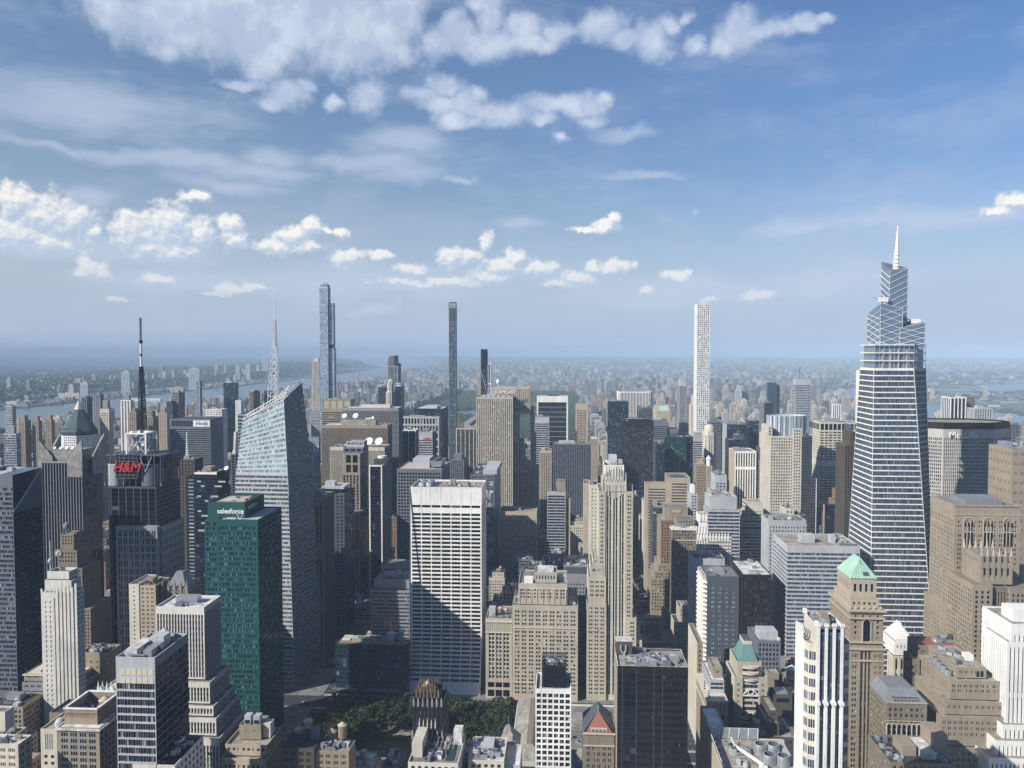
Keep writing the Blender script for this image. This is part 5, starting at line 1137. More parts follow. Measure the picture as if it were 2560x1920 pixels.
m = b.part('obelisk'); x0, x1, y0, y1, _, z = r; zt = at(583, 1080, 1105)[1]; cx_ = (x0 + x1) / 2; m.prism([(x0 + 1, y0 + 1), (x1 - 1, y0 + 1), (x1 - 1, y1 - 1), (x0 + 1, y1 - 1)], z - .5, z + 7, 'greyl', 'greyl', [(x0 + 2.6, y0 + 4), (x1 - 2.6, y0 + 4), (x1 - 2.6, y1 - 4), (x0 + 2.6, y1 - 4)]); m.prism([(x0 + 2.6, y0 + 4), (x1 - 2.6, y0 + 4), (x1 - 2.6, y1 - 4), (x0 + 2.6, y1 - 4)], z + 7, zt, 'limelt', 'limelt', [(cx_ - 1.6, y0 + 7), (cx_ + 1.6, y0 + 7), (cx_ + 1.6, y1 - 7), (cx_ - 1.6, y1 - 7)])
b, r = simple('office_tower', 'dark glass tower with white lit floors and a satellite dish on the roof', 486, 542, 1180, 830, curt(4, 4, .6, 'black', 'g_navy'), 34, side=572, xs=curt(4, 4, .6, 'black', 'g_black'), cat='office tower', n=4)
g = random.Random(9); b.dish(r[0] + 30, r[2] + 12, r[5] - 1, 2.6); m = b.part('light_band'); m.box(r[0], r[1], r[2] - .3, r[2] - .1, r[5] - 2.5, r[5], 'white')
for k in range(16): z = r[5] - 8 - (k // 2) * 8 - g.randrange(2) * 3; x = r[0] + (3 if k % 2 else 18) + g.randrange(3) * 4; m.box(x, x + g.choice((4, 8)), r[2] - .2, r[2] - .12, z, z + 1.8, 'greyl')
b.vol(466, 487, 1192, 835, 30, grid(6, 4, .8, .4, 'black', 'g_pale', dw=.2), roof='roofd')
b, r = simple('office_tower', 'brown masonry tower with a short white lattice mast, behind the antenna tower', 443, 486, 1148, 900, grid(4, 3.8, .4, .5, 'brownd', 'g_black'), 40, side=508, cat='office tower', n=2, roof='brown')
m = b.part('mast'); x, z = at(466, 1148, 910); 
for k in range(7): m.bar((x - 2.2 + .3 * k, 912, z - 2 + k * 4), (x + 2.2 - .3 * k, 912, z + 2 + k * 4), .4, 'white'); m.bar((x + 2.2 - .3 * k, 912, z - 2 + k * 4), (x - 2.2 + .3 * k, 912, z + 2 + k * 4), .4, 'white')
m.bar((x, 912, z - 3), (x, 912, at(466, 1080, 912)[1]), .9, 'white'); m.box(x - 3, x + 5, 908, 914, z - 3, z, 'white')

b = Bld('finned_tower', 'dark ribbed tower crowned by four sloped concrete fins, left of the antenna tower', 'office tower')
Yf = 880; st = vert(3.4, 60, .78, .97, 'grey', 'g_black', 'black', dw=.8, top=2, base=3, edge=.4)
r = b.vol(103, 204, 1153, Yf, 46, st, curt(3, 3.9, .8, 'black', 'g_navy'), side=254, roof='roofd'); x0, x1, y0, y1, _, z = r
m = b.part('crown_block'); m.box(x0 + 6, x1 - 8, y0 + 5, y1 - 5, z - 1, z + 12, 'stained')
zt = at(205, 1098, Yf)[1]
for pts in (((x0 - 5, y0 + 2), 1), ((x1 + 1, y0 - 1), -1)):
    (x, y), s_ = pts; fm = b.new('crown_fin'); P = [(x, y, z - 18), (x + s_ * 17, y, z - 18), (x + s_ * 17, y, z + 5), (x, y, zt)]; Q = [(a, c + 2.2, d) for a, c, d in P]
    fm.face(P, 'stained'); fm.face(Q[::-1], 'stained'); fm.quads([[P[i], P[(i + 1) % 4], Q[(i + 1) % 4], Q[i]] for i in range(4)], 'stained')
for x in (x0 - 5, x1 + 1):
    fm = b.new('crown_fin'); P = [(x, y1 - 22, z - 18), (x, y1 + 2, z - 18), (x, y1 + 2, zt + 2), (x, y1 - 22, z + 4)]; Q = [(a + 2.2, c, d) for a, c, d in P]
    fm.face(P, 'stained'); fm.face(Q[::-1], 'stained'); fm.quads([[P[i], P[(i + 1) % 4], Q[(i + 1) % 4], Q[i]] for i in range(4)], 'stained')
b.box(x0 - 5, x0 - .05, y0 + 4, y1, 0, z - 18, 'greyd', 'greyd', roof='stained')
for k in range(4): b.dish(x0 + 12 + k * 7, y0 + 7, z + 12, 1.8)

b = Bld('glass_tower', 'dark glass tower at the photo edge with a sloping faceted roof and pale corner wall', 'office tower')
Y5 = 628; x1, z1 = at(31, 1188, Y5); x0 = x1 - 40; yb2 = yon(105, 1188, x1); st = ribb(5, 4, .6, 'greym', 'g_mid', sub=3, dw=.25, top=10); sx = curt(3, 4, .8, 'blued', 'g_black')
RECTS.append((x0, x1, Y5, yb2)); b.boxes.append((x0, x1, Y5, yb2, 0, z1))
zlow = z1 - 30; zhi = at(105, 1168, yb2)[1]
facade(b, (x0, Y5, 0), (x1, Y5, 0), (x1, Y5, z1), (x0, Y5, z1), st); facade(b, (x1, Y5, 0), (x1, yb2, 0), (x1, yb2, zlow), (x1, Y5, zlow), sx)
w = b.part('wall'); w.face([(x1, Y5, zlow), (x1, yb2, zlow), (x1, yb2, zhi)], 'blued'); w.quads([[(x1, yb2, 0), (x0, yb2, 0), (x0, yb2, zhi), (x1, yb2, zhi)]], 'blued'); w.face([(x0, yb2, 0), (x0, Y5, 0), (x0, Y5, z1), (x0, yb2, zhi)], 'blued')
b.part('sloping_roof').face([(x1, Y5, zlow), (x1, yb2, zhi), (x1 - 16, yb2, zhi), (x1 - 12, Y5, z1), (x1, Y5, z1)], 'g_navy'); b.part('roof').face([(x0, Y5, z1 - .5), (x1 - 12, Y5, z1 - .5), (x1 - 16, yb2, zhi), (x0, yb2, zhi)], 'greyl')
b.part('ridge').bar((x1 + .2, Y5, zlow), (x1 + .2, yb2, zhi), .8, 'greyl')
b.clutter((x0, x1 - 14, Y5 + 12, yb2, 0, zhi), 5, 3)

# ---- west of the park: nearer blocks
b = Bld('clock_tower', 'brown stepped tower with a clock and globe, behind the white art deco tower', 'theatre tower')
Yp = 800; st = grid(3.4, 3.6, .4, .5, 'brown', 'g_dark')
for xl, xr, yt, dy, D in ((128, 242, 1640, 0, 46), (132, 226, 1520, 3, 42), (138, 205, 1420, 6, 34), (144, 192, 1375, 9, 26), (152, 184, 1335, 12, 18)):
    r = b.vol(xl, xr, yt, Yp + dy, D, st, st, zb=0 if dy == 0 else zprev, roof='rooft'); zprev = r[5] - .5
x, z = at(150, 1381, Yp + 11.5); m = b.part('clock')
m.lathe(0, 0, [(0, 0), (3.9, 0), (3.9, .4), (0, .4)], 'limelt', 20)
m.q = [np.stack([a[..., 0] + x, Yp + 8.6 - a[..., 2], a[..., 1] + z], -1) for a in m.q]
for k in range(12): a = k * math.pi / 6; m.box(x + 3.1 * math.cos(a) - .35, x + 3.1 * math.cos(a) + .35, Yp + 7.9, Yp + 8.15, z + 3.1 * math.sin(a) - .35, z + 3.1 * math.sin(a) + .35, 'greyd')
m.bar((x, Yp + 7.9, z), (x + 1.3, Yp + 7.9, z + 1.6), .4, 'greyd'); m.bar((x, Yp + 7.9, z), (x - .4, Yp + 7.9, z - 2.6), .4, 'greyd')
x, z = at(167, 1335, Yp + 20); b.part('globe').lathe(x, Yp + 20, [(1.5, z - 1), (1.5, z + 5), (2.8, z + 6.5), (3.3, z + 9), (2.6, z + 11.5), (.2, z + 13)], 'slate', 14)

b = Bld('art_deco_tower', 'white art deco tower with stepped corners and blank ribbed front, standing in shade', 'office tower', near=True)
Ya = 568; wb_ = grid(7, 3.7, .62, .52, 'ivory', 'g_dark', sub=3, dw=.4, mw=.5); 
for xl, xr, yt, dy, side in ((102, 182, 1480, 0, 210), (112, 178, 1450, 2.5, 203), (118, 172, 1428, 5, 196)):
    r = b.vol(xl, xr, yt, Ya + dy, 34, 'ivory', grid(4, 3.7, .55, .5, 'greyl', 'g_dark', sub=2), side=side, roof='roofg', zb=0 if dy == 0 else zprev, par=2); zprev = r[5]
    if dy == 0: x0, x1, z = r[0], r[1], r[5]
facade(b, (x0 + 1.5, Ya - .4, 14), (x0 + 10.5, Ya - .4, 14), (x0 + 10.5, Ya - .4, z - 4), (x0 + 1.5, Ya - .4, z - 4), grid(3, 3.7, .42, .52, 'ivory', 'g_dark', top=2))
m = b.part('fluting')
for k in range(6): m.box(x0 + 12 + k * 2.9, x0 + 13.6 + k * 2.9, Ya - .55, Ya - .02, 10, z + 4 + (k % 2) * 3, 'ivory')
for k in range(8): m.box(x0 + k * 3.3, x0 + k * 3.3 + 1.2, Ya - .3, Ya + .3, z + .02, z + 2.4, 'ivory')
x, zz = at(126, 1405, Ya + 12); m = b.part('flagpole'); m.bar((x, Ya + 12, zprev - 2), (x, Ya + 12, at(126, 1352, Ya + 12)[1]), .35, 'ivory'); m.lathe(x, Ya + 12, [(.2, zz - 2), (1.6, zz - .5), (1.9, zz + 1), (1.2, zz + 2.6), (.1, zz + 3)], 'greyl', 12)

b = Bld('hotel_tower', 'slim cream tower with a plain side wall and a gothic brown crown behind it', 'hotel', near=True)
Yh = 655; r = b.vol(322, 347, 1460, Yh, 30, grid(7, 3.7, .18, .4, 'cream', 'g_dark'), roof='roofg', side=None)
r2 = b.box(r[1] + .02, at(388, 1460, Yh)[0], Yh + .5, Yh + 26, 0, r[5] - 1, grid(4, 3.7, .42, .46, 'tanlt', 'g_pale', sub=2), grid(4, 3.7, .4, .46, 'brown', 'g_dark'), roof='roofg'); b.clutter(r2, 4, 5, tanks=0)
x1 = r2[1]; st = vert(3, 4, .45, .6, 'brown', 'g_dark', 'brown'); q = b.box(x1 + .02, x1 + 24, Yh + 8, Yh + 34, 0, r[5] - 8, st, st, roof='brown')
for k in range(5): m = b.new('pinnacle'); m.prism([(x1 + 1 + k * 5.4, Yh + 7.6), (x1 + 3 + k * 5.4, Yh + 7.6), (x1 + 3 + k * 5.4, Yh + 9.6), (x1 + 1 + k * 5.4, Yh + 9.6)], r[5] - 22, r[5] - 4, 'tan', 'tan', None); m.lathe(x1 + 2 + k * 5.4, Yh + 8.6, [(1.2, r[5] - 4), (.1, r[5] + 2)], 'tan', 6)
m = b.part('hipped_roof'); m.prism([(x1 + 2, Yh + 11), (x1 + 22, Yh + 11), (x1 + 22, Yh + 32), (x1 + 2, Yh + 32)], r[5] - 9, r[5] + 6, 'slate', 'slate', [(x1 + 9, Yh + 19), (x1 + 15, Yh + 19), (x1 + 15, Yh + 24), (x1 + 9, Yh + 24)])

b = Bld('finned_office_tower', 'white finned office tower whose lower floors step out in terraces', 'office tower', near=True)
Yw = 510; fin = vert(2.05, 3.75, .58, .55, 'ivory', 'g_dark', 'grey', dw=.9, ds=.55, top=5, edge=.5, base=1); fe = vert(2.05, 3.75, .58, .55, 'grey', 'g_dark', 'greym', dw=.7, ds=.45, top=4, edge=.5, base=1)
tiers = [(389, 510, 1516, 0, 529), (389, 524, 1703, 5, 552), (389, 533, 1762, 9, 568), (389, 540, 1792, 12.5, 578), (389, 548, 1841, 16, 600)]
zs = [at(t[0], t[2], Yw - t[3])[1] for t in tiers] + [0]
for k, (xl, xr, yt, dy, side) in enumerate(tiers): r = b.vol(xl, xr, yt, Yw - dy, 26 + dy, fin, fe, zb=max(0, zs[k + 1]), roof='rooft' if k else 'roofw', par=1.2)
r0 = b.boxes[0]; b.clutter(r0, 3, 21, big=True, cool=2)
RECTS.append((b.boxes[-1][0], b.boxes[-1][1], b.boxes[-1][2], b.boxes[-1][3]))

b = Bld('banded_office_tower', 'dark glass office tower with thin white floor edges and blank panels at the top', 'office tower', near=True)
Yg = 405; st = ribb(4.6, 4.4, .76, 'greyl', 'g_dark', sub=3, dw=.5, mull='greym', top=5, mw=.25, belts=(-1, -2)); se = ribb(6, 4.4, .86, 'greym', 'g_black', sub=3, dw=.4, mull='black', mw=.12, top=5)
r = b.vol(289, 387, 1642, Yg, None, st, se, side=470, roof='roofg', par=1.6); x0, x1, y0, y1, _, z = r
m = b.part('blank_panel')
for row in range(2):
    for k in range(6): m.box(x0 + 2.4 + k * 3.05, x0 + 5.1 + k * 3.05, y0 - .14, y0 - .03, z - 9.6 - row * 4.5, z - 6.2 - row * 4.5, 'limelt')
b.unit(x0 + 3, x0 + 9, y0 + 5, y1 - 14, z - 1.6, 4, 'roofw', 'roof_bulkhead'); b.unit(x0 + 12.5, x0 + 17, y0 + 5, y0 + 22, z - 1.6, 3.6, 'metal', 'louvred_unit'); b.unit(x0 + 9, x1 - 5, y1 - 18, y1 - 10, z - 1.6, 6, 'greyl', 'roof_bulkhead'); b.clutter(r, 5, 31, big=False, cool=2); b.tank(x0 + 11, y1 - 6, z - 1.6, 2.6, 3.6, 1, 'greyl', 'greyl')

b = Bld('striped_brick_tower', 'brick office tower with a walled roof garden, white cornices and painted red patterns', 'office tower', near=True)
Yk = 425; st = grid(5.6, 3.6, .70, .62, 'tan', 'g_dark', sub=3, dw=.5, mw=.35, top=2.4, edge=1.4, span='grey'); sb = grid(3.6, 3.6, .5, .6, 'brown', 'g_dark', sub=1)
r = b.vol(143, 248, 1818, Yk, None, st, sb, side=316, roof='roofg', par=1); x0, x1, y0, y1, _, z = r
m = b.part('cornice'); m.box(x0 - 1, x1 + 1, y0 - 1, y1 + 1, z - 1.4, z - .4, 'roofw')
rp = b.vol(161, 243, 1772, Yk + 5, None, 'tan', 'brown', zb=z - .5, side=301, roof='roofd', par=7)
m = b.part('upper_cornice'); x0p, x1p, y0p, y1p, _, zp = rp
for a in ((x0p - .5, x1p + .5, y0p - .5, y0p + .7), (x0p - .5, x1p + .5, y1p - .7, y1p + .5), (x0p - .5, x0p + .7, y0p, y1p), (x1p - .7, x1p + .5, y0p, y1p)): m.box(*a, zp + .02, zp + .7, 'white')
m = b.part('painted_pattern'); m.box(x0p + .6, x1p - .6, y0p - .06, y0p - .02, zp - 3.2, zp - 2.2, 'rust')
for k in range(9): m.lathe(0, 0, [(0, 0), (.55, 0)], 'rust', 10); m.q[-1] = np.stack([m.q[-1][..., 0] + x0p + 1.2 + k * 1.95, np.full_like(m.q[-1][..., 0], y0p - .07), m.q[-1][..., 1] + zp - 4.0], -1)
for k in range(6): m.box(x0p + .5 + k * 3.1, x0p + 2.7 + k * 3.1, y0p - .06, y0p - .02, zp - 9.4, zp - 8.6, 'rust' if k % 2 else 'red')
b.tank((x0p + x1p) / 2 + 4, y1p - 6, zp - 7, 3.4, 3.0, 2, 'wood', 'tanlt'); b.clutter((x0p, x1p, y0p, y1p, 0, zp - 6), 7, 41, big=False, cool=2)

b = Bld('masonry_block', 'grey masonry block with giant pilasters, stepped upper floors and a bare tan roof', 'office building', near=True)
Ym_ = 575; st = grid(9, 5, .78, .7, 'grey', 'g_dark', sub=3, dw=.6, mw=.3, top=3); r = b.vol(43, 205, 1735, Ym_, 50, st, st, roof='rooft'); r2 = b.vol(55, 202, 1706, Ym_ + 6, 42, grid(5, 4, .5, .5, 'grey', 'g_dark', sub=2), zb=r[5], roof='rooft'); r3 = b.vol(60, 198, 1684, Ym_ + 9, 36, grid(6, 5, .5, .4, 'tan', 'g_dark', sub=2), zb=r2[5], roof='rooft'); b.clutter(r3, 3, 51, big=False, cool=1)
m = b.part('cornice'); m.box(r3[0] - .8, r3[1] + .8, r3[2] - .8, r3[3] + .8, r3[5] - 1.3, r3[5] - .5, 'cream')
b = Bld('masonry_block', 'tan windowless block with a dark sunken roof full of air handlers', 'office building', near=True)
r = b.vol(201, 270, 1630, 600, None, grid(5.5, 4.2, .28, .34, 'tan', 'g_dark', top=6), side=303, roof='roofd', par=2); b.clutter(r, 8, 61, big=False, cool=3)
b = Bld('ornate_building', 'white building with gothic pinnacles and gables crowning its roof', 'office building', near=True)
r = b.vol(238, 292, 1735, 535, 30, grid(3, 3.6, .45, .55, 'cream', 'g_dark'), roof='roofw')
for k in range(5):
    for yy in (r[2] + 1.5, r[3] - 2): m = b.new('pinnacle'); x = r[0] + 1.5 + k * (r[1] - r[0] - 3) / 4; m.prism([(x - .7, yy - .7), (x + .7, yy - .7), (x + .7, yy + .7), (x - .7, yy + .7)], r[5], r[5] + 4, 'white'); m.lathe(x, yy, [(.9, r[5] + 4), (.1, r[5] + 9)], 'white', 6)
for k in range(3): m = b.new('gable'); x = r[0] + 2 + k * 4.4; m.face([(x, r[2], r[5]), (x + 4, r[2], r[5]), (x + 2, r[2], r[5] + 6)], 'white'); m.face([(x, r[2] + 1, r[5]), (x + 2, r[2] + 1, r[5] + 6), (x + 4, r[2] + 1, r[5])], 'white'); m.quads([[(x, r[2], r[5]), (x + 2, r[2], r[5] + 6), (x + 2, r[2] + 1, r[5] + 6), (x, r[2] + 1, r[5])], [(x + 2, r[2], r[5] + 6), (x + 4, r[2], r[5]), (x + 4, r[2] + 1, r[5]), (x + 2, r[2] + 1, r[5] + 6)]], 'white')
b.unit(r[0] + 4, r[0] + 14, r[2] + 24, r[2] + 40, r[5] + 8, 8, 'greyl', 'roof_bulkhead')
b = Bld('loft_building', 'white brick loft building in the bottom corner with a grey penthouse on its roof', 'office building', near=True)
r = b.vol(-60, 45, 1858, 410, None, grid(5, 4, .68, .5, 'whitew' if 0 else 'cream', 'g_dark', sub=4, mw=.3), grid(4, 4, .5, .5, 'grey', 'g_dark', sub=2), side=80, roof='roofw'); b.vol(-60, 12, 1778, 425, None, 'cream', 'greyl', zb=r[5] - .5, side=36); b.clutter(r, 4, 71, big=False)
b = Bld('loft_building', 'pale grey stone loft with tall slit windows near the top and domed roof house', 'office building', near=True)
r = b.vol(101, 142, 1822, 478, 26, grid(4.6, 4.2, .42, .45, 'limelt', 'g_dark', top=16), roof='rooft'); m = b.part('slit_window')
for k in range(4): m.box(r[0] + 3 + k * 1.4, r[0] + 3.6 + k * 1.4, r[2] - .06, r[2] - .02, r[5] - 13, r[5] - 3, 'greyd')
b.part('roof_dome').lathe(r[0] + 8, r[2] + 8, [(3.4, r[5] - 1), (3.2, r[5] + 1.5), (2, r[5] + 3.2), (.1, r[5] + 3.8)], 'greyl', 14); b.tank(r[0] + 4, r[3] + 8, r[5] - 3, 2.6, 3.2); b.box(r[0] - 12, r[0] + 6, r[3] + .5, r[3] + 22, 0, r[5] - 2, 'brown', roof='roofd')
b = Bld('loft_building', 'cream topped loft building with a conical wooden water tank, bottom of the photo', 'office building', near=True)
r = b.vol(332, 437, 1910, 405, 34, grid(4.5, 4, .45, .5, 'cream', 'g_dark'), roof='roofd', par=2.4); b.tank(r[0] + 6, r[2] + 10, r[5] - 2.4, 3.0, 3.4, 2.2); b.clutter(r, 6, 81, big=False, cool=3); b.box(r[0] + 10, r[0] + 16, r[2] + 20, r[2] + 26, r[5] - 2.4, r[5] + 3, 'cream')
b = Bld('brick_office_building', 'sandy brick office building with a blank roof tower and two black-mouthed air units', 'office building', near=True)
Yx = 478; st = grid(3.1, 3.7, .46, .52, 'tanlt', 'g_brick', dw=.4, top=3.4); se = grid(3.1, 3.7, .4, .5, 'brown', 'g_dark')
r = b.vol(553, 666, 1895, Yx - 4, None, st, se, side=703, roof='rooft'); r2 = b.vol(563, 668, 1860, Yx, None, st, se, zb=r[5], side=703, roof='rooft', par=1.6); r3 = b.vol(598, 652, 1812, Yx + 9, 14, grid(5, 14, .1, .2, 'tan', 'g_dark'), zb=r2[5] - 1, roof='rooft')
for k in (0, 1):
    x = r3[0] + 2.5 + k * 6; u = b.new('air_unit'); u.box(x, x + 4, r3[2] + 2, r3[2] + 7, r3[5] - .5, r3[5] + 5, 'greyl'); u.box(x + .4, x + 3.6, r3[2] + 1.9, r3[2] + 1.98, r3[5], r3[5] + 2.4, 'black')
b.unit(r3[1] + .3, r3[1] + 5, r3[2] + 3, r3[2] + 10, r2[5] - 1, 9, 'cream', 'stair_house'); b.clutter((r2[1] - 12, r2[1], r2[2] + 8, r2[3], 0, r2[5]), 4, 91, big=False, cool=1)
# ---- the white banded slab with the sweeping base
b = Bld('white_banded_tower', 'white office slab of long black window bands with a base that sweeps outwards', 'office tower', near=True)
Yg = 738; st = grid(9.0, 3.86, .91, .60, 'white', 'g_black', dw=.3, top=16.5, base=9, edge=.9, belts=(-2,))
x0, z1 = at(1026, 1217, Yg); x1, _ = at(1204, 1217, Yg); y1 = yon(1214, 1217, x1); y1 = max(y1, Yg + 44)
sd_ = grid(9.0, 3.86, .90, .58, 'white', 'g_dark', dw=.7, top=16.5, base=9, edge=.9)
b.near = False
st['split'] = 1; b.box(x0, x1, Yg, y1, 0, z1, st, sd_, roof='rooft', par=1.6)
for pn in ('wall', 'glazing'):
    for a in b.parts[pn].q:      # the street front curves out below the twentieth floor
        z = a[..., 2]; f = (a[..., 1] < Yg + 2) & (z < 62); a[..., 1] -= np.where(f, 17 * ((62 - z).clip(0) / 62) ** 2.0, 0)
wl = b.part('wall')
for s_ in (x0, x1):
    zz = np.linspace(0, 62, 12); yy = Yg - 17 * ((62 - zz) / 62) ** 2
    wl.quads([[(s_, Yg, zz[k]), (s_, yy[k], zz[k]), (s_, yy[k + 1], zz[k + 1]), (s_, Yg, zz[k + 1])] for k in range(11)], 'white')
RECTS.append((x0, x1, Yg - 17, Yg))
b.part('seam').quads([[(x0 + k * (x1 - x0) / 7 - .1, Yg - .03, z1 - 15.6), (x0 + k * (x1 - x0) / 7 + .1, Yg - .03, z1 - 15.6), (x0 + k * (x1 - x0) / 7 + .1, Yg - .03, z1 - .4), (x0 + k * (x1 - x0) / 7 - .1, Yg - .03, z1 - .4)] for k in range(1, 7)], 'grey')
b.part('machine_pit').box(x0 + 4, x0 + 24, Yg + 8, y1 - 5, z1 - 1.6, z1 - 1.3, 'greyd')
for k in range(4): m = b.new('cooling_tower'); cx_, cy_ = x0 + 9 + (k % 2) * 7, Yg + 14 + (k // 2) * 11; m.lathe(cx_, cy_, [(3.6, z1 - 1.6), (3.3, z1 + 2.4), (2.8, z1 + 2.4), (0, z1 + 1.6)], 'greyl', 18, ['greyl', 'metal', 'greyd'])
b.tank(x1 - 14, Yg + 12, z1 - 1.6, 2.3, 3.2, 1.0, 'rooft', 'brown'); b.unit(x0 + 34, x0 + 39, Yg + 26, Yg + 31, z1 - 1.6, 4.5, 'tan', 'roof_bulkhead'); b.unit(x0 + 42, x0 + 52, Yg + 20, Yg + 23, z1 - 1.6, 2, 'rooft'); b.unit(x0 + 44, x0 + 46, Yg + 8, Yg + 10, z1 - 1.6, 3, 'white')
b.clutter((x0 + 26, x1, Yg + 4, y1, 0, z1 - .6), 4, 14, big=False)

b = Bld('low_glass_block', 'low dark green glass office block facing the trees, with patched roof screens', 'office building', near=True)
st = curt(3.2, 4.2, .76, 'deepgreen', 'g_navy', sub=1, mull='deepgreen'); Yl = 716
r = b.vol(839, 1019, 1608, Yl, None, st, st, side=1026, roof='brown', par=.8); x0, x1, y0, y1, _, z = r
b.near = False
g = random.Random(4)
for k in range(9): xa = x0 + 13 + k * 5.6; m = b.new('roof_screen'); m.box(xa, xa + 5.5, y0 + 9, y0 + 9.5, z - .8, z + 4.2 - (k % 3) * .4, ('greyl', 'tealp', 'greyl', 'grey', 'tealp', 'grey', 'greyl', 'tealp', 'grey')[k])
b.unit(x0 + 3, x0 + 11, y0 + 10, y0 + 22, z - .8, 1.0, 'roofw', 'skylight'); b.unit(x0 + 14, x0 + 40, y0 + 16, y1 - 6, z - .8, 3, 'rooft', 'roof_bulkhead'); b.unit(x1 - 22, x1 - 15, y0 + 12, y0 + 18, z - .8, 6.5, 'greyl', 'roof_bulkhead'); b.unit(x1 - 12, x1 - 8, y0 + 18, y0 + 24, z - .8, 7, 'greyl', 'roof_bulkhead'); b.clutter((x0 + 14, x1, y0 + 12, y1, 0, z + .4), 14, 15, big=False, cool=3, pipes=5)
m = b.part('canopy'); m.box(x0 - 3, x1 - 8, y0 - 5, y0 - .1, 5.2, 6.0, 'greym')
m = b.part('flagpole'); m.bar((x1 - 22, y0 + 30, z - 1), (x1 - 22, y0 + 30, z + 13), .5, 'gold')

b = Bld('stepped_grey_building', 'grey ribbon-windowed building in shade with stepped upper floors, beside the white banded slab', 'office building')
st = ribb(7, 3.8, .5, 'grey', 'g_mid', sub=4, dw=.35); r = b.vol(925, 1024, 1475, 790, 40, st, st, roof='roofg'); r2 = b.vol(935, 1024, 1448, 796, 34, 'grey', 'grey', zb=r[5], roof='roofg'); b.clutter(r2, 9, 16, cool=2); b.vol(958, 1030, 1418, 842, 34, st, st, roof='roofg')

# ---- the stone cliff facing the trees
b = Bld('ornate_building', 'narrow limestone building with tall recessed windows and a balustraded top floor', 'office building', near=True)
Yq = 716; st = grid(7, 3.9, .74, .7, 'lime', 'g_dark', sub=2, dw=.7, mw=.9, top=13, base=18, edge=2, span='limelt', ds=.45); r = b.vol(1214, 1280, 1545, Yq, 36, st, 'tan', roof='roofg')
x0, x1, y0, y1, _, z = r; m = b.part('balustrade')
for k in range(14): m.box(x0 + .4 + k * 1.6, x0 + 1.1 + k * 1.6, y0 - .4, y0 - .02, z - 12, z - 4, 'limelt')
m.box(x0 - .3, x1 + .3, y0 - 1, y0 - .02, z - 3.6, z - 2.6, 'limelt'); m.box(x0 - .3, x1 + .3, y0 - .9, y0 - .02, z - 13.4, z - 12.6, 'limelt')
m = b.part('shopfront')
for k in range(3): m.quads([[(x0 + 2 + k * 7, y0 - .05, 2), (x0 + 8 + k * 7, y0 - .05, 2), (x0 + 8 + k * 7, y0 - .05, 8), (x0 + 2 + k * 7, y0 - .05, 8)], [(x0 + 2 + k * 7, y0 - .05, 10.5), (x0 + 8 + k * 7, y0 - .05, 10.5), (x0 + 8 + k * 7, y0 - .05, 15), (x0 + 2 + k * 7, y0 - .05, 15)]], 'g_black')
b.unit(x0 + 2, x0 + 8, y0 + 10, y0 + 18, z - 1, 7, 'greyl', 'roof_bulkhead'); b.clutter(r, 6, 17, big=False, tanks=1)

b = Bld('setback_office_building', 'wide limestone office building with stepped wings and an arched top block', 'office building', near=True)
st = grid(6.1, 3.72, .56, .52, 'lime', 'g_brick', sub=2, dw=.45, mw=.7, top=4.5, edge=1.2); Yq = 714
rl = b.vol(1281, 1445, 1512, Yq, 58, st, st, roof='roofg'); r = b.vol(1296, 1418, 1458, Yq + 2.5, 46, grid(6.1, 3.72, .56, .52, 'lime', 'g_brick', sub=2, dw=.45, mw=.7, top=7, edge=1.2), st, zb=rl[5], roof='roofg', par=1.4)
r3 = b.vol(1336, 1392, 1430, Yq + 9, 22, grid(2.6, 9, .42, .62, 'lime', 'g_brick', top=3, base=2), 'lime', zb=r[5] - 1, roof='rooft'); rw = b.vol(1285, 1297, 1506, Yq + 6, 20, 'limelt', 'limelt', zb=rl[5], roof='roofg')
b.unit(r[0] + 5, r[0] + 13, r[2] + 5, r[2] + 12, r[5] - 1.4, 5, 'white', 'stair_house'); b.unit(r3[0] + 3, r3[1] - 3, r3[2] + 4, r3[3] - 4, r3[5] - 1, 2.5, 'roofw', 'roof_unit'); b.unit(r3[1] + 1, r3[1] + 9, r3[2] + 5, r3[2] + 14, r[5] - 1.4, 5, 'greyl', 'roof_bulkhead'); b.clutter(rl, 5, 18, big=False)
m = b.part('pilaster')
for k in range(9): xx = r[0] + 1.25 + (r[1] - r[0] - 2.5) * k / 8 - .45; m.box(xx, xx + .9, r[2] - .4, r[2] - .02, rl[5] + .1, r[5] - 5, 'lime')
m = b.part('belt_course'); m.box(rl[0], rl[1], Yq - .35, Yq - .02, rl[5] - 21, rl[5] - 20, 'limelt'); m.box(r[0], r[1], r[2] - .3, r[2] - .02, r[5] - 5, r[5] - 4.4, 'limelt'); m.box(rl[0], rl[1], Yq - .5, Yq - .02, 16, 17, 'limelt')

b = Bld('slate_tower', 'blue-grey slab of tiny square windows in shade behind the stepped limestone building', 'office building')
r = b.vol(1409, 1470, 1412, 790, 36, grid(3.3, 3.9, .38, .42, 'grey', 'g_black', top=18, edge=3), 'grey', roof='roofw', par=2); b.clutter(r, 8, 19, cool=2); m = b.part('top_band'); m.box(r[0] + .6, r[1] - .6, r[2] - .2, r[2] - .02, r[5] - 8.5, r[5] - 2, 'greyd')

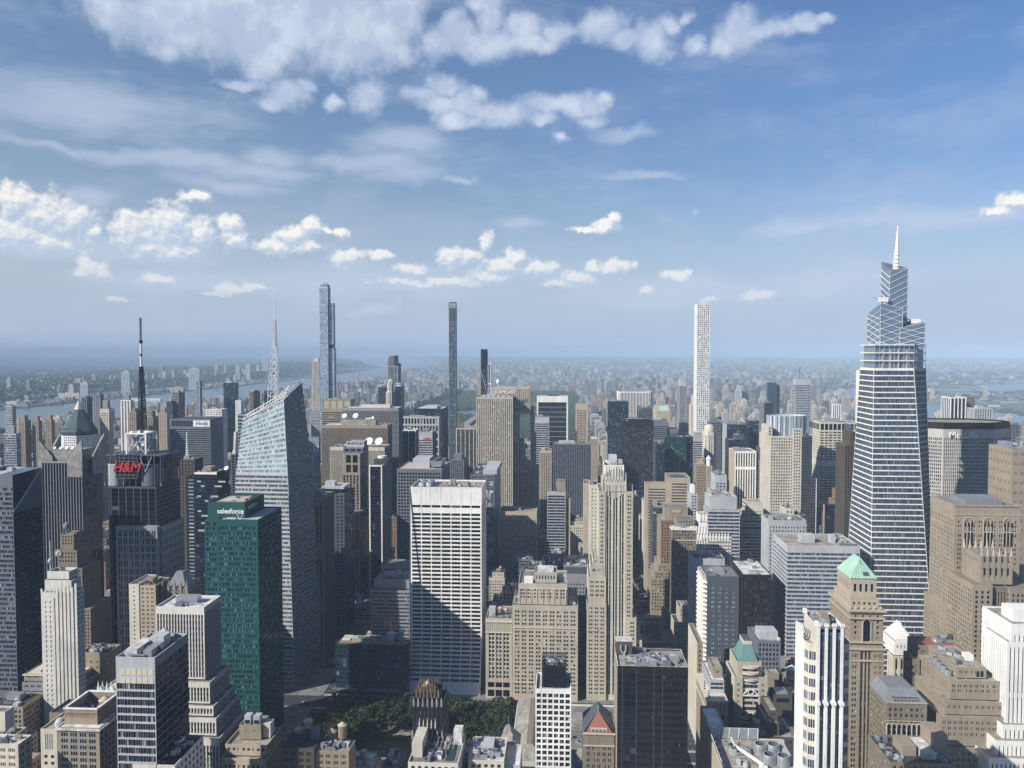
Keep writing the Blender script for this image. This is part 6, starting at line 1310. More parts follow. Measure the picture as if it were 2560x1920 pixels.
# ---- the art deco shaft
b = Bld('art_deco_skyscraper', 'cream art deco shaft with dark vertical window stripes and a fluted crown', 'office tower', near=True)
Yv = 718; pier = grid(5.0, 3.7, .60, .52, 'lime', 'g_brick', sub=2, dw=.5, mw=.55, top=3, edge=1.0); strp = grid(6.2, 3.7, .66, .62, 'limelt', 'g_dark', sub=2, dw=.9, ds=.7, span='greyd', mw=.9, mull='limelt', dm=.15, top=3, edge=.4)
sidew = grid(5, 3.7, .45, .52, 'cream', 'g_brick', sub=2)
xa, zt = at(1497, 1205, Yv); xb, _ = at(1583, 1205, Yv); Dv = 44
zc = at(1540, 1163, Yv + 3)[1]; zsh = at(1514, 1228, Yv)[1]
w3 = (xb - xa)
e1 = at(1514, 1205, Yv)[0]; e2 = at(1564, 1205, Yv)[0]
RECTS.append((xa, xb, Yv, Yv + Dv)); b.boxes.append((xa, xb, Yv, Yv + Dv, 0, zt))
facade(b, (xa, Yv, 0), (e1, Yv, 0), (e1, Yv, zsh), (xa, Yv, zsh), pier); facade(b, (e2, Yv, 0), (xb, Yv, 0), (xb, Yv, zsh), (e2, Yv, zsh), pier)
facade(b, (e1, Yv + .8, 0), (e2, Yv + .8, 0), (e2, Yv + .8, zt), (e1, Yv + .8, zt), strp)
w = b.part('wall')
for x in (e1, e2): w.quads([[(x, Yv, 0), (x, Yv + .8, 0), (x, Yv + .8, zsh), (x, Yv, zsh)], [(x, Yv + .8, zsh), (x, Yv + Dv - 4, zsh), (x, Yv + Dv - 4, zt), (x, Yv + .8, zt)]], 'lime')
facade(b, (xb, Yv, 0), (xb, Yv + Dv, 0), (xb, Yv + Dv, zsh), (xb, Yv, zsh), sidew); facade(b, (xa, Yv + Dv, 0), (xa, Yv, 0), (xa, Yv, zsh), (xa, Yv + Dv, zsh), sidew); w.quads([[(xb, Yv + Dv, 0), (xa, Yv + Dv, 0), (xa, Yv + Dv, zsh), (xb, Yv + Dv, zsh)], [(e2, Yv + Dv - 4, zsh), (e1, Yv + Dv - 4, zsh), (e1, Yv + Dv - 4, zt), (e2, Yv + Dv - 4, zt)]], 'lime')
b.roof([(xa, Yv), (xb, Yv), (xb, Yv + Dv), (xa, Yv + Dv)], zsh, 'roofg', 'limelt', .8)
c0, c1 = at(1507, 1205, Yv)[0], at(1565, 1205, Yv)[0]
cr = b.box(c0, c1, Yv + 1.4, Yv + Dv - 6, zsh - .5, zt + 1, vert(2.9, 14, .46, .8, 'limelt', 'g_dark', 'lime', dw=.8, ds=.3, top=3, base=1), 'lime', roof='roofg'); cr2 = b.box(c0 + 1.6, c1 - 1.6, Yv + 3, Yv + Dv - 9, zt, zc, vert(2.1, 9, .35, .9, 'white', 'lime', 'lime', dw=.8, ds=.8, top=1), 'limelt', roof='roofd', par=3)
m = b.part('crown_pier')
for k in range(9): x = c0 + (c1 - c0) * k / 8; m.prism([(x - .55, Yv + .5), (x + .55, Yv + .5), (x + .55, Yv + 1.6), (x - .55, Yv + 1.6)], zsh - 7 + abs(k - 4) * 1.5, zc - abs(k - 4) * 1.6, 'limelt', 'white', [(x - .3, Yv + .9), (x + .3, Yv + .9), (x + .3, Yv + 1.6), (x - .3, Yv + 1.6)])
for k in range(6):
    x = xb - .4; y = Yv + 3 + k * 6; m.prism([(x, y), (x + .9, y), (x + .9, y + 1.4), (x, y + 1.4)], zsh - 26, zsh + 6 - k * .8, 'white', 'white', [(x, y + .4), (x + .2, y + .4), (x + .2, y + 1), (x, y + 1)])
b.unit(cr2[0] + 4.5, cr2[1] - 6, Yv + 8, Yv + 20, cr2[5] - 3, 11, 'steel', 'roof_bulkhead'); b.unit(cr2[1] - 5.5, cr2[1] - 1, Yv + 9, Yv + 18, cr2[5] - 3, 7, 'greyl', 'roof_unit')
fr = b.part('roof_frame')
for z in (2, 5): fr.bar((cr2[0] + 3, Yv + 5, cr2[5] + z), (cr2[1] - 2, Yv + 5, cr2[5] + z), .4, 'limelt')
for k in range(6): x = cr2[0] + 3 + k * (cr2[1] - cr2[0] - 5) / 5; fr.bar((x, Yv + 5, cr2[5] - 3), (x, Yv + 5, cr2[5] + 5), .35, 'limelt')
# lower wings step down on both sides
for xl, xr, yt, dy, D in ((1467, 1516, 1508, 1.0, 50), (1471, 1515, 1442, 1.5, 44), (1476, 1507, 1412, 1.8, 38), (1482, 1497, 1396, 2.2, 30)):
    q = b.vol(xl, xr, yt, Yv + dy - 2, D, pier, sidew, zb=0 if dy == 1.0 else zq, roof='rooft', par=.8); zq = q[5]
zq = 0
for xl, xr, yt, dy, D in ((1583.2, 1605, 1600, -1, 50), (1583.2, 1599, 1563, 1, 44), (1570, 1591, 1545, -3.2, 30)):
    q = b.vol(xl, xr, yt, Yv + dy, D, pier, sidew, roof='rooft', par=.8)
m = b.part('belt_course'); m.box(at(1467, 1508, Yv - 1)[0] - .2, xa, Yv - 1.6, Yv - 1.02, at(1467, 1575, Yv)[1], at(1467, 1575, Yv)[1] + 1, 'limelt')
simple('office_building', 'cream windowed slab side lit by the sun just west of the art deco shaft', 1474, 1497, 1212, 800, grid(3.4, 3.8, .3, .36, 'cream', 'g_dark', top=3), 26, cat='office building', n=2)
simple('office_building', 'bare tan concrete wall block between the slate ribbed slab and the cream slab', 1459, 1475, 1208, 860, 'tanlt', 26, cat='office building', n=1)

# ---- brown bronze tower in the middle bottom
b = Bld('bronze_glass_tower', 'black-brown glass tower seen close, with grid lines and a crowded gravel roof', 'office tower', near=True)
Yh = 462; st = grid(3.3, 3.95, .94, .50, 'bronze', 'g_black', sub=4, dw=.22, mw=.16, mull='black', dm=.08, top=4.5, edge=.3, span='bronze')
x0, z1 = at(1543.6, 1664, Yh); x1, _ = at(1720.5, 1667, Yh); y1 = yon(1703, 1626, x1) + 1
RECTS.append((x0, x1, Yh, y1)); b.boxes.append((x0, x1, Yh, y1, 0, z1)); xk = x0 + (x1 - x0) * .285
facade(b, (x0, Yh, 0), (xk, Yh, 0), (xk, Yh, z1), (x0, Yh, z1), grid(3.7, 3.95, .95, .9, 'bronze', 'g_black', sub=1, dw=.1, edge=.2, top=4.5)); facade(b, (xk, Yh, 0), (x1, Yh, 0), (x1, Yh, z1), (xk, Yh, z1), st)
w = b.part('wall'); w.quads([[(x1, Yh, 0), (x1, y1, 0), (x1, y1, z1), (x1, Yh, z1)], [(x1, y1, 0), (x0, y1, 0), (x0, y1, z1), (x1, y1, z1)]], 'bronze'); w.quads([[(x0, y1, 0), (x0, Yh, 0), (x0, Yh, z1), (x0, y1, z1)]], 'tan')
b.roof([(x0, Yh), (x1, Yh), (x1, y1), (x0, y1)], z1, 'rooft', 'greyd', 1.2, cap='roofw')
m = b.part('thin_rail')
for f in (.07, .27, .52, .64): m.bar((x0 + (x1 - x0) * f, Yh - .12, 0), (x0 + (x1 - x0) * f, Yh - .12, z1), .09, 'grey')
zt = at(1537, 1602, y1 - 8)[1]; m = b.part('stair_tower'); xa, xb = x0 + .3, x0 + (x1 - x0) * .25; m.box(xa, xb, y1 - 9, y1 - .3, z1 - 1.2, zt, 'brownd', 'roofw')
for k in (0, 1):
    d = b.new('duct'); x = xa + 3 + k * 3; d.bar((x, y1 - 9.4, zt - 2), (x, y1 - 9.4, zt - 5), 1.2, 'greyl', .6); d.bar((x, y1 - 9.4, zt - 5), (x + 1.2 * (1 - 2 * k) + .4, y1 - 9.4, zt - 7), 1.2, 'greyl', .6); d.bar((x + 1.2 * (1 - 2 * k) + .4, y1 - 9.4, zt - 7), (x + 1.2 * (1 - 2 * k) + .4, y1 - 9.4, z1 - 1), 1.2, 'greyl', .6)
for k in range(3): xx = x0 + (x1 - x0) * .53 + k * 2.7; m = b.new('cooling_tower'); m.box(xx, xx + 2.5, Yh + 12, Yh + 15, z1 - 1.2, z1 + 1.6, 'metal'); m.lathe(xx + 1.25, Yh + 13.5, [(1.1, z1 + 1.6), (1.1, z1 + 2.3), (.9, z1 + 2.3), (0, z1 + 1.8)], 'metal', 14, ['metal', 'greyl', 'black'])
m = b.part('curved_track')
for k in range(14): a, c = -1.3 + k * .2, -1.3 + (k + 1) * .2; m.bar((x1 - 9 + 6 * math.cos(a), Yh + 10 + 8 * math.sin(a), z1 - .9), (x1 - 9 + 6 * math.cos(c), Yh + 10 + 8 * math.sin(c), z1 - .9), .5, 'greyl')
b.clutter((x0 + 3, x1 - 2, Yh + 1, y1 - 8, 0, z1 - .2), 20, 20, big=False, cool=1, pipes=8)
m = b.new('duct'); m.bar((xb + .5, y1 - 2, z1 + 1), (xb + 9, y1 - 3, z1 + .3), 1.6, 'metal')

b = Bld('white_grid_tower', 'slim new tower of white concrete grid with a black screened roof box', 'apartment tower', near=True)
Yw = 486; st = grid(3.35, 3.55, .74, .70, 'white', 'g_dark', dw=.55, top=2.4, edge=.35, sub=2, mw=.1, mull='black', dm=.45)
x0, z1 = at(1338.5, 1722, Yw); x1, _ = at(1428, 1722, Yw)
b.box(x0, x1, Yw, Yw + 26, 0, z1, st, st, roof='roofw', par=1.6)
m = b.part('roof_screen'); xa, xb = x0 + 4, x1 - 3; zb_ = at(1384, 1656, Yw + 7)[1]
for a, c in (((xa, Yw + 6), (xb, Yw + 6)), ((xb, Yw + 6), (xb, Yw + 23)), ((xb, Yw + 23), (xa, Yw + 23)), ((xa, Yw + 23), (xa, Yw + 6))):
    n = int(max(abs(a[0] - c[0]), abs(a[1] - c[1])) / .45)
    for k in range(n + 1): f = k / n; m.bar((a[0] + (c[0] - a[0]) * f, a[1] + (c[1] - a[1]) * f, z1 - 1.6), (a[0] + (c[0] - a[0]) * f, a[1] + (c[1] - a[1]) * f, zb_), .26, 'black')
    m.bar((*a, zb_), (*c, zb_), .4, 'black'); m.bar((*a, (z1 + zb_) / 2), (*c, (z1 + zb_) / 2), .3, 'black')
m.box(xa + .6, xb - .6, Yw + 6.6, Yw + 22.4, z1 - 1.6, zb_ - 4, 'black'); b.clutter((xa - 1, xb + 1, Yw + 6, Yw + 23, 0, zb_ - 3), 9, 22, big=False, cool=3)

b = Bld('black_gold_tower', 'black brick gothic tower with a gilded stepped crown among the trees', 'office tower', near=False)
Yr = 484; st = vert(2.5, 3.6, .5, .58, 'black', 'g_brown', 'bronze', dw=.5, ds=.35, top=2); zz = 0
for xl, xr, yt, dy, D, col in ((1028, 1108, 1838, 0, 24, 0), (1031, 1106, 1756, 2, 20, 0), (1038, 1098, 1734, 4, 15, 1), (1044, 1090, 1722, 6, 11, 1)):
    r = b.vol(xl, xr, yt, Yr + dy, D, st if not col else vert(2.5, 6, .4, .7, 'bronze', 'black', 'bronze', dw=.4), st if not col else 'bronze', zb=zz, roof='roofd', par=.6); zz = r[5] - .3
    for k in range(7):
        x = r[0] + .7 + k * (r[1] - r[0] - 1.4) / 6
        for yy in (r[2] + .5, r[3] - .7): m = b.new('pinnacle'); m.prism([(x - .55, yy - .55), (x + .55, yy - .55), (x + .55, yy + .55), (x - .55, yy + .55)], r[5] - 2.5, r[5] + 1.2, 'gold' if col else 'stained'); m.lathe(x, yy, [(.6, r[5] + 1.2), (.05, r[5] + 3.6)], 'gold' if col else 'stained', 6)
x0, x1, y0, y1 = b.boxes[1][:4]; m = b.part('white_ornament')
for z in (b.boxes[1][5] - 14, b.boxes[1][5] - 27, b.boxes[0][5] + 4):
    for k in range(5): x = x0 + 4.4 + k * 2.5; m.prism([(x - .45, y0 - .5), (x + .45, y0 - .5), (x + .45, y0 - .02), (x - .45, y0 - .02)], z, z + 4.5 - (k % 2), 'limelt', 'limelt', [(x - .1, y0 - .3), (x + .1, y0 - .3), (x + .1, y0 - .05), (x - .1, y0 - .05)])
r = b.boxes[3]; b.part('gilded_crown').lathe((r[0] + r[1]) / 2, (r[2] + r[3]) / 2, [(4.2, r[5]), (3.4, r[5] + 1.6), (2.4, r[5] + 1.6), (1.4, r[5] + 3.4), (.1, r[5] + 4)], 'gold', 8); b.tank(b.boxes[0][0] + 4, b.boxes[0][2] - 4, b.boxes[0][5] - 14, 1.8, 3, 2)

b = Bld('red_roofed_building', 'narrow brick building with a steep red tiled roof behind dark ridges', 'office building', near=True)
Yd = 474; st = grid(3.2, 3.7, .52, .55, 'brown', 'g_brick', sub=2, dw=.4, top=8, edge=1.2); x0, ze = at(1459, 1830, Yd); x1, _ = at(1536, 1830, Yd); zr = at(1497, 1772, Yd + 12)[1]; D = 26
b.box(x0, x1, Yd, Yd + D, 0, ze, st, st, roof=None); m = b.part('tiled_roof'); xm = (x0 + x1) / 2
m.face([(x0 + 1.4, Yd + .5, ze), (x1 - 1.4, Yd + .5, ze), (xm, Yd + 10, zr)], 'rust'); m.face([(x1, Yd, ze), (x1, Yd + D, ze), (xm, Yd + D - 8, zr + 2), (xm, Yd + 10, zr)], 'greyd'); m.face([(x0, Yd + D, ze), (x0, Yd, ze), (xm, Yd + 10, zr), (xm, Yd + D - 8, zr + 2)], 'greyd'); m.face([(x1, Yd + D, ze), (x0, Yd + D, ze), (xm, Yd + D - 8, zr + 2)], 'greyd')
m = b.part('cornice'); m.box(x0 - .5, x1 + .5, Yd - .7, Yd - .02, ze - 1.2, ze - .1, 'lime'); m.box(x0 - .3, x1 + .3, Yd - .5, Yd - .02, ze - 8.5, ze - 7.7, 'lime'); m = b.part('dormer_row'); m.box(xm - 5, xm + 5, Yd + .6, Yd + 2.4, ze, ze + 1.8, 'lime'); b.part('finial').lathe(xm, Yd + 10, [(.5, zr - .5), (.7, zr + 1.5), (.05, zr + 3.5)], 'copperd', 8)
for k in range(4): m.box(xm - 4.4 + k * 2.3, xm - 2.9 + k * 2.3, Yd + .52, Yd + .58, ze + .3, ze + 1.4, 'greyd')

b = Bld('roof_garden_building', 'wide pale building at the bottom with a cluttered roof terrace and planted decks', 'office building', near=True)
Yz = 455; r = b.vol(1020, 1145, 1905, Yz, 36, grid(4.2, 4, .45, .5, 'cream', 'g_dark'), roof='roofg', par=1.2); x0, x1, y0, y1, _, z = r
b.unit(x0 + .8, x0 + 7, y0 + 8, y1 - 8, z - 1.2, 9, 'limelt', 'stair_house'); b.unit(x1 - 6, x1 - .8, y1 - 12, y1 - 4, z - 1.2, 9, 'roofw', 'stair_house')
for k in range(4): m = b.new('roof_deck'); m.box(x0 + 9 + k * 4.4, x0 + 12.6 + k * 4.4, y0 + 5, y1 - 6 - k % 2 * 6, z - 1.15, z - .7, ('deepgreen', 'greyd', 'wood', 'deepgreen')[k])
fr = b.part('pergola')
for k in range(7): fr.bar((x0 + 9 + k * 2.6, y0 + 14, z + 2), (x0 + 9 + k * 2.6, y1 - 8, z + 2), .25, 'greyl')
b.clutter((x0 + 8, x1 - 7, y0, y1, 0, z), 12, 23, big=False, cool=2, pipes=4)
b = Bld('low_roof_building', 'low white roofed building with steel frames, at the very bottom beside the roof garden', 'office building', near=True)
r = b.vol(1170, 1260, 1900, 470, 30, grid(4.2, 4, .45, .5, 'limelt', 'g_dark'), roof='roofw', par=1); b.clutter(r, 16, 24, cool=3, pipes=6); b.vol(1262, 1300, 1912, 474, 26, 'greyl', roof='roofw')
b = Bld('tank_roof_building', 'brick loft building with several wooden water tanks crowding its roof', 'office building', near=True)
Yt_ = 452; st = grid(4.6, 3.8, .5, .5, 'tan', 'g_brick', sub=3, mw=.3, dw=.4); r = b.vol(788, 872, 1876, Yt_, 26, st, 'brown', side=889, roof='rooft'); z = r[5]; r0 = b.box(r[0] - 20, r[0] - .02, r[2] - 2, r[3] + 2, 0, z + 2, grid(4.6, 3.8, .5, .5, 'brownd', 'g_dark', sub=3, mw=.3), roof='roofd')
b.tank(r[0] + 13, r[2] + 12, z - 1, 2.7, 7.5, 3.5); b.tank(r[0] + 6, r[2] + 14, z - 1, 2.6, 4, 2); b.tank(r0[0] + 12, r[2] + 12, z + 1, 2.7, 4, 7); b.tank(r0[0] + 6, r[2] + 13, z + 1, 2.6, 2.4, 3); b.tank(r0[0] + 6, r[2] - 8, z - 22, 2.2, 3, 3); b.tank(r0[0] + 14, r[2] - 8, z - 20, 2.0, 3, 3); b.tank(r0[0] + 9, r[2] - 12, z - 22, 2.3, 3, 2)
b.unit(r0[1] - 6, r0[1] - 1, r0[2] + 12, r0[3] - 4, z + 1, 7, 'greym', 'stair_house'); b.unit(r[0] + 17, r[1] - 2, r[2] + 6, r[3] - 4, z - 1, 2, 'roofw', 'roof_unit'); b.clutter(r, 8, 25, big=False, cool=1)
b.box(r0[0], r0[1], r[2] - 16, r0[2] - .05, 0, z - 21, 'brownd', roof='roofd')

# ---- the library behind the white grid tower
b = Bld('library', 'long low marble library with brown hipped roofs and arched windows', 'library')
x0, x1, y0, y1 = -58, 52, 556, 664
sm = grid(8, 14, .45, .6, 'marble', 'g_dark', top=4, base=5, dw=.8)
b.box(x0, x1, y0, y1, 0, 20, sm, sm, roof='roofg', par=1.5)
m = b.part('hipped_roof')
for xa, xb, ya, yb_ in ((x0 + 1, x0 + 27, y0 + 4, y1 - 4), (x1 - 27, x1 - 1, y0 + 4, y1 - 4), (x0 + 28, x1 - 28, y0 + 2, y0 + 24)):
    m.prism([(xa, ya), (xb, ya), (xb, yb_), (xa, yb_)], 20, 24, 'marble', 'marble'); w_ = min(xb - xa, yb_ - ya) * .42; m.prism([(xa, ya), (xb, ya), (xb, yb_), (xa, yb_)], 24, 31, 'stained', 'brown', [(xa + w_, ya + w_), (xb - w_, ya + w_), (xb - w_, yb_ - w_), (xa + w_, yb_ - w_)], bottom=False)
for k in range(4): mm2 = b.new('arched_window'); x = x0 + 34 + k * 12; mm2.face([(x, y0 + 1.9, 12), (x + 5, y0 + 1.9, 12)] + [(x + 2.5 + 2.5 * math.cos(t), y0 + 1.9, 19 + 2.5 * math.sin(t)) for t in np.linspace(0, math.pi, 8)], 'g_dark')
b.clutter((x0 + 28, x1 - 28, y0 + 26, y1 - 4, 0, 20), 8, 26)
b = Bld('peaked_roof_house', 'stone house with a steep grey pyramid roof and a thin spire, beside the trees', 'house')
xp0, zp = at(1240, 1880, 500); xp1, _ = at(1296, 1880, 500); b.box(xp0, xp1, 500, 524, 0, zp, grid(4, 4, .3, .5, 'lime', 'g_dark'), roof=None); ap = at(1270, 1818, 510)[1]; xm = (xp0 + xp1) / 2
b.part('pyramid_roof').prism([(xp0 - .4, 499.6), (xp1 + .4, 499.6), (xp1 + .4, 524.4), (xp0 - .4, 524.4)], zp, ap, 'stained', 'stained', [(xm - 1, 510), (xm + 1, 510), (xm + 1, 514), (xm - 1, 514)]); b.part('finial').bar((xm, 512, ap), (xm, 512, ap + 7), .3, 'copperd'); b.unit(xp1 - 6, xp1 - 4, 504, 507, zp, 9, 'lime', 'chimney')

# ---- right of the avenue, from the street up
b = Bld('striped_white_tower', 'new white, cream and blue striped apartment tower close to the viewer', 'apartment tower', near=True)
Yc = 392; x0, z1 = at(2043, 1560, Yc); x1, _ = at(2112, 1560, Yc); xw0 = x0 - .5; yb_ = yon(2000, 1640, x0) + 2; D = yb_ - Yc
D = 21; y1 = Yc + D; zr = at(2070, 1566, Yc)[1]; zs = at(2043, 1758, Yc)[1]
RECTS.append((x0 - 2, x1 + 6, Yc - 4, y1)); b.boxes.append((x0, x1, Yc, y1, 0, zr)); w3 = x1 - x0
gb = grid(3.6, 3.35, .96, .62, 'blue', 'g_strip', sub=2, dw=.2, mw=.15, mull='blued', top=1, edge=.1, span='blued')
facade(b, (x0, Yc, 0), (x1, Yc, 0), (x1, Yc, zr - 3), (x0, Yc, zr - 3), gb)
m = b.part('white_pier')
for k in range(4):
    x = x0 + k * (w3 - 1.9) / 3; m.box(x, x + 1.25, Yc - .9, Yc + .1, zs, zr, 'white'); m.prism([(x - .4, Yc - 1.2), (x + 1.6, Yc - 1.2), (x + 1.6, Yc - .02), (x - .4, Yc - .02)], zr - .02, zr + 1.5, 'white')
    m.box(x - .3, x + 1.0, Yc - 2.4, Yc - .02, 0, zs, 'white'); m.box(x - .7, x + 1.4, Yc - 2.8, Yc + .05, zs, zs + 1.6, 'white'); m.box(x + 1.25, x + 1.7, Yc - 1.4, Yc - .02, 0, zs - 2, 'limelt')
bay = grid(9, 3.35, .92, .56, 'cream', 'g_blue', sub=3, dw=.25, mw=.2, mull='greyl', top=3, edge=.3, span='cream'); bw_ = 5.2
wb = zr - 9
P = [(x0 - bw_ * .1, y1 - 8), (x0 - bw_ * .95, y1 - 9.5), (x0 - bw_ * 1.05, Yc + 6), (x0 - bw_ * .75, Yc + 2.2), (x0 - .02, Yc + .8), (x0 - .02, y1 - 8)]
P = [(x0 - .02, y1), (x0 - 4.2, y1 - .5), (x0 - 4.6, Yc + 5), (x0 - 3.4, Yc + 1.6), (x0 - .02, Yc + .3)]
blu = grid(4, 6.7, .9, .62, 'cream', 'g_strip', sub=3, dw=.25, mw=.2, top=3, edge=.2, base=3)
b.prism(P, 0, wb, [blu, vert(3.2, 90, .5, .98, 'white', 'g_strip', 'white', dw=.5), blu, blu, 'cream'], roof='rooft', part='bay_wall')
Pr = [(x1 + .02, Yc + .3), (x1 + 3.2, Yc + 1.8), (x1 + 4, Yc + 5), (x1 + 4, y1), (x1 + .02, y1)]; b.prism(Pr, 0, wb, [blu, blu, blu, 'cream', 'cream'], roof='rooft', part='bay_wall')
facade(b, (x1, Yc, wb), (x1, y1, wb), (x1, y1, zr), (x1, Yc, zr), 'cream'); facade(b, (x0, y1, wb), (x0, Yc, wb), (x0, Yc, zr), (x0, y1, zr), grid(6, 3.35, .2, .3, 'cream', 'g_dark', top=2)); b.part('wall').quads([[(x1, y1, 0), (x0, y1, 0), (x0, y1, zr), (x1, y1, zr)]], 'cream'); b.roof([(x0, Yc), (x1, Yc), (x1, y1), (x0, y1)], zr, 'rooft', 'white', 1.5, cap='white'); b.clutter((x0, x1, Yc, y1, 0, zr - .4), 5, 27, cool=1)
m = b.part('white_fin')
for k in range(4): y = Yc + 7 + k * (D - 8) / 4; m.box(x0 - 5.1, x0 - 4.3, y, y + 1.2, 0, zr - 2 - k * .5, 'white')
for y in (Yc + .1, y1 - 2): m.box(x0 - .9, x0 + 1, y, y + 1.8, zr, zr + 2.2, 'white')

b = Bld('green_pyramid_tower', 'tan brick tower with a bright green copper hipped roof and arched top windows', 'office tower', near=True)
Yv = 542; x0, zc = at(2125, 1527, Yv); x1, _ = at(2212, 1527, Yv); y1 = yon(2077, 1470, x0) + 2; y1 = min(max(y1, Yv + 34), Yv + 60)
ht = grid(3.5, 3.75, .5, .52, 'tan', 'g_brick', sub=2, dw=.5, mw=.35, top=3, edge=1.0); sst = vert(2.2, 3.75, .62, .6, 'tan', 'g_dark', 'brownd', dw=.9, ds=.6, mw=.3, top=2, edge=.3)
zl = at(2125, 1622, Yv)[1]; RECTS.append((x0, x1, Yv, y1)); b.boxes.append((x0, x1, Yv, y1, 0, zc)); xa, xb = x0 + (x1 - x0) * .32, x0 + (x1 - x0) * .66
for a, c, s_ in ((x0, xa, ht), (xb, x1, ht)): facade(b, (a, Yv, 0), (c, Yv, 0), (c, Yv, zl), (a, Yv, zl), s_)
facade(b, (xa, Yv + .5, 0), (xb, Yv + .5, 0), (xb, Yv + .5, zl), (xa, Yv + .5, zl), sst)
facade(b, (x1, Yv, 0), (x1, y1, 0), (x1, y1, zl), (x1, Yv, zl), ht); facade(b, (x0, y1, 0), (x0, Yv, 0), (x0, Yv, zl), (x0, y1, zl), ht); b.part('wall').quads([[(x1, y1, 0), (x0, y1, 0), (x0, y1, zl), (x1, y1, zl)]] + [[(x, Yv, 0), (x, Yv + .5, 0), (x, Yv + .5, zl), (x, Yv, zl)] for x in (xa, xb)], 'tan')
up = grid(5, 3.9, .3, .5, 'tan', 'g_brick', top=2.4, edge=1.2); q = b.box(x0 + .5, x1 - .5, Yv + .8, y1 - .5, zl, zc, up, grid(4.2, 3.9, .36, .5, 'tan', 'g_brick'), roof='rooft')
m = b.part('cornice')
for z, o in ((zl, .9), (zl + 4.5, .5), (zc, 1.1), (zc - 5, .4), (zl - 8, .3)):
    m.box(x0 - o, x1 + o, Yv - o, y1 + o, z - .5, z + .5, 'tanlt')
aw = b.part('arched_window'); xm = (x0 + x1) / 2; za = zl + 4.8; h = zc - 6 - za; aw.face([(xm - 2.2, Yv + .74, za), (xm + 2.2, Yv + .74, za)] + [(xm + 2.2 * math.cos(t), Yv + .74, za + h - 2.4 + 2.2 * math.sin(t)) for t in np.linspace(0, math.pi, 10)], 'g_dark')
ar = b.part('arch_surround'); T = [(xm - 2.8 , za)] + [(xm - 2.8 * math.cos(t), za + h - 2.4 + 2.8 * math.sin(t)) for t in np.linspace(0, math.pi, 12)] + [(xm + 2.8, za)]
for p, q_ in zip(T[:-1], T[1:]): ar.bar((p[0], Yv + .55, p[1]), (q_[0], Yv + .55, q_[1]), .7, 'tanlt')
zt2 = at(2140, 1447, Yv + 5)[1]; ux0, ux1 = x0 + 1.4, x1 - 2.4; uy1 = y1 - 5
u = b.box(ux0, ux1, Yv + 4, uy1, zc, zc + 7, grid(3.4, 4, .4, .5, 'tanlt', 'g_brick', top=2), grid(3.4, 4, .4, .5, 'tanlt', 'g_brick'), roof='rooft'); v = b.box(ux0 + 1.2, ux1 - .8, Yv + 6.5, uy1 - 3, zc + 6.5, zt2, grid(3.6, 9, .42, .66, 'tanlt', 'g_dark', top=3, base=3), grid(3.6, 9, .42, .66, 'tanlt', 'g_dark', top=3, base=3), roof=None)
for k in range(6):
    mm2 = b.new('urn'); x = ux0 - .4 + k * (ux1 - ux0 + .8) / 5; mm2.lathe(x, Yv + 2.2, [(.5, zc + .5), (.8, zc + 1.6), (.4, zc + 2.4), (.05, zc + 3.2)], 'tanlt', 8)
zp = at(2134, 1392, Yv + 16)[1]; a0, a1, c0, c1 = v[0] - .6, v[1] + .6, v[2] - .6, v[3] + .6; k_ = (a1 - a0) * .5
m = b.part('copper_roof'); m.prism([(a0, c0), (a1, c0), (a1, c1), (a0, c1)], zt2, zp, 'copper', 'copper', [(a0 + k_ - .4, c0 + k_ * 1.0), (a1 - k_ + .4, c0 + k_ * 1.0), (a1 - k_ + .4, c1 - k_ * .9), (a0 + k_ - .4, c1 - k_ * .9)])
sk = b.part('skylight'); apex = np.array([(a0 + a1) / 2, c0 + k_, zp])
for k in range(4): p = np.array([a0 + (a1 - a0) * (.52 + k * .07), c0, zt2]); d = (apex - p); sk.bar(p + d * .12 + [0, -.12, .15], p + d * .30 + [0, -.12, .15], .9, 'greyd', .2)
rb = b.part('roof_seam')
for k in range(9): p = np.array([a0 + (a1 - a0) * (k + .5) / 9, c0, zt2]); rb.bar(p + [0, -.05, .05], apex * (1 - abs(k - 4) * .11) + p * abs(k - 4) * .11 + [0, -.05, .05], .18, 'copperd')

b = Bld('postmodern_tower', 'pale postmodern tower with curved bays, white arched trusses and a blue-green pyramid roof', 'office tower', near=True)
Yb = 545; x0, zt = at(1836, 1692, Yb); x1, _ = at(1918, 1692, Yb); y1 = yon(1819, 1660, x0) + 6; y1 = min(max(y1, Yb + 26), Yb + 40)
ct = grid(7, 3.9, .34, .42, 'lime', 'g_dark', sub=2, dw=.35, mw=.3, top=3.6, edge=.8); RECTS.append((x0, x1, Yb, y1)); b.boxes.append((x0, x1, Yb, y1, 0, zt)); W_ = x1 - x0; xa, xb = x0 + W_ * .26, x1 - W_ * .24
facade(b, (x0, Yb, 0), (xa, Yb, 0), (xa, Yb, zt), (x0, Yb, zt), ct); facade(b, (xb, Yb, 0), (x1, Yb, 0), (x1, Yb, zt), (xb, Yb, zt), ct)
facade(b, (xa, Yb + 1.2, 0), (xb, Yb + 1.2, 0), (xb, Yb + 1.2, zt + 8), (xa, Yb + 1.2, zt + 8), ribb(10, 3.9, .62, 'limelt', 'g_dark', sub=8, dw=.4, edge=.05)); w = b.part('wall')
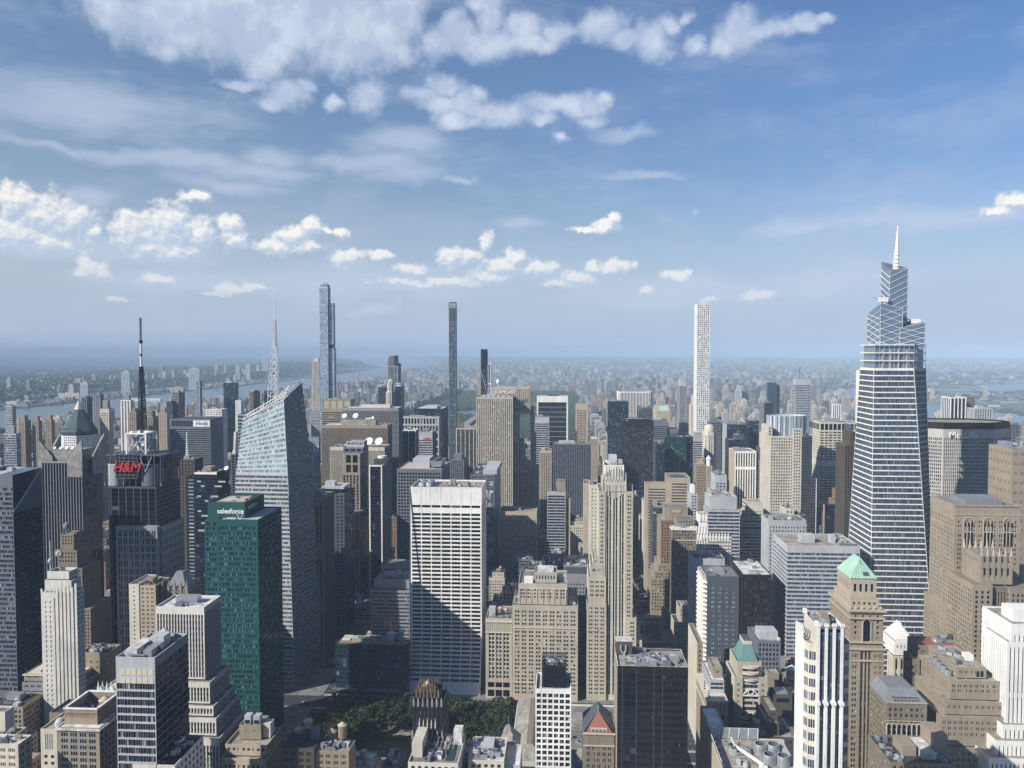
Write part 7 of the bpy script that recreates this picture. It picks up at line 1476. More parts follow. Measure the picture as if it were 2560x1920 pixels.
w.quads([[(x, Yb, 0), (x, Yb + 1.2, 0), (x, Yb + 1.2, zt), (x, Yb, zt)] for x in (xa, xb)] + [[(x1, y1, 0), (x0, y1, 0), (x0, y1, zt), (x1, y1, zt)]], 'lime'); facade(b, (x1, Yb, 0), (x1, y1, 0), (x1, y1, zt), (x1, Yb, zt), ct); facade(b, (x0, y1, 0), (x0, Yb, 0), (x0, Yb, zt), (x0, y1, zt), grid(5, 3.9, .4, .42, 'limelt', 'g_dark', sub=2)); b.roof([(x0, Yb), (x1, Yb), (x1, y1), (x0, y1)], zt, 'roofg', 'limelt', .8)
zu = at(1850, 1652, Yb + 4)[1]; ub = b.box(x0 + 2.2, x1 - 3.4, Yb + 2.4, y1 - 2, zt - .8, zu, 'lime', 'lime', roof='roofd', par=1.6)
xm = (xa + xb) / 2
for k, z in enumerate((zt - 3, zt + 1.4, zt + 5.6)):
    m = b.new('curved_balcony'); n = 10; P = [(xa + (xb - xa) * i / n, Yb + 1.2 - 1.9 * math.sin(math.pi * i / n) - .05) for i in range(n + 1)]
    for i in range(n): m.quads([[(*P[i], z), (*P[i + 1], z), (*P[i + 1], z + 1.3), (*P[i], z + 1.3)], [(*P[i], z + 1.3), (*P[i + 1], z + 1.3), (P[i + 1][0], Yb + 1.15, z + 1.3), (P[i][0], Yb + 1.15, z + 1.3)]], 'limelt')
for zb_ in (zt - 13, zt - 29, zt - 45):
    m = b.new('arched_truss'); hw = (xb - xa) / 2 - .1
    m.bar((xm - hw, Yb + .5, zb_), (xm + hw, Yb + .5, zb_), .7, 'white'); m.bar((xm - hw, Yb + .5, zb_ + .5), (xm - 1.6, Yb + .5, zb_ + 4.2), .7, 'white'); m.bar((xm + hw, Yb + .5, zb_ + .5), (xm + 1.6, Yb + .5, zb_ + 4.2), .7, 'white')
    R_ = 1.8
    for i in range(12): t0, t1 = i * math.pi / 6, (i + 1) * math.pi / 6; m.bar((xm + R_ * math.cos(t0), Yb + .5, zb_ + 2.4 + R_ * math.sin(t0)), (xm + R_ * math.cos(t1), Yb + .5, zb_ + 2.4 + R_ * math.sin(t1)), .5, 'white')
zp = at(1868, 1606, Yb + 12)[1]; m = b.part('copper_roof'); a0, a1, c0, c1 = ub[0] + 1.6, ub[1] - 1.4, ub[2] + 1.5, ub[3] - 1.5; kk = (a1 - a0) * .32
m.prism([(a0, c0), (a1, c0), (a1, c1), (a0, c1)], zu - 1.4, zp, 'copperd', 'copperd', [(a0 + kk, c0 + kk), (a1 - kk, c0 + kk), (a1 - kk, c1 - kk), (a0 + kk, c1 - kk)]); b.part('roof_cap').box(a0 + kk - .3, a1 - kk + .3, c0 + kk - .3, c1 - kk + .3, zp, zp + 2.6, 'limelt', 'greyd')

b = Bld('dark_brick_tower', 'dark brick slab with paired lit windows and a white sawtooth west edge', 'apartment tower', near=True)
r = b.vol(1768, 1848, 1440, 712, 36, grid(6.6, 4.1, .40, .46, 'greyd', 'g_pale', sub=2, dw=.35, mw=.3, top=9, edge=2.2), 'greyd', roof='roofg'); x0, x1, y0, y1, _, z = r
m = b.part('white_balcony')
for k in range(int(z / 4.1)): m.prism([(x0 - 3.6, y0 + 3), (x0 - .02, y0 - .2), (x0 - .02, y1), (x0 - 3.6, y1)], k * 4.1, k * 4.1 + 1.5, 'white')
b.box(x0 - 2.6, x0 - .03, y0 + 5, y1 - .5, 0, z - 1, 'limelt', roof='roofg'); b.clutter(r, 3, 28, big=True)
b = Bld('office_tower', 'dark brown gridded block with a bare white roof, beside the dark brick slab', 'office tower')
r = b.vol(1857, 1930, 1436, 705, 40, vert(2.2, 3.9, .6, .7, 'bronze', 'g_brown', 'bronze', dw=.5, ds=.3), 'bronze', side=1826, roof='roofw', par=1.2); b.clutter(r, 2, 29, big=False)
b = Bld('office_building', 'dark gridded office block with a grey rooftop box, in shade behind the blue-green pyramid', 'office building')
r = b.vol(1893, 1952, 1602, 610, 32, grid(2.4, 3.6, .6, .62, 'greym', 'g_dark'), roof='roofg'); b.unit(r[0] + 3, r[0] + 17, r[2] + 6, r[2] + 20, r[5] - 1, 6, 'greyl', 'roof_bulkhead'); b.unit(r[0] + 18, r[1] - 1, r[2] + 3, r[2] + 18, r[5] - 1, 2, 'roofw')

b = Bld('banded_grey_tower', 'big grey office slab of blue window bands and pale sills, roof house on top', 'office tower')
st = ribb(6, 3.75, .56, 'greyl', 'g_blue', sub=4, dw=.35, top=6, mw=.2); r = b.vol(1968, 2150, 1363, 712, None, st, st, side=1932, roof='rooft'); x0, x1, y0, y1, _, z = r; b.unit(x0 + 16, x0 + 28, y0 + 14, y0 + 24, z - 1, 7, 'greyl', 'roof_bulkhead'); b.unit(x0 + 42, x0 + 46, y0 + 14, y0 + 22, z - 1, 7, 'greyl', 'roof_bulkhead'); b.clutter((x0 + 46, x1 - 2, y0 + 4, y1, 0, z), 7, 30, big=False, cool=2)
m = b.part('roof_rail'); m.box(x0 + 46, x1 - 1, y0 + 3, y0 + 3.4, z - 1, z + 1.5, 'greym')
b, r = simple('office_building', 'pale blue-grey building with an open steel roof behind the big banded slab', 1921, 2016, 1300, 850, grid(3.2, 3.9, .4, .5, 'greyl', 'g_mid', top=6), 30, cat='office building', n=6)
simple('office_building', 'plain grey panelled building with a lower glass corner, before the white gothic setbacks', 1733, 1812, 1396, 770, grid(30, 4, .1, .1, 'greyl', 'g_mid', top=14), 30, cat='office building', n=4, roof='roofg')
b = Bld('office_building', 'white gothic apartment hotel of fluted setbacks, brightest of its block', 'hotel')
st = vert(2.9, 3.6, .45, .55, 'white', 'g_dark', 'limelt', dw=.5, ds=.3, top=4); zz = 0
for xl, xr, yt, dy in ((1728, 1828, 1336, 0), (1738, 1822, 1318, 3), (1748, 1806, 1288, 6)): r = b.vol(xl, xr, yt, 925 + dy, 34 - dy * 2, st, st, zb=zz, side=None, roof='rooft'); zz = r[5]
m = b.part('fluted_crown')
for q in b.boxes:
    for k in range(int((q[1] - q[0]) / 3.4)): m.prism([(q[0] + .3 + k * 3.4, q[2] - .5), (q[0] + 2.1 + k * 3.4, q[2] - .5), (q[0] + 2.1 + k * 3.4, q[2] - .02), (q[0] + .3 + k * 3.4, q[2] - .02)], q[5] - 7, q[5] + 1.6, 'white')
b, r = simple('office_building', 'brown office building with a thick white cornice band round its top floors', 1680, 1741, 1320, 890, grid(3.1, 3.6, .42, .52, 'brown', 'g_brick', top=2.5), 40, side=1676, cat='office building', n=2, roof='roofg'); m = b.part('cornice'); m.box(r[0] - .8, r[1] + .8, r[2] - .8, r[3], r[5] - 2.2, r[5] - .2, 'white'); m.box(r[0] - .06, r[1] + .06, r[2] - .12, r[2] - .03, r[5] - 14, r[5] - 13, 'limelt'); b.vol(1692, 1736, 1298, 931, 24, grid(3.1, 3.6, .42, .52, 'tan', 'g_brick'), zb=30)
b = Bld('setback_office_building', 'reddish stepped office tower with a carved panel at its flat top', 'office tower')
st = grid(3.0, 3.6, .44, .54, 'redb', 'g_brick', top=2); sl = grid(3.0, 3.6, .44, .54, 'tan', 'g_brick', top=2); r = b.vol(1662, 1720, 1268, 975, 24, vert(3, 20, .3, .8, 'tan', 'tanlt', 'tan', dw=.3), sl, roof='roofg'); m = b.part('carved_panel'); m.box(r[0] + 7, r[1] - 7, r[2] - .25, r[2] - .02, r[5] - 7, r[5] - 2, 'gold'); m.box(r[0] + 8, r[1] - 8, r[2] - .3, r[2] - .26, r[5] - 6.4, r[5] - 2.6, 'tanlt')
for xl, xr, yt, dy in ((1652, 1726, 1300, -5), (1645, 1700, 1410, -9), (1636, 1690, 1428, -13), (1627, 1690, 1446, -17)): b.vol(xl, xr, yt, 975 + dy, 40, st if yt == 1300 else sl, sl, roof='rooft', par=.7)
simple('office_building', 'dark grey glass building wedged beside the tan banded slab', 1632, 1657, 1268, 1015, curt(4, 3.8, .7, 'greyd', 'g_mid'), 36, cat='office building', n=3)
b = Bld('office_tower', 'tan office slab with long dark window slots and a raised east block', 'office tower')
st = grid(21, 3.85, .90, .42, 'tanlt', 'g_black', dw=.7, top=7, edge=3); r = b.vol(1613, 1672, 1207, 1060, 40, st, 'tanlt', side=1610.7, roof='roofg'); r2 = b.vol(1672, 1726, 1194, 1058, 44, st, 'tan', roof='roofg'); b.unit(r2[0] + 4, r2[1] - 8, r2[2] + 8, r2[2] + 20, r2[5] - 1, 2, 'greyd')
b = Bld('stepped_terrace_building', 'white banded building whose floors step back like a staircase', 'office building'); zz = 0; st = ribb(30, 3.8, .45, 'limelt', 'g_dark', sub=8, top=1.5, base=1)
for xl, xr, yt, dy in ((1838, 1908, 1330, 0), (1848, 1908, 1312, 3), (1856, 1908, 1296, 6), (1862, 1908, 1280, 9), (1866, 1907, 1254, 13)): r = b.vol(xl, xr, yt, 965 + dy, 34 - dy, st if yt != 1254 else 'limelt', st, zb=zz, roof='rooft', par=.6); zz = r[5]
b, r = simple('office_building', 'pale blue-grey box with machinery and dishes on a glassy base, behind the white setbacks', 1773, 1842, 1240, 935, grid(30, 4, .2, .2, 'greyl', 'g_mid', top=14), 30, cat='office building', n=3, roof='roofw'); b.vol(1770, 1850, 1275, 925, 30, ribb(6, 4, .6, 'greyl', 'g_navy'), roof='roofg')
b, r = simple('office_tower', 'slim tan tower with a small gable, standing before the domed ribbed tower', 1740, 1767, 1160, 1060, grid(2.6, 3.5, .42, .52, 'tan', 'g_brick', top=3), 26, side=1737, cat='office tower', n=0, top=(.7, 7, 'tan')); m = b.part('gable'); xm = (r[0] + r[1]) / 2; m.face([(xm - 5, r[2] - .3, r[5]), (xm + 5, r[2] - .3, r[5]), (xm, r[2] - .3, r[5] + 7)], 'tanlt'); m.face([(xm - 5, r[2] + 2, r[5]), (xm, r[2] + 2, r[5] + 7), (xm + 5, r[2] + 2, r[5])], 'tanlt'); m.quads([[(xm - 5, r[2] - .3, r[5]), (xm, r[2] - .3, r[5] + 7), (xm, r[2] + 2, r[5] + 7), (xm - 5, r[2] + 2, r[5])], [(xm, r[2] - .3, r[5] + 7), (xm + 5, r[2] - .3, r[5]), (xm + 5, r[2] + 2, r[5]), (xm, r[2] + 2, r[5] + 7)]], 'tanlt')
b, r = simple('office_tower', 'tan masonry tower with a white lantern top beside the slim gabled tower', 1767, 1781, 1165, 1120, grid(2.8, 3.5, .42, .52, 'tanlt', 'g_brick'), 26, cat='office tower', n=0); b.part('lantern').lathe((r[0] + r[1]) / 2, r[2] + 8, [(3, r[5] - 1), (3, r[5] + 9), (4, r[5] + 9), (.2, r[5] + 14)], 'white', 10)
b, r = simple('office_building', 'grey and white setback building with rows of square dark windows near the slim gabled tower', 1788, 1817, 1188, 990, grid(4, 3.6, .6, .5, 'greyl', 'g_dark', top=9), 30, cat='office building', n=3); b.vol(1780, 1817, 1230, 984, 30, grid(4, 3.6, .6, .5, 'greyl', 'g_dark'), roof='roofg')
simple('office_building', 'blue-grey office building with white floor bands and a roof cube', 1727, 1744, 1235, 980, grid(4, 3.7, .62, .5, 'greyl', 'g_navy'), 30, cat='office building', n=1, top=(.5, 9, 'white'))

# ---- the brown stone group on the right
b = Bld('arched_brick_tower', 'massive brown brick tower with groups of tall arched windows near its top', 'office tower')
Yk = 655; st = grid(5.4, 3.7, .46, .48, 'tan', 'g_brick', sub=2, dw=.4, mw=.5, top=12, edge=1.5); x0, zt = at(2387, 1262, Yk); x1, _ = at(2552, 1262, Yk); y1 = yon(2357, 1255, x0) + 4; y1 = max(y1, Yk + 42)
r = b.box(x0, x1, Yk, y1, 0, zt, st, st, roof='slate', par=1); zl = at(2387, 1518, Yk)[1]; b.box(x0 - 3, x1, Yk - 9, y1 + 2, 0, zl, grid(5.4, 3.7, .46, .48, 'tan', 'g_brick', sub=2, dw=.4, mw=.5), st, roof='rooft'); b.box(x0 - 7, x1, Yk - 16, Yk - 9.05, 0, zl - 32, grid(5.4, 7, .5, .7, 'brown', 'g_dark', sub=2), st, roof='rooft')
b.unit(x0 + 12, x1 - 10, Yk + 8, y1 - 8, zt - 1, 4, 'slate', 'roof_bulkhead'); aw = b.part('arched_window'); cs = b.part('stone_trim')
for g_ in (.22, .52, .82):
    for k in (-1, 0, 1):
        xc = x0 + (x1 - x0) * g_ + k * 2.6; aw.face([(xc - .9, Yk - .08, zt - 33), (xc + .9, Yk - .08, zt - 33)] + [(xc + .9 * math.cos(t), Yk - .08, zt - 15 + .9 * math.sin(t)) for t in np.linspace(0, math.pi, 6)], 'g_dark')
        cs.bar((xc - 1.3, Yk - .15, zt - 33), (xc - 1.3, Yk - .15, zt - 14), .5, 'tanlt')
    xc = x0 + (x1 - x0) * g_
    for i in range(8): t0, t1 = i * math.pi / 8, (i + 1) * math.pi / 8; cs.bar((xc + 4.2 * math.cos(t0), Yk - .2, zt - 14 + 4.2 * math.sin(t0)), (xc + 4.2 * math.cos(t1), Yk - .2, zt - 14 + 4.2 * math.sin(t1)), .6, 'tanlt')
for k in range(26): x = x0 + .5 + k * (x1 - x0 - 1) / 25; cs.box(x - .3, x + .3, Yk - .35, Yk - .03, zt - 21, zt - 17.5, 'tanlt')
cs.box(x0 - .2, x1, Yk - .3, Yk - .03, zt - 22, zt - 21.2, 'tanlt'); cs.box(x0 - .5, x1, Yk - .6, Yk - .03, zt - 1.2, zt - .2, 'tan'); cs.box(x0 - .3, x1, Yk - .4, Yk - .03, zt - 8.2, zt - 7.6, 'tanlt')
for k in range(12): y = Yk + 2 + k * (y1 - Yk - 3) / 12; cs.box(x0 - .3, x0 - .03, y, y + .6, zt - 21, zt - 17.5, 'tanlt')
b = Bld('spired_brick_tower', 'brown brick gothic tower crowned with a ring of stone spikes', 'office tower')
Ye = 612; st = grid(3.6, 3.7, .40, .55, 'tan', 'g_dark', dw=.4, top=4); sv = vert(2.2, 3.7, .46, .6, 'brown', 'g_dark', 'brownd', dw=.8, ds=.6, top=4, belts=(8, 17)); x0, z1 = at(2432, 1462, Ye); x1, _ = at(2482, 1462, Ye); x2, _ = at(2553, 1462, Ye); y1 = Ye + 40
b.box(x0, x1, Ye, y1, 0, z1, st, st, roof='brown', par=.7); b.box(x1 + .02, x2 - 8, Ye + 3, y1, 0, z1 - 2, sv, st, roof='brown', par=.7); b.box(x2 - 7.98, x2 + 14, Ye, y1, 0, z1 - 2, st, st, roof='brown', par=.7)
xq, zq = at(2452, 1406, Ye + 6); xq1, _ = at(2532, 1406, Ye + 6); q = b.box(xq, xq1, Ye + 6, y1 - 6, z1 - 1, zq, vert(4.4, 20, .42, .75, 'tan', 'g_dark', 'tan', dw=.9, top=4), 'tan', roof='brown')
zq2 = at(2460, 1392, Ye + 8)[1]; q2 = b.box(xq + 2, xq1 - 2, Ye + 8, y1 - 8, zq - .5, zq2, vert(4, 5, .3, .6, 'tan', 'g_dark', 'tan'), 'tan', roof='slate')
for k in range(6):
    for yy in (Ye + 6.6, y1 - 7): m = b.new('spike'); x = xq + .8 + k * (xq1 - xq - 1.6) / 5; m.prism([(x - .9, yy - .9), (x + .9, yy - .9), (x + .9, yy + .9), (x - .9, yy + .9)], zq - 5, zq + 5, 'tan'); m.lathe(x, yy, [(1.1, zq + 5), (.1, zq + 12)], 'tanlt', 6)
b = Bld('white_marble_tower', 'white stone tower with narrow black window stripes, cut by the photo edge', 'office tower', near=True)
Yn = 516; st = vert(2.6, 60, .30, .96, 'white', 'g_dark', 'white', dw=.5, top=7, base=3, edge=.8); x0, zt = at(2530, 1560, Yn); r = b.box(x0, x0 + 34, Yn, Yn + 36, 0, zt, st, st, roof='rooft'); zz_ = at(2545, 1524, Yn + 8)[1]; b.unit(x0 + 5, x0 + 20, Yn + 8, Yn + 22, zt - 1, zz_ - zt + 1, 'white', 'roof_bulkhead')
for px, py, dy in ((2518, 1605, -1.5), (2506, 1812, -6), (2490, 1852, -11), (2472, 1895, -16)): xa, za = at(px, py, Yn + dy); b.box(xa, x0 + 34, Yn + dy, Yn + dy + 30, 0, za, vert(2.6, 30, .34, .9, 'white', 'g_dark', 'white', dw=.5, top=3), vert(2.6, 30, .34, .9, 'white', 'g_dark', 'white', dw=.5, top=3), roof='rooft', par=.7)
b = Bld('wedding_cake_building', 'tan stepped loft tower with terraces down both sides, half buried in a long shadow', 'office building', near=True)
Yu = 522; st = grid(3.5, 3.6, .5, .5, 'tan', 'g_brick', sub=2, dw=.4, mw=.3, top=2.4); zz = None
for xl, xr, yt, dy, D in ((2342, 2520, 1868, -9, 60), (2350, 2512, 1790, -6, 58), (2362, 2512, 1752, -3, 56), (2374, 2512, 1700, 0, 54), (2392, 2466, 1668, 4, 40)):
    r = b.vol(xl, xr, yt, Yu + dy, D, st, st, zb=0 if zz is None else zz, roof='rooft', par=.8); zz = r[5]
aw = b.part('arched_window'); r = b.boxes[-1]
for k in (0, 1): xc = (r[0] + r[1]) / 2 + 4 + k * 2.6; aw.face([(xc - .9, r[2] - .06, r[5] - 6), (xc + .9, r[2] - .06, r[5] - 6)] + [(xc + .9 * math.cos(t), r[2] - .06, r[5] - 3 + .9 * math.sin(t)) for t in np.linspace(0, math.pi, 6)], 'g_dark')
for k in range(4): m = b.new('cooling_tower'); m.lathe(b.boxes[3][0] + 3.5 + k * .6, Yu + 10 + k * 7, [(2.4, b.boxes[3][5] - .8), (2.4, b.boxes[3][5] + 3), (2, b.boxes[3][5] + 3), (0, b.boxes[3][5] + 2.4)], 'metal', 14, ['metal', 'greyl', 'greyd'])
b.unit(r[1] - 6, r[1] - 1, r[2] + 14, r[2] + 20, r[5] - 1, 4, 'white', 'stair_house'); b.clutter(b.boxes[-1], 5, 32, big=False)
b = Bld('office_building', 'tan brick office block with a reddish flat roof, set between two brown towers', 'office building', near=True)
st = grid(4.2, 3.7, .46, .5, 'brown', 'g_brick', sub=2, dw=.4, mw=.35, top=3); Yj = 566; r = b.vol(2297, 2400, 1613, Yj, None, st, st, side=2268, roof='rust'); r2 = b.vol(2283, 2300, 1648, Yj - 4, 30, st, st, side=2258, roof='rooft'); b.unit(r[0] + 30, r[1] - 1, r[2] + 16, r[3] - 4, r[5] - 1, 4, 'brownd', 'roof_bulkhead'); b.clutter((r[0] + 12, r[0] + 32, r[2] + 6, r[3], 0, r[5]), 6, 33, big=False, tanks=0)
m = b.part('belt_course'); m.box(r[0] - .3, r[1], r[2] - .35, r[2] - .03, r[5] - 8, r[5] - 7, 'tanlt'); m.box(r[0] - .3, r[1], r[2] - .35, r[2] - .03, r[5] - 34, r[5] - 33, 'tan')
b = Bld('classical_building', 'small white classical building with a stepped pyramid top, below the great glass tower', 'office building')
Ya = 640; r = b.vol(2232, 2292, 1640, Ya, 30, vert(4, 12, .45, .8, 'limelt', 'g_dark', 'lime', dw=1), vert(4, 12, .45, .8, 'limelt', 'g_dark', 'lime', dw=1), side=2218, roof='roofg'); r2 = b.vol(2236, 2289, 1604, Ya + 2, 26, grid(3, 4, .34, .45, 'white', 'g_dark'), zb=r[5], roof='roofg'); zz = r2[5]
for k in range(7): m = b.new('roof_step'); o = 1.2 + k * 1.1; m.box(r2[0] + o + 1, r2[1] - o, r2[2] + o + 1, r2[3] - o, zz - .6, zz + 1.7, 'white'); zz += 1.68
b = Bld('mansard_building', 'stone building with a blue-grey mansard roof and a row of arched windows, half in shade', 'office building', near=True)
Yi = 515; st = grid(3.3, 3.7, .5, .52, 'brown', 'g_brick', dw=.4, top=3); x0, ze = at(2216, 1756, Yi); x1, _ = at(2318, 1756, Yi); b.box(x0, x1, Yi, Yi + 34, 0, ze, st, st, roof=None); zm = at(2240, 1719, Yi + 8)[1]
m = b.part('mansard_roof'); m.prism([(x0 - .3, Yi - .3), (x1 + .3, Yi - .3), (x1 + .3, Yi + 34.3), (x0 - .3, Yi + 34.3)], ze, zm, 'slate', 'slate', [(x0 + 4, Yi + 8), (x1 - 5, Yi + 8), (x1 - 5, Yi + 28), (x0 + 4, Yi + 28)]); d = b.part('dormer_row'); d.box(x0 + 4, x1 - 5, Yi + .6, Yi + 4, ze, ze + 2.6, 'tan', 'greyd')
for k in range(7): d.box(x0 + 5 + k * 2.2, x0 + 6.3 + k * 2.2, Yi + .52, Yi + .58, ze + .5, ze + 1.9, 'greyd')
ar = b.part('arcade')
for k in range(8):
    xc = x0 + 1.7 + k * (x1 - x0 - 3.4) / 7; ar.face([(xc - .75, Yi - .06, ze - 22), (xc + .75, Yi - .06, ze - 22)] + [(xc + .75 * math.cos(t), Yi - .06, ze - 15 + .75 * math.sin(t)) for t in np.linspace(0, math.pi, 6)], 'g_dark')
    ar.bar((xc - 1.3, Yi - .15, ze - 22), (xc - 1.3, Yi - .15, ze - 14), .45, 'limelt')
    for i in range(5): t0, t1 = i * math.pi / 5, (i + 1) * math.pi / 5; ar.bar((xc + 1.2 * math.cos(t0), Yi - .15, ze - 14.5 + 1.2 * math.sin(t0)), (xc + 1.2 * math.cos(t1), Yi - .15, ze - 14.5 + 1.2 * math.sin(t1)), .4, 'limelt')
for z in (ze - 12, ze - 23.5, ze - 30, ze - .4): ar.box(x0 - .3, x1 + .3, Yi - .45, Yi - .03, z, z + .6, 'tanlt')

b = Bld('terrace_roof_building', 'big roof with slanted glass screens, four round fans and a white crane arm', 'office building', near=True)
Yo_ = 440; zr = at(1800, 1880, 462)[1]; x0, _ = at(1808, 1900, Yo_); x1, _ = at(2008, 1900, Yo_); y1 = 480
b.box(x0, x1, Yo_, y1, 0, zr, grid(4, 4, .4, .5, 'cream', 'g_dark'), grid(3, 3.6, .5, .45, 'tanlt', 'g_brick'), roof='rooft', par=.6)
for k in range(5):
    m = b.new('glass_screen'); xa = x0 + .8 + k * (x1 - x0) * .13; m.prism([(xa, y1 - 1.2), (xa + 4.4, y1 - 1.2), (xa + 4.4, y1 - .8), (xa, y1 - .8)], zr, zr + 6, 'glassy', 'white', [(xa - .6, y1 - .2), (xa + 4.8, y1 - .2), (xa + 4.8, y1 + .2), (xa - .6, y1 + .2)])
    m.bar((xa + 4.7, y1 - 1, zr), (xa + 5.1, y1, zr + 6), .4, 'white')
for k in range(5): m = b.new('glass_screen'); ya = Yo_ + 1 + k * 6.6; m.prism([(x0 + .3, ya), (x0 + .7, ya), (x0 + .7, ya + 5.6), (x0 + .3, ya + 5.6)], zr, zr + 5, 'glassy', 'white', [(x0 - .8, ya - .4), (x0 - .4, ya - .4), (x0 - .4, ya + 6), (x0 - .8, ya + 6)])
for k, (fx, fy) in enumerate(((.60, 24), (.77, 24), (.65, 12), (.82, 11))): m = b.new('cooling_tower'); cx_ = x0 + (x1 - x0) * fx; cy_ = Yo_ + fy; m.lathe(cx_, cy_, [(4.0, zr - .6), (3.7, zr + 3.4), (3.3, zr + 5), (2.9, zr + 5), (2.7, zr + 3), (0, zr + 2.6)], 'greyl', 22, ['metal', 'metal', 'greyl', 'greyd', 'black'])
m = b.part('crane_arm'); a = np.array([x0 + (x1 - x0) * .28, y1 - 13, zr + 1.5]); c = np.array([x0 + (x1 - x0) * .52, Yo_ + 2, zr + 3.5]); m.bar(a, c, 1.6, 'white', 1.2); m.bar(a, a + [-1.5, 4.5, 3], .5, 'white'); m.box(c[0] - 2, c[0] + 2, c[1] - 2, c[1] + 2, zr - .5, zr + 3, 'white')
b.clutter((x0 + 2, x0 + (x1 - x0) * .5, Yo_ + 2, y1 - 6, 0, zr + .4), 5, 34, big=False, cool=0); b.unit(x0 + (x1 - x0) * .88, x1 - 2, Yo_ + 12, y1 - 6, zr - .6, 3, 'greyl', 'roof_unit')

b = Bld('corner_building', 'slim limestone building on the avenue, its long west wall bright in the sun', 'office building', near=True)
Yj = 640; x0, z1 = at(1743, 1606, Yj); x1, _ = at(1757, 1606, Yj); b.box(x0, x1, Yj, Yj + 46, 0, z1, grid(4, 3.8, .4, .5, 'tan', 'g_dark'), grid(3.4, 3.8, .42, .5, 'limelt', 'g_brick', dw=.4), roof='roofg')
b = Bld('ornate_corner_building', 'brownish hotel with curved corner, white cornice and a modern grey penthouse', 'hotel', near=True)
Yw = 532; x0, z1 = at(1770, 1752, Yw); x1, _ = at(1819, 1752, Yw); st = grid(3.4, 3.8, .45, .55, 'tanlt', 'g_brick', dw=.5, top=9); sb = grid(3.2, 3.8, .46, .54, 'tan', 'g_brick', dw=.4, top=9); b.box(x0, x1, Yw, Yw + 46, 0, z1, st, sb, roof='roofg')
m = b.part('cornice'); m.box(x0 - 1, x1 + .5, Yw - 1, Yw + 46, z1 - 1, z1 + .3, 'limelt'); m.box(x0 - .5, x1 + .3, Yw - .5, Yw + 46, z1 - 9, z1 - 8.4, 'limelt')
for k in range(5): m.box(x0 + 1 + k * 2.6, x0 + 1.9 + k * 2.6, Yw - .5, Yw - .02, z1 - 8, z1 - 1.2, 'limelt')
zp = at(1790, 1697, Yw + 14)[1]; pp = b.box(x0 + 3.5, x1, Yw + 12, Yw + 44, z1 - .8, zp, ribb(6, 3.6, .62, 'greyl', 'g_mid', sub=3), ribb(6, 3.6, .62, 'greyl', 'g_mid', sub=3), roof='roofw'); b.box(pp[0] + 3, pp[1], pp[2] + 6, pp[3] - 6, zp - .8, zp + 6, grid(6, 4, .3, .4, 'tan', 'g_dark'), roof='rooft')
for k in range(8): mm2 = b.new('planter'); mm2.box(x0 + .5 + (k % 4) * .8, x0 + 1.3 + (k % 4) * .8, Yw + 2 + k * 4, Yw + 4 + k * 4, z1 - .8, z1 + .6, 'deepgreen')
b = Bld('brick_corner_building', 'dotted brick building on the avenue with a snow-white roof, below the curved corner hotel', 'office building', near=True)
x0, z1 = at(1778, 1835, 482); x1, _ = at(1822, 1835, 482); b.box(x0, x1, 482, 521, 0, z1, grid(3.2, 3.6, .4, .5, 'brown', 'g_brick'), grid(3.0, 3.5, .4, .46, 'redb', 'limelt', dw=.15), roof='roofw')
b = Bld('dark_setback_building', 'dark brick setback building with small terraces and parasols, in the shade of the blue-green pyramid', 'office building', near=True)
zz = 0; st = grid(3.4, 3.7, .55, .5, 'brownd', 'g_dark', sub=2)
for xl, xr, yt, dy in ((1902, 2000, 1842, 0), (1915, 1948, 1808, 3), (1922, 1944, 1776, 8)): r = b.vol(xl, xr, yt, 505 + dy, 30 - dy, st, 'brownd', zb=zz, roof='rooft', par=.8); zz = r[5]
b.clutter(b.boxes[0], 9, 35, big=False, tanks=0); b.clutter(b.boxes[1], 3, 36, big=False)
b = Bld('blank_brick_block', 'blank dark brick block with three small windows and a glazed roof light', 'office building', near=True)
r = b.vol(1934, 1980, 1737, 548, None, grid(40, 40, .1, .1, 'brownd', 'g_dark'), 'brownd', side=1922, roof='roofd'); b.unit(r[0] + 2, r[1] - 2, r[2] + 2, r[2] + 12, r[5] - 1, 1.6, 'glassy', 'skylight'); m = b.part('window_strip'); m.box(r[0] + 2, r[1] - 1.6, r[2] - .07, r[2] - .02, r[5] - 5, r[5] - 2.2, 'g_black')
b = Bld('water_tank_building', 'brick building carrying a big grey cylindrical water tank, before the banded grey slab', 'office building', near=True)
r = b.vol(1968, 2002, 1706, 590, 26, grid(4, 3.8, .5, .5, 'tan', 'g_dark'), roof='rooft'); b.tank(r[0] + 5, r[2] + 6, r[5] - 1, 4.2, 7, 2, 'stained', 'greyl'); b.vol(1921, 1948, 1682, 600, 20, 'tan', roof='rooft'); b.vol(1980, 2010, 1740, 556, 20, grid(3, 3.8, .6, .5, 'brownd', 'g_dark'), roof='rooft')
b = Bld('roof_shed_building', 'low building with a cream shed, a blank brick stair tower and grey machinery, bottom right', 'office building', near=True)
r = b.vol(2225, 2385, 1905, 470, 34, grid(4, 3.8, .45, .5, 'brown', 'g_brick'), roof='roofd'); x0, x1, y0, y1, _, z = r; b.unit(x0 + 11, x0 + 19, y0 + 10, y0 + 24, z - 1, 6, 'tan', 'stair_house'); b.unit(x0 + 21, x0 + 29, y0 + 6, y0 + 26, z - 1, 4, 'roofw', 'roof_unit'); b.unit(x0 + 30, x0 + 38, y0 + 12, y0 + 30, z - 1, 12, 'tan', 'stair_house'); b.clutter((x0, x0 + 12, y0, y1, 0, z), 6, 37, big=False, cool=2); b.clutter((x0 + 28, x1, y0, y0 + 14, 0, z), 5, 38, big=False)
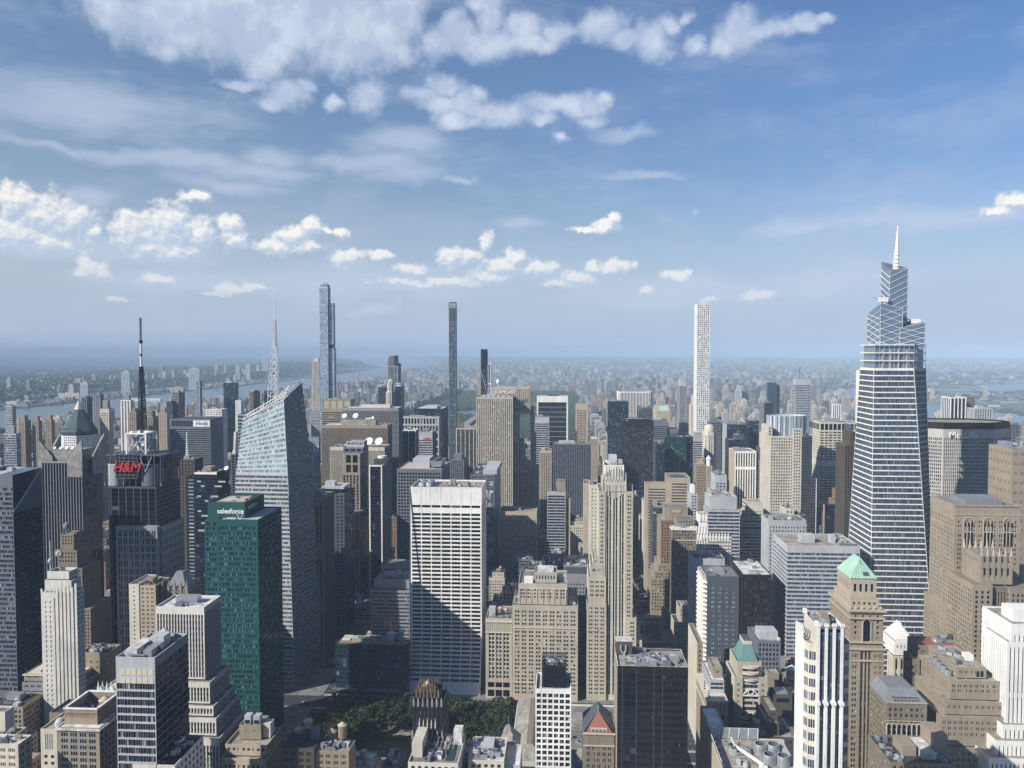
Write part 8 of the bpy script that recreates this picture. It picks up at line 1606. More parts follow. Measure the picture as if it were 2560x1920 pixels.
# ================================================================== ordinary buildings that fill the blocks
for b in BUILDINGS: b.hero = True
CEIL = {0: ([0, 240, 420, 640, 720, 830, 840, 1024, 1026, 1205, 1215, 1290, 1400, 1470, 1515, 1585, 1600, 1680, 1740, 1830, 1935, 1970, 2150, 2230, 2330, 2420, 2560],
            [1750, 1720, 1700, 1720, 1700, 1690, 1500, 1480, 1480, 1440, 1380, 1350, 1370, 1380, 1420, 1430, 1470, 1480, 1500, 1560, 1560, 1600, 1620, 1640, 1640, 1760, 1800]),
        1: ([0, 240, 430, 640, 760, 860, 990, 1190, 1250, 1340, 1420, 1480, 1515, 1590, 1610, 1680, 1830, 1930, 2030, 2150, 2330, 2560], [1160, 1160, 1190, 1190, 1230, 1260, 1290, 1320, 1330, 1330, 1310, 1250, 1260, 1230, 1240, 1250, 1240, 1200, 1190, 1160, 1140, 1140]),
        2: ([0, 420, 640, 760, 990, 1190, 1340, 1440, 1500, 1560, 1640, 1700, 1830, 1930, 2030, 2150, 2330, 2560], [1075, 1075, 1085, 1100, 1120, 1100, 1100, 1075, 1075, 1075, 1085, 1090, 1080, 1060, 1055, 1055, 1060, 1060])}
def ceil_z(x0, x1, y):
    lv = 0 if y < 985 else 1 if y < 1560 else 2
    z = 999
    for x in (x0, (x0 + x1) / 2, x1):
        px = proj((x, y, 60))[0]; py = float(np.interp(px, *CEIL[lv])); py = max(py, 1905) if y < 560 and 690 < px < 1330 else py; z = min(z, at(px, py, y)[1])
    return z
RA = np.array(RECTS)
def free(x0, x1, y0, y1, m=.6):
    return not np.any((RA[:, 0] < x1 + m) & (RA[:, 1] > x0 - m) & (RA[:, 2] < y1 + m) & (RA[:, 3] > y0 - m))
FW = ['tan', 'tanlt', 'lime', 'brown', 'limelt', 'grey', 'redb', 'greyl', 'cream', 'greym', 'tan', 'lime']
KIND = {
    'brown': ('brick building with a cluttered flat roof in the older rows between the towers', 'brick loft buildings between the towers'),
    'tan': ('tan masonry building with small windows in the older rows between the towers', 'tan masonry buildings between the towers'),
    'pale': ('pale stone building with small windows in the older rows between the towers', 'pale stone buildings between the towers'),
    'grey': ('plain grey office building with long window bands, between the taller towers', 'plain grey buildings between the towers'),
    'glass': ('dark glass office building among older masonry blocks, between the taller towers', 'dark glass buildings between the towers')}
fillers = []
for a, n, xa, xb, ya, yb_ in blocks:
    if (a, n) == ('6', 41): continue
    if n < 38: continue
    for row in (0, 1):
        x = xa
        while x < xb - 9:
            w = rng.choice((11, 13, 16, 19, 23, 28, 34)); w = min(w, xb - x)
            if xb - x - w < 9: w = xb - x
            D = rng.uniform(24, 30); y0 = ya if row == 0 else yb_ - D; y1 = y0 + D; x0, x1 = x + .05, x + w - .05; x += w
            cx_, cy_ = (x0 + x1) / 2, (y0 + y1) / 2; px, py, dp = proj((cx_, cy_, 25))
            if px < -700 or px > 3300 or dp < 330: continue
            if not free(x0, x1, y0, y1) or (a == '7' and x1 > -310 and 590 < y0 < 900): continue
            g = rng.random(); h = 18 + 42 * g ** 1.3
            if n >= 47: h = 25 + 85 * g ** 1.5
            if a in ('madison', 'park', 'lex') and n > 43: h = 30 + 110 * g ** 1.4
            if a in ('8', '9', '10') and n > 43: h = 14 + 60 * g ** 2.2
            if a == '5' and n > 44: h = 35 + 70 * g
            zc = ceil_z(x0, x1, y0)
            if zc < 9:
                if proj((cx_, y0, 0))[1] < 1920: h = max(8, min(h, 14))
                else: continue
            h = min(h, max(9, zc - rng.uniform(0, 9)))
            if proj((cx_, y0, h))[1] > 1960: continue
            fillers.append((a, n, x0, x1, y0, y1, h))
# which of them show, and how much: boxes painted far to near into a small picture
rects = []
def add_rect(i, x0, x1, y0, y1, z0, z1):
    c = np.array([proj((x, y, z))[:2] for x in (x0, x1) for y in (y0, y1) for z in (z0, z1)]) / 4
    rects.append((y0, i, c[:, 0].min(), c[:, 0].max(), c[:, 1].min() , c[:, 1].max(), c[:, 1]))
for b in BUILDINGS:
    for q in b.boxes: add_rect(-1, *q)
for i, f in enumerate(fillers): add_rect(i, f[2], f[3], f[4], f[5], 0, f[6])
buf = np.full((480, 640), -2)
for y0, i, xa, xb, ya, yb_, _ in sorted(rects, key=lambda r: -r[0]):
    buf[max(0, int(ya + .5)):max(0, int(yb_ + .5)), max(0, int(xa + .5)):max(0, int(xb + .5))] = i
seen = np.bincount(buf[buf >= 0], minlength=len(fillers)); order = np.argsort(-seen); keep = set(int(i) for i in order[:420] if seen[i] > 2); show = set(int(i) for i in np.where(seen > 0)[0])
hidden = []; MASS = Bld('low_blocks', None); MASS.hero = False; BUILDINGS.remove(MASS)
for key, (a, n, x0, x1, y0, y1, h) in enumerate(fillers):
    if key not in show:
        hidden.append(((x0 + x1) / 2, (y0 + y1) / 2, x1 - x0, y1 - y0, h, 0)); continue
    wm = rng.choice(FW); r = rng.random()
    if a == '5' and n > 44: wm = rng.choice(('tanlt', 'lime', 'limelt', 'cream', 'tan'))
    kd = {'brown': 'brown', 'redb': 'brown', 'tan': 'tan', 'tanlt': 'tan'}.get(wm, 'grey' if wm.startswith('grey') else 'pale')
    if r < .10 and h > 24 and a != '5': kd = 'glass'; st = curt(3.2, 3.8, .7, rng.choice(('greyd', 'blued', 'greym', 'black')), rng.choice(('g_navy', 'g_dark', 'g_black', 'g_mid')))
    elif kd == 'grey': st = ribb(7, 3.7, .5, wm, 'g_mid', sub=3, dw=.3)
    else: st = grid(rng.uniform(2.6, 4.4), rng.uniform(3.4, 3.9), rng.uniform(.36, .52), rng.uniform(.46, .58), wm, rng.choice(('g_brick', 'g_dark', 'g_mid')), top=rng.uniform(1.5, 3.5), dw=.35)
    lb, gp = KIND[kd]; b = Bld(kd + '_building' if kd in ('glass',) else {'brown': 'brick', 'tan': 'masonry', 'pale': 'stone', 'grey': 'plain_office'}[kd] + '_building', lb, 'building', gp) if key in keep else MASS; b.hero = False
    sx = st if rng.random() < .6 or kd == 'glass' else (wm if rng.random() < .7 else 'brown')
    rf = rng.choice(('roofg', 'roofd', 'rooft', 'roofw', 'roofg', 'roofd'))
    top = b.box(x0, x1, y0, y1, 0, h, st, sx, roof=rf, par=.9)
    if h > 34 and x1 - x0 > 14 and rng.random() < .55:
        k = rng.uniform(.15, .28) * (x1 - x0); z2 = min(h + rng.uniform(4, 18), max(h + 2, ceil_z(x0, x1, y0) + 2)); top = b.box(x0 + k, x1 - k * rng.uniform(.2, 1), y0 + 3, y1 - 4, h - .5, z2, st, sx, roof=rf, par=.9)
    px, py, dp = proj(((x0 + x1) / 2, y0, h))
    if b is MASS: pass
    elif dp < 1250: b.clutter(top, rng.randint(4, 9), 50, big=rng.random() < .7, tanks=(1 if rng.random() < .4 and kd in ('brown', 'tan', 'pale') else 0), cool=rng.randint(0, 2), pipes=rng.randint(1, 3))
    elif dp < 2200: b.unit(x0 + 3, (x0 + x1) / 2, y0 + 6, y1 - 6, top[5] - 1, rng.uniform(3, 6), rng.choice(('greyl', 'tan', 'grey', 'stained')), 'roof_bulkhead')

# ---- the row of pale stone fronts along the avenue's east side towards the park
for k in range(26):
    Y = 1430 + k * 29; d = rng.uniform(20, 34); h = rng.uniform(45, 95); x0 = 97 + rng.uniform(0, 3); x1 = x0 + d
    if not free(x0, x1, Y, Y + 28, .2) or any(abs(f[2] - x0) < 28 and f[4] < Y + 28 and f[5] > Y for f in fillers): continue
    h = min(h, ceil_z(x0, x1, Y)); lb, gp = KIND['pale']; b = Bld('stone_building', lb, 'building', gp); b.hero = False; st = grid(3.4, 3.7, .42, .52, rng.choice(('tanlt', 'limelt', 'cream', 'lime')), 'g_mid'); r = b.box(x0, x1, Y, Y + 27.6, 0, h, st, st, roof='roofw'); b.box(x0 + 4, x1 - 3, Y + 4, Y + 22, h - .5, h + rng.uniform(4, 12), 'limelt', roof='roofg')

for b in BUILDINGS: b.finish()
mg_ = MB()
for m in [m for m in MASS.parts.values()] + [m for _, m in MASS.extra]:
    for q, k, r in zip(m.q, m.qm, m.qr): mg_.quads(q, m.mats[int(k[0])], r)
    for pts, k in m.poly: mg_.face(pts, m.mats[k])
if not mg_.empty(): tag(mg_.build('low_blocks'), 'slivers of low buildings between the towers', kind='stuff')

# ================================================================== the city beyond the park: each larger block a building, the rest one mass
class FarKind:
    def __init__(s, name, label, group, cat='apartment building'): s.name, s.label, s.group, s.cat, s.items = name, label, group, cat, []
KW = FarKind('apartment_block', 'pale apartment building in the crowded rows on the river side of the park', 'apartment buildings on the river side of the park')
KE = FarKind('apartment_building', 'apartment building in the crowded rows east of the park, beyond the office towers', 'apartment buildings east of the park')
KQ = FarKind('far_apartment_tower', 'slab-like apartment tower standing out of the low hazy city beyond the park', 'hazy apartment towers beyond the park', 'apartment tower')
KJ = FarKind('ridge_tower', 'apartment tower on the wooded ridge across the wide river', 'apartment towers across the river', 'apartment tower')
mass = []
def put(kind, x, y, w, d, h, z=0.0):
    kind.items.append((x, y, w, d, h, z))
def scatter(n, xr, yr, hf, kind=None, big=60, wr=(12, 32), gridded=True, keep=None):
    xs = nrg.uniform(*xr, n); ys = nrg.uniform(*yr, n)
    if gridded: ys = np.round((ys - 56) / 80.5) * 80.5 + 56 + np.where(nrg.random(n) < .5, -24, 24)
    hh = hf(nrg, n); ws = nrg.uniform(*wr, n); ds = nrg.uniform(wr[0], min(wr[1], 30), n)
    w_, e_ = shores(ys); z = height(xs, ys)
    ok = (z > -5) & ~((xs > -790) & (xs < 70) & (ys > 2060) & (ys < 6170))
    if keep is not None: ok &= keep(xs, ys)
    for i in np.where(ok)[0]:
        if kind is not None and hh[i] > big: put(kind, xs[i], ys[i], ws[i], ds[i], hh[i], z[i])
        else: mass.append((xs[i], ys[i], ws[i], ds[i], hh[i], z[i]))
H = lambda lo, hi, p: (lambda r, n: lo + (hi - lo) * r.random(n) ** p)
scatter(1900, (-1870, -800), (2090, 6300), H(14, 105, 3.0), KW, 52)
scatter(2600, (95, 1480), (2090, 6300), H(15, 128, 2.5), KE, 72)
scatter(500, (-1870, -700), (1500, 2090), H(12, 70, 2.2), KW, 48, keep=lambda x, y: (x < -700))
scatter(360, (480, 1380), (1700, 2090), H(20, 110, 2.0), KE, 70)
scatter(3800, (-2300, 1900), (6250, 9200), H(10, 62, 3.4), KQ, 46, (14, 40))
scatter(5200, (-2300, 4200), (9000, 13500), H(8, 62, 4.0), KQ, 48, (16, 46))
scatter(6500, (-2600, 9500), (13300, 22000), H(7, 60, 5.0), KQ, 50, (18, 60), gridded=False)
scatter(3400, (1900, 9000), (2500, 13000), H(6, 40, 4.0), None, 99, (16, 70), gridded=False, keep=lambda x, y: x > 2250)
scatter(2600, (-5200, -3150), (3300, 11500), H(6, 22, 3.0), None, 99, (9, 24), gridded=False)
scatter(70, (-4300, -3300), (3800, 9800), H(25, 95, 2.0), KJ, 34, (14, 34), gridded=False)
scatter(150, (-3330, -3110), (3800, 8500), H(9, 26, 1.5), None, 99, (24, 90), gridded=False)
scatter(900, (-12000, -5200), (5000, 20000), H(6, 24, 3.0), None, 99, (16, 60), gridded=False)
# two long rows of fronts face the park
for k in range(118):
    y = 2110 + k * 34 + nrg.uniform(-4, 4)
    hcp = nrg.choice([38, 44, 50, 55, 60, 48, 75, 95], p=[.2, .2, .2, .15, .1, .07, .05, .03]); put(KW, -800 - nrg.uniform(0, 6), y, 26, 28, hcp)
    put(KE, 108 + nrg.uniform(0, 5), y, 26, 28, nrg.choice([40, 46, 52, 58, 64]))
for k, (y, h) in enumerate(((2140, 120), (2300, 105), (2560, 96), (2780, 90), (3150, 92), (3420, 88))):     # pairs of towers on the park's west front
    for dx in (0, 1): put(KW, -806, y + dx * 34 - 10, 13, 13, h)
for px, py, Y, w in ((1560, 985, 4900, 60), (1545, 1000, 4100, 46), (1640, 960, 6900, 80), (1585, 975, 5200, 60), (1300, 950, 6650, 70), (1012, 928, 7000, 60), (893, 930, 6600, 40), (870, 955, 5600, 36), (842, 957, 5300, 34), (1140, 935, 7800, 60), (1225, 940, 7300, 40), (1500, 950, 7900, 60), (1700, 985, 5000, 60), (1820, 1000, 3600, 46), (1860, 1000, 3500, 40), (1905, 995, 3700, 46), (2070, 985, 3900, 60), (2120, 990, 3800, 50), (1780, 1020, 2900, 36), (1800, 1010, 2950, 34), (2000, 1000, 3300, 40), (1745, 985, 4400, 40)):
    x, z = at(px, py, Y); put(KQ if Y > 6200 else KE, x, Y, w * .55, 22, max(z, 30))
for px0, px1, py, Y in ((150, 200, 982, 5100), (203, 222, 957, 4600), (305, 326, 930, 5600), (397, 410, 915, 7400), (473, 500, 922, 6500), (538, 545, 913, 8600), (560, 566, 914, 8700), (590, 600, 915, 8200), (615, 626, 912, 8400), (430, 460, 968, 5600), (655, 672, 895, 9500)):
    x0, z = at(px0, py, Y); x1, _ = at(px1, py, Y); hh_ = float(height(np.array([x0]), np.array([float(Y)]))[0]); put(KJ, (x0 + x1) / 2, Y, abs(x1 - x0), 24, max(z - hh_, 22), hh_)
WARM = ['tan', 'tanlt', 'lime', 'limelt', 'brown', 'grey', 'greyl', 'greym', 'lime', 'conc']
def far_key(it): 
    px, py, dp = proj((it[0], it[1], it[4] + it[5])); return -it[2] * it[4] / dp ** 2 if -30 < px < 2590 else 1
proto = {}
def far_mesh(wall, gl, nb, nf):
    """unit block 1 x 1 x 1 with window holes as geometry, shared by every building of its look"""
    k = (wall, gl, nb, nf)
    if k not in proto:
        class T:
            pass
        m = MB(); t = T(); t.part = lambda n: m
        t.panes = lambda P, nv, key: m.quads(P, key, nrg.random(len(P)))
        s_ = 26.0; st = grid(s_ / nb, 60.0 / nf, .45, .5, wall, gl, dw=.4, top=2.2, base=3, edge=1)
        c = [(-13, -13), (13, -13), (13, 13), (-13, 13)]
        for i in range(4): facade(t, (*c[i], 0), (*c[(i + 1) % 4], 0), (*c[(i + 1) % 4], 60), (*c[i], 60), st)
        m.face([(*p, 60) for p in c], 'roofg'); m.box(-6, 5, -4, 6, 60, 64.5, wall, 'roofg'); m.box(6, 9, -9, -5, 60, 62.5, 'greyl')
        proto[k] = m.mesh('apartment_block')
    return proto[k]
for kind in (KW, KE, KQ, KJ):
    kind.items.sort(key=far_key)
    kind.items = [i for i in kind.items if far_key(i) < 0 or i[1] > 99999]
    for i, it in enumerate(kind.items):
        x, y, w, d, h, z = it
        if i >= 290: mass.append(it); continue
        wl = rng.choice(WARM) if kind is not KJ else rng.choice(('greyl', 'tanlt', 'grey', 'limelt'))
        nb = 7 if w > 20 else 5; nf = 8 if h < 40 else 14 if h < 75 else 22
        o = bpy.data.objects.new(kind.name, far_mesh(wl, 'g_mid', nb, nf)); COL.objects.link(o); o.location = (x, y, z - 1); o.scale = (w / 26, d / 26, h / 60); tag(o, kind.label, kind.cat, kind.group)
mm_ = MB(); A = np.array(mass); order = nrg.permutation(len(A)); A = A[order]
cols = ['far_a', 'far_b', 'far_c', 'far_d', 'far_e']
for k, c in zip(cols, ((.33, .325, .305), (.21, .20, .18), (.48, .48, .475), (.145, .145, .145), (.26, .26, .26))): WALL[k] = c
def far_wall(key):
    """distant wall: rows of windows as a fine pattern of the surface"""
    c = WALL[key]; m = bpy.data.materials.new(key); m.use_nodes = True; t = m.node_tree; p = t.nodes['Principled BSDF']; p.inputs['Roughness'].default_value = .85
    gm = nd(t, 'ShaderNodeNewGeometry'); sep = nd(t, 'ShaderNodeSeparateXYZ'); t.links.new(gm.outputs['Position'], sep.inputs[0]); ns = nd(t, 'ShaderNodeSeparateXYZ'); t.links.new(gm.outputs['Normal'], ns.inputs[0])
    hor = mth(t, 'ADD', sep.outputs[0], sep.outputs[1]); a = mth(t, 'LESS_THAN', mth(t, 'FRACT', mth(t, 'MULTIPLY', hor, 1 / 3.4)), .42); b_ = mth(t, 'LESS_THAN', mth(t, 'FRACT', mth(t, 'MULTIPLY', sep.outputs[2], 1 / 3.3)), .5)
    w = mth(t, 'MULTIPLY', mth(t, 'MULTIPLY', a, b_), mth(t, 'LESS_THAN', mth(t, 'ABSOLUTE', ns.outputs[2]), .5)); r = nd(t, 'ShaderNodeAttribute', attribute_name='rnd').outputs['Fac']
    sc = vmth(t, 'SCALE', mixc(t, w, c, (.035, .04, .048))); t.links.new(mth(t, 'ADD', mth(t, 'MULTIPLY', r, .7), .6), sc.node.inputs['Scale']); t.links.new(sc, p.inputs['Base Color']); return m
for k in cols: MATS[k] = far_wall(k)
def boxes(m, A):
    for k, key in enumerate(cols):
        S_ = A[k::5]; x, y, w, d, h, z = S_.T; z0 = z - 4; z1 = z + h; x0, x1, y0, y1 = x - w / 2, x + w / 2, y - d / 2, y + d / 2; rr = nrg.random(len(S_))
        Q = lambda *p: np.stack([np.stack(q, -1) for q in p], 1)
        for q in (Q((x0, y0, z0), (x1, y0, z0), (x1, y0, z1), (x0, y0, z1)), Q((x1, y0, z0), (x1, y1, z0), (x1, y1, z1), (x1, y0, z1)), Q((x0, y1, z0), (x0, y0, z0), (x0, y0, z1), (x0, y1, z1)), Q((x1, y1, z0), (x0, y1, z0), (x0, y1, z1), (x1, y1, z1)), Q((x0, y0, z1), (x1, y0, z1), (x1, y1, z1), (x0, y1, z1))): m.quads(q, key, rr)
boxes(mm_, A); tag(mm_.build('distant_city'), 'far-off mass of low roofs fading into haze', kind='stuff')
hm = MB(); boxes(hm, np.array(hidden)); tag(hm.build('low_blocks'), 'low blocks hidden between and behind the towers', kind='stuff')

# ================================================================== trees
def leaf_material(key, c0, c1):
    m = bpy.data.materials.new(key); m.use_nodes = True; t = m.node_tree; p = t.nodes['Principled BSDF']; p.inputs['Roughness'].default_value = .75; p.inputs['Specular IOR Level'].default_value = .2
    r = nd(t, 'ShaderNodeAttribute', attribute_name='rnd').outputs['Fac']; o = nd(t, 'ShaderNodeObjectInfo').outputs['Random']
    sc = vmth(t, 'SCALE', mixc(t, r, c0, c1)); t.links.new(mth(t, 'ADD', mth(t, 'MULTIPLY', o, .5), .75), sc.node.inputs['Scale']); t.links.new(sc, p.inputs['Base Color']); MATS[key] = m
leaf_material('leaf', (.015, .028, .010), (.052, .066, .024)); leaf_material('wood_leaf', (.016, .034, .014), (.050, .070, .026)); WALL['bark'] = (.11, .09, .07); WALL['grass'] = (.115, .105, .035); WALL['path'] = (.26, .24, .20)
def crown_mesh(seed):
    g = np.random.default_rng(seed); n = 620; lobes = [(g.normal(0, 2.3), g.normal(0, 2.3), 9 + g.normal(0, 1.5), g.uniform(2.0, 3.3)) for _ in range(9)]
    m = MB(); L = np.array(lobes)[g.integers(0, 9, n)]; d = g.normal(size=(n, 3)); d /= np.linalg.norm(d, axis=1)[:, None]; rad = L[:, 3] * g.uniform(.55, 1.05, n)
    c = L[:, :3] + d * rad[:, None] * [1, 1, .85]; nrm = d + g.normal(0, .55, (n, 3)); nrm /= np.linalg.norm(nrm, axis=1)[:, None]
    u = np.cross(nrm, g.normal(size=(n, 3))); u /= np.linalg.norm(u, axis=1)[:, None]; v = np.cross(nrm, u); s = g.uniform(.45, .95, n)[:, None]; u *= s; v *= s * .8
    m.quads(np.stack([c - u, c - v * .9, c + u, c + v], 1), 'leaf', g.random(n)); return m.mesh('crown')
def trunk_mesh(seed):
    g = np.random.default_rng(seed); m = MB(); m.lathe(0, 0, [(.42, 0), (.30, 3), (.24, 6.5), (.10, 9)], 'bark', 8)
    for k in range(6): a = k * 1.05 + g.random(); m.bar((0, 0, 4 + k * .6), (2.6 * math.cos(a), 2.6 * math.sin(a), 7.4 + k * .5), .18, 'bark')
    return m.mesh('trunk')
CR = [crown_mesh(k) for k in range(6)]; TR = [trunk_mesh(k) for k in range(3)]
def tree(x, y, s, label, group, name='plane_tree'):
    e = bpy.data.objects.new(name, None); e.location = (x, y, .1); e.rotation_euler = (0, 0, rng.uniform(0, 6.28)); e.scale = (s, s, s * rng.uniform(.9, 1.15)); COL.objects.link(e); tag(e, label, 'tree', group)
    for nm, me in (('trunk', rng.choice(TR)), ('crown', rng.choice(CR))): o = bpy.data.objects.new(nm, me); COL.objects.link(o); o.parent = e
PX0, PX1, PY0, PY1 = AV['6'] + 16, -60, street(40) + 10, street(42) - 16
for row in range(14):
    y = PY0 + 4 + row * 9.2
    if y > PY1: break
    for k in range(19):
        x = PX0 + 3 + k * 8.2 + rng.uniform(-1.5, 1.5)
        if x > PX1 - 2: break
        lawn = -178 < x < -98 and 562 < y < 640
        if lawn: continue
        tree(x, y + rng.uniform(-1.5, 1.5), rng.uniform(1.15, 1.6), 'leafy green plane tree in the small park before the white banded slab', 'plane trees of the small park')
for k in range(14): tree(AV['5'] - 13 + rng.uniform(-1, 1), street(46) + 10 + k * 9, rng.uniform(.6, .85), 'small street tree in the deep avenue beside the art deco shaft', 'street trees along the avenue', 'street_tree')
for x, y in ((AV['6'] - 14, 500), (AV['6'] - 13.5, 520), (AV['6'] - 14, 560), (AV['6'] + 14, 480)): tree(x, y, rng.uniform(.7, .9), 'street tree on the pavement by the wide crossing in shade', 'street trees by the crossing', 'street_tree')
lw = MB(); lw.prism([(-178, 562), (-98, 562), (-98, 640), (-178, 640)], .15, .20, 'grass', bottom=False); tag(lw.build('lawn'), 'olive green lawn in the small park', kind='structure')
pt = MB(); pt.prism([(PX0, PY0), (PX1 + 4, PY0), (PX1 + 4, PY1), (PX0, PY1)], .155, .162, 'path', bottom=False); tag(pt.build('gravel_path'), 'gravel ground under the park trees', kind='structure')
# the great park: a canopy of tree domes, the lake, pale open ground
res = 4.0; nx, ny = int(850 / res), int(4090 / res); HG = np.full((nx, ny), -1.0)
def clearing(x, y):
    m = np.zeros_like(x, bool)
    for cx_, cy_, rx, ry in ((-300, 3050, 70, 110), (-520, 3400, 90, 150), (-250, 4700, 160, 330), (-350, 5150, 120, 120), (-560, 2450, 60, 80), (-120, 5700, 90, 110)): m |= ((x - cx_) / rx) ** 2 + ((y - cy_) / ry) ** 2 < 1
    return m
tx = nrg.uniform(-775, 60, 30000); ty = nrg.uniform(2085, 6150, 30000); kp = ~clearing(tx, ty) & ~((((tx + 360) / 250) ** 2 + ((ty - 4120) / 290) ** 2) < 1) & ~((((tx + 400) / 140) ** 2 + ((ty - 3000) / 90) ** 2) < 1)
for x, y in zip(tx[kp], ty[kp]):
    r = rng.uniform(5, 9.5); h = rng.uniform(11, 21); i0, i1, j0, j1 = int((x - r + 780) / res), int((x + r + 780) / res) + 1, int((y - r - 2075) / res), int((y + r - 2075) / res) + 1
    i0, j0 = max(i0, 0), max(j0, 0); i1, j1 = min(i1, nx), min(j1, ny)
    if i1 <= i0 or j1 <= j0: continue
    ii, jj = np.meshgrid(np.arange(i0, i1), np.arange(j0, j1), indexing='ij'); d2 = ((ii * res - 780 - x) ** 2 + (jj * res + 2075 - y) ** 2) / r ** 2
    HG[i0:i1, j0:j1] = np.maximum(HG[i0:i1, j0:j1], np.where(d2 < 1, h * (.55 + .45 * np.sqrt(np.clip(1 - d2, 0, 1))), -1))
XX, YY = np.meshgrid(np.arange(nx) * res - 780, np.arange(ny) * res + 2075, indexing='ij'); HG += nrg.normal(0, .7, HG.shape) * (HG > 0); P = np.stack([XX, YY, HG], -1)
cv = MB(); sel = (HG[:-1, :-1] > 0) | (HG[1:, 1:] > 0); Q = np.stack([P[:-1, :-1], P[1:, :-1], P[1:, 1:], P[:-1, 1:]], 2)[sel]; cv.quads(Q, 'wood_leaf', nrg.random(len(Q))); tag(cv.build('woodland'), 'wide dark green wood of the great park', kind='stuff')
gp = MB(); gp.quads([[(-790, 2070, .3), (70, 2070, .3), (70, 6165, .3), (-790, 6165, .3)]], 'grass'); tag(gp.build('park_lawn'), 'open grass of the great park', kind='structure')
lk = MB()
for cx_, cy_, rx, ry in ((-360, 4120, 245, 285), (-400, 3000, 135, 85)): lk.face([(cx_ + rx * math.cos(a), cy_ + ry * math.sin(a), .6) for a in np.linspace(0, 2 * math.pi, 40)[:-1]], 'water')
tag(lk.build('lake'), 'lakes of the great park', kind='structure')
# woods on the far ridges: leaf-sized clumps in one mass
n = 42000; x = np.concatenate([nrg.uniform(-6500, -3300, 26000), nrg.uniform(-15000, -6000, 8000), nrg.uniform(2300, 9000, 8000)]); y = np.concatenate([nrg.uniform(3000, 15000, 26000), nrg.uniform(4000, 18000, 8000), nrg.uniform(3300, 12000, 8000)]); z = height(x, y); ok = z > .5; x, y, z = x[ok], y[ok], z[ok]
r = nrg.uniform(9, 26, len(x)); h = nrg.uniform(8, 15, len(x)); ang_ = nrg.uniform(0, 6.28, len(x)); fm = MB()
for k in range(4):
    a0, a1 = ang_ + k * math.pi / 2, ang_ + (k + 1) * math.pi / 2
    lo0 = np.stack([x + r * np.cos(a0), y + r * np.sin(a0), z], -1); lo1 = np.stack([x + r * np.cos(a1), y + r * np.sin(a1), z], -1); hi1 = np.stack([x + .5 * r * np.cos(a1), y + .5 * r * np.sin(a1), z + h], -1); hi0 = np.stack([x + .5 * r * np.cos(a0), y + .5 * r * np.sin(a0), z + h], -1)
    fm.quads(np.stack([lo0, lo1, hi1, hi0], 1), 'wood_leaf', nrg.random(len(x)))
    if k == 0: t0 = hi0
fm.quads(np.stack([np.stack([x + .5 * r * np.cos(ang_ + k * math.pi / 2), y + .5 * r * np.sin(ang_ + k * math.pi / 2), z + h], -1) for k in range(4)], 1), 'wood_leaf', nrg.random(len(x)))
tag(fm.build('ridge_woods'), 'woods on the far ridges', kind='stuff')

# ================================================================== bridges, piers, boats
def bridge(name, label, A_, B_, build):
    e = bpy.data.objects.new(name, None); c = ((A_[0] + B_[0]) / 2, (A_[1] + B_[1]) / 2, 0); e.location = c; COL.objects.link(e); tag(e, label, 'bridge'); parts = {}
    build(lambda n: parts.setdefault(n, MB()), np.array(A_, float), np.array(B_, float))
    for n, m in parts.items(): m.build(n, e, c)
xa, _ = at(2328, 1000, 5650); xb, _ = at(2460, 1000, 5800)
def arch(p, A_, B_):
    d = B_ - A_; n = 22; up = lambda t, s: 41 + s * (4 * t * (1 - t)) 
    for s in (-9, 9):
        o = np.array([0, s, 0.])
        for k in range(n):
            t0, t1 = k / n, (k + 1) / n; lo = lambda t: A_ + d * t + o + [0, 0, 12 + 62 * 4 * t * (1 - t)]; hi = lambda t: A_ + d * t + o + [0, 0, 52 + 42 * 4 * t * (1 - t)]
            p('arch').bar(lo(t0), lo(t1), 3, 'stained'); p('arch').bar(hi(t0), hi(t1), 3, 'stained'); p('arch').bar(lo(t0), hi(t0), 1.6, 'stained'); p('arch').bar(lo(t0), hi(t1), 1.6, 'stained'); p('hanger').bar(lo(t0), A_ + d * t0 + o + [0, 0, 40], 1.2, 'stained')
    p('deck').bar(A_ - d * .9 + [0, 0, 40], B_ + d * 1.2 + [0, 0, 40], 20, 'stained', 5)
    for t in (0, 1): q = A_ + d * t; p('stone_tower').prism([(q[0] - 16, q[1] - 16), (q[0] + 16, q[1] - 16), (q[0] + 16, q[1] + 16), (q[0] - 16, q[1] + 16)], -4, 70, 'tanlt')
    for k in range(14): q = A_ - d * (.06 + k * .06); p('pier').box(q[0] - 3, q[0] + 3, q[1] - 3, q[1] + 3, -4, 39, 'stained'); q = B_ + d * (.06 + k * .08); p('pier').box(q[0] - 3, q[0] + 3, q[1] - 3, q[1] + 3, -4, 39, 'stained')
bridge('arch_bridge', 'steel arch railway bridge between two stone towers over the far eastern water', (xa, 5650, 0), (xb, 5800, 0), arch)
def susp(p, A_, B_):
    d = B_ - A_; ts = (.14, .86)
    for t in ts: q = A_ + d * t; p('tower').box(q[0] - 8, q[0] + 8, q[1] - 16, q[1] + 16, -4, 165, 'grey')
    p('deck').bar(A_ - d * .1 + [0, 0, 66], B_ + d * .1 + [0, 0, 66], 34, 'grey', 9)
    for k in range(30): t0, t1 = ts[0] + (ts[1] - ts[0]) * k / 30, ts[0] + (ts[1] - ts[0]) * (k + 1) / 30; f = lambda t: 75 + 90 * ((t - .5) / .36) ** 2; p('cable').bar(A_ + d * t0 + [0, 0, f(t0)], A_ + d * t1 + [0, 0, f(t1)], 4, 'grey')
bridge('suspension_bridge', 'grey suspension bridge crossing the wide river far upstream', (-3260, 11650, 0), (-2300, 11650, 0), susp)
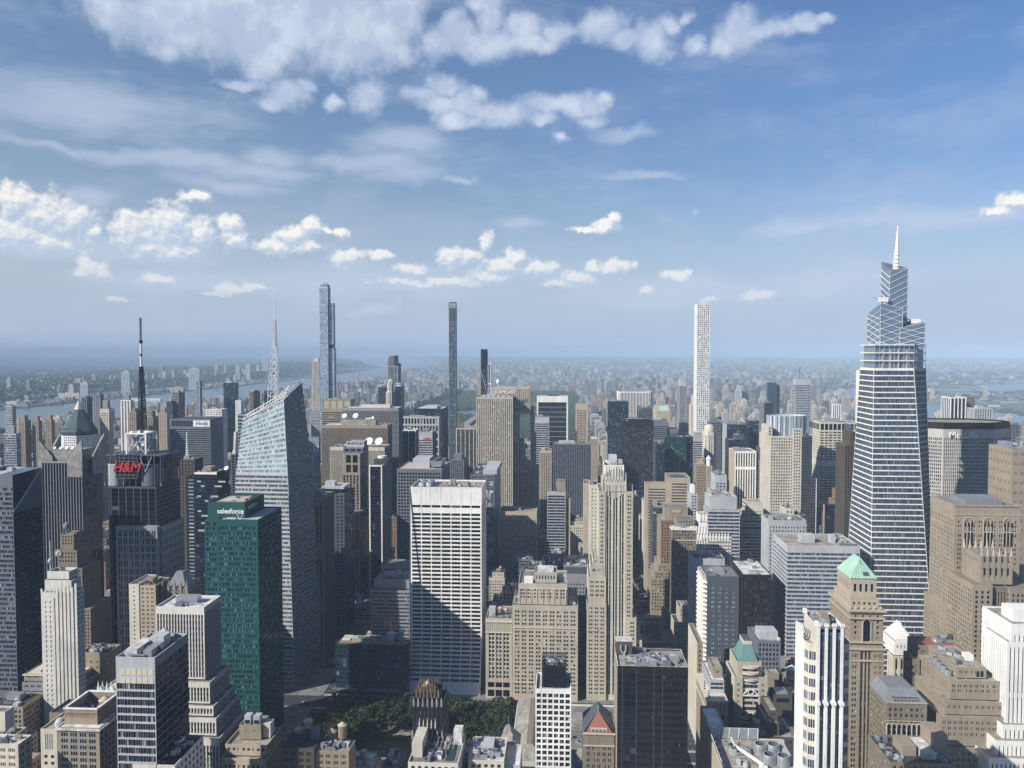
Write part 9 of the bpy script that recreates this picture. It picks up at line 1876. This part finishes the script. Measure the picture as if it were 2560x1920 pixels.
def viaduct(p, A_, B_):
    p('deck').bar(A_ + [0, 0, 34], B_ + [0, 0, 34], 24, 'greyl', 3)
    for k in range(18): q = A_ + (B_ - A_) * (k + .5) / 18; p('pier').box(q[0] - 3, q[0] + 3, q[1] - 3, q[1] + 3, -4, 33, 'greyl')
bridge('viaduct', 'pale elevated road curving through the hazy city west of the great glass tower', (at(2060, 985, 5200)[0], 5200, 0), (at(2180, 985, 4500)[0], 4500, 0), viaduct)
for px, py, w, l, lb in ((72, 1014, 30, 130, 'long white pier shed on the far bank of the wide river'), (165, 1005, 40, 160, 'large white shed roof by the far bank, nearest the pyramid tower'), (360, 1006, 22, 220, 'long pale ferry pier lying on the river behind the antenna mast'), (460, 970, 60, 70, 'pale sloped hall on the far river bank')):
    Y = 316 * 2000 / (py - 880); x, _ = at(px, py, Y); m = MB(); c = (x, Y, 0); m.prism([(x - l / 2, Y), (x + l / 2, Y), (x + l / 2, Y + w), (x - l / 2, Y + w)], -4, 11, 'roofw', 'roofw'); m.prism([(x - l / 2, Y), (x + l / 2, Y), (x + l / 2, Y + w), (x - l / 2, Y + w)], 11.05, 15, 'roofw', 'roofw', [(x - l / 2, Y + w * .4), (x + l / 2, Y + w * .4), (x + l / 2, Y + w * .6), (x - l / 2, Y + w * .6)]); tag(m.build('pier_shed', off=c), lb, 'pier')
x, y = gnd(375, 1016, -3); m = MB(); m.prism([(-3, -14), (3, -14), (4, 6), (0, 15), (-4, 6)], -3.4, 0.5, 'white'); m.box(-2.4, 2.4, -8, 3, .5, 4, 'white'); 
for k in range(12): m.quads([[(-2 - k * .8, -14 - k * 9, -2.9), (2 + k * .8, -14 - k * 9, -2.9), (2.8 + k * .8, -23 - k * 9, -2.9), (-2.8 - k * .8, -23 - k * 9, -2.9)]], 'roofw')
bo = m.build('ferry'); bo.location = (x, y, 0); bo.rotation_euler = (0, 0, -1.25); tag(bo, 'white ferry with a foamy wake on the wide river', 'boat')

# ================================================================== traffic
def car_parts(col):
    body = MB(); P = [(-.9, -2.25), (.9, -2.25), (.9, 2.25), (-.9, 2.25)]; body.prism(P, .35, .85, col, col, [(-.86, -2.15), (.86, -2.15), (.86, 2.2), (-.86, 2.2)])
    cab = MB(); cab.prism([(-.82, -1.7), (.82, -1.7), (.82, .9), (-.82, .9)], .85, 1.45, 'g_black', col, [(-.62, -1.2), (.62, -1.2), (.62, .3), (-.62, .3)], bottom=False)
    wh = MB(); an = [k * math.pi / 5 for k in range(10)]
    for s in (-1, 1): wh.face([(s * .12, .34 * math.cos(a), .34 * math.sin(a)) for a in an][::s], 'greyd')
    wh.quads([[(-.12, .34 * math.cos(a), .34 * math.sin(a)), (.12, .34 * math.cos(a), .34 * math.sin(a)), (.12, .34 * math.cos(b_), .34 * math.sin(b_)), (-.12, .34 * math.cos(b_), .34 * math.sin(b_))] for a, b_ in zip(an, an[1:] + an[:1])], 'black')
    return body.mesh('body'), cab.mesh('cabin'), wh.mesh('wheel')
WALL['taxi'] = (.70, .40, .02); CARS = {c: car_parts(c) for c in ('white', 'black', 'greyl', 'taxi', 'greyd')}; nm_ = {'white': 'white', 'black': 'black', 'greyl': 'silver', 'taxi': 'yellow', 'greyd': 'dark grey'}
def car(x, y, c, where, rz=0.0):
    e = bpy.data.objects.new('car', None); e.location = (x, y, .01); e.rotation_euler = (0, 0, rz); COL.objects.link(e); tag(e, '%s car %s' % (nm_[c], where[0]), 'car', where[1] + ', ' + nm_[c]); b_, cb, w = CARS[c]
    for n, me, loc in [('body', b_, (0, 0, 0)), ('cabin', cb, (0, 0, 0))] + [('wheel', w, (sx_ * .85, sy * 1.4, .34)) for sx_ in (-1, 1) for sy in (-1, 1)]: o = bpy.data.objects.new(n, me); o.location = loc; o.parent = e; COL.objects.link(o)
W6 = ('on the wide avenue left of the small park, in the deep shade', 'cars on the shaded avenue'); W5 = ('on the avenue running away behind the art deco shaft', 'cars on the long avenue'); W42 = ('on the cross street between the park and the towers', 'cars on the cross street')
for k in range(46):
    y = 500 + k * 11 + rng.uniform(-3, 3)
    if abs(y - street(42)) < 16 or abs(y - street(41)) < 7 or abs(y - street(43)) < 7: continue
    if rng.random() < .55: car(AV['6'] + rng.choice((-6.8, -3.4, 0, 3.4, 6.8)), y, rng.choice(list(CARS)), W6)
for k in range(60):
    y = 600 + k * 12 + rng.uniform(-3, 3)
    if min(abs(y - street(n)) for n in range(41, 52)) < 9: continue
    if rng.random() < .5: car(AV['5'] + rng.choice((-6.8, -3.4, 0, 3.4, 6.8)), y, rng.choice(list(CARS)), W5)
for k in range(16): car(AV['6'] - 190 + k * 24 + rng.uniform(-4, 4), street(42) + rng.choice((-3.4, 0, 3.4)), rng.choice(list(CARS)), W42, math.pi / 2)
bs = MB(); bs.prism([(-1.25, -6), (1.25, -6), (1.25, 6), (-1.25, 6)], .4, 3.1, 'roofw', 'white'); bs.box(-1.27, 1.27, -5.6, 5.7, 1.5, 2.5, 'g_black'); bme = bs.mesh('bus_body')
for x, y, w in ((AV['5'] + 7, 742, 'on the long avenue just below the art deco shaft'), (AV['6'] - 7, 790, 'on the shaded avenue beside the low dark glass block')):
    o = bpy.data.objects.new('bus', bme); o.location = (x, y, 0); COL.objects.link(o); tag(o, 'white city bus ' + w, 'bus')
lm = MB(); lm.lathe(0, 0, [(.12, 0), (.09, 8)], 'greyd', 6); lm.bar((0, 0, 8), (2.2, 0, 8.6), .1, 'greyd'); lme = lm.mesh('pole'); lh = MB(); lh.box(1.9, 2.8, -.18, .18, 8.5, 8.7, 'greyl'); lhe = lh.mesh('lamp_head')
for a in ('5', '6'):
    for k in range(14):
        for s in (-1, 1):
            e = bpy.data.objects.new('street_lamp', None); e.location = (AV[a] + s * 11, 560 + k * 38, .15); e.rotation_euler = (0, 0, 0 if s < 0 else math.pi); COL.objects.link(e); tag(e, 'grey street lamp at the kerb of the ' + ('long avenue behind the art deco shaft' if a == '5' else 'shaded avenue by the small park'), 'street lamp', 'street lamps of the ' + ('long avenue' if a == '5' else 'shaded avenue'))
            for n, me in (('pole', lme), ('lamp_head', lhe)): o = bpy.data.objects.new(n, me); COL.objects.link(o); o.parent = e

# ================================================================== the air
hz = MB(); hz.box(-39500, 39500, -1600, 39500, -11, 436, 'haze_')
WALL['haze_'] = (1, 1, 1)
def haze_material():
    m = bpy.data.materials.new('haze'); m.use_nodes = True; t = m.node_tree; t.nodes.clear(); o = nd(t, 'ShaderNodeOutputMaterial'); v = nd(t, 'ShaderNodeVolumePrincipled')
    v.inputs['Color'].default_value = (*HAZE_COL, 1); v.inputs['Density'].default_value = HAZE; v.inputs['Anisotropy'].default_value = -0.25; t.links.new(v.outputs[0], o.inputs['Volume']); return m
HAZE, HAZE_COL = 7.2e-5, (.58, .78, 1.0)
MATS['haze_'] = haze_material()
ho = hz.build('haze'); tag(ho, 'thin blue haze over the city', kind='stuff')
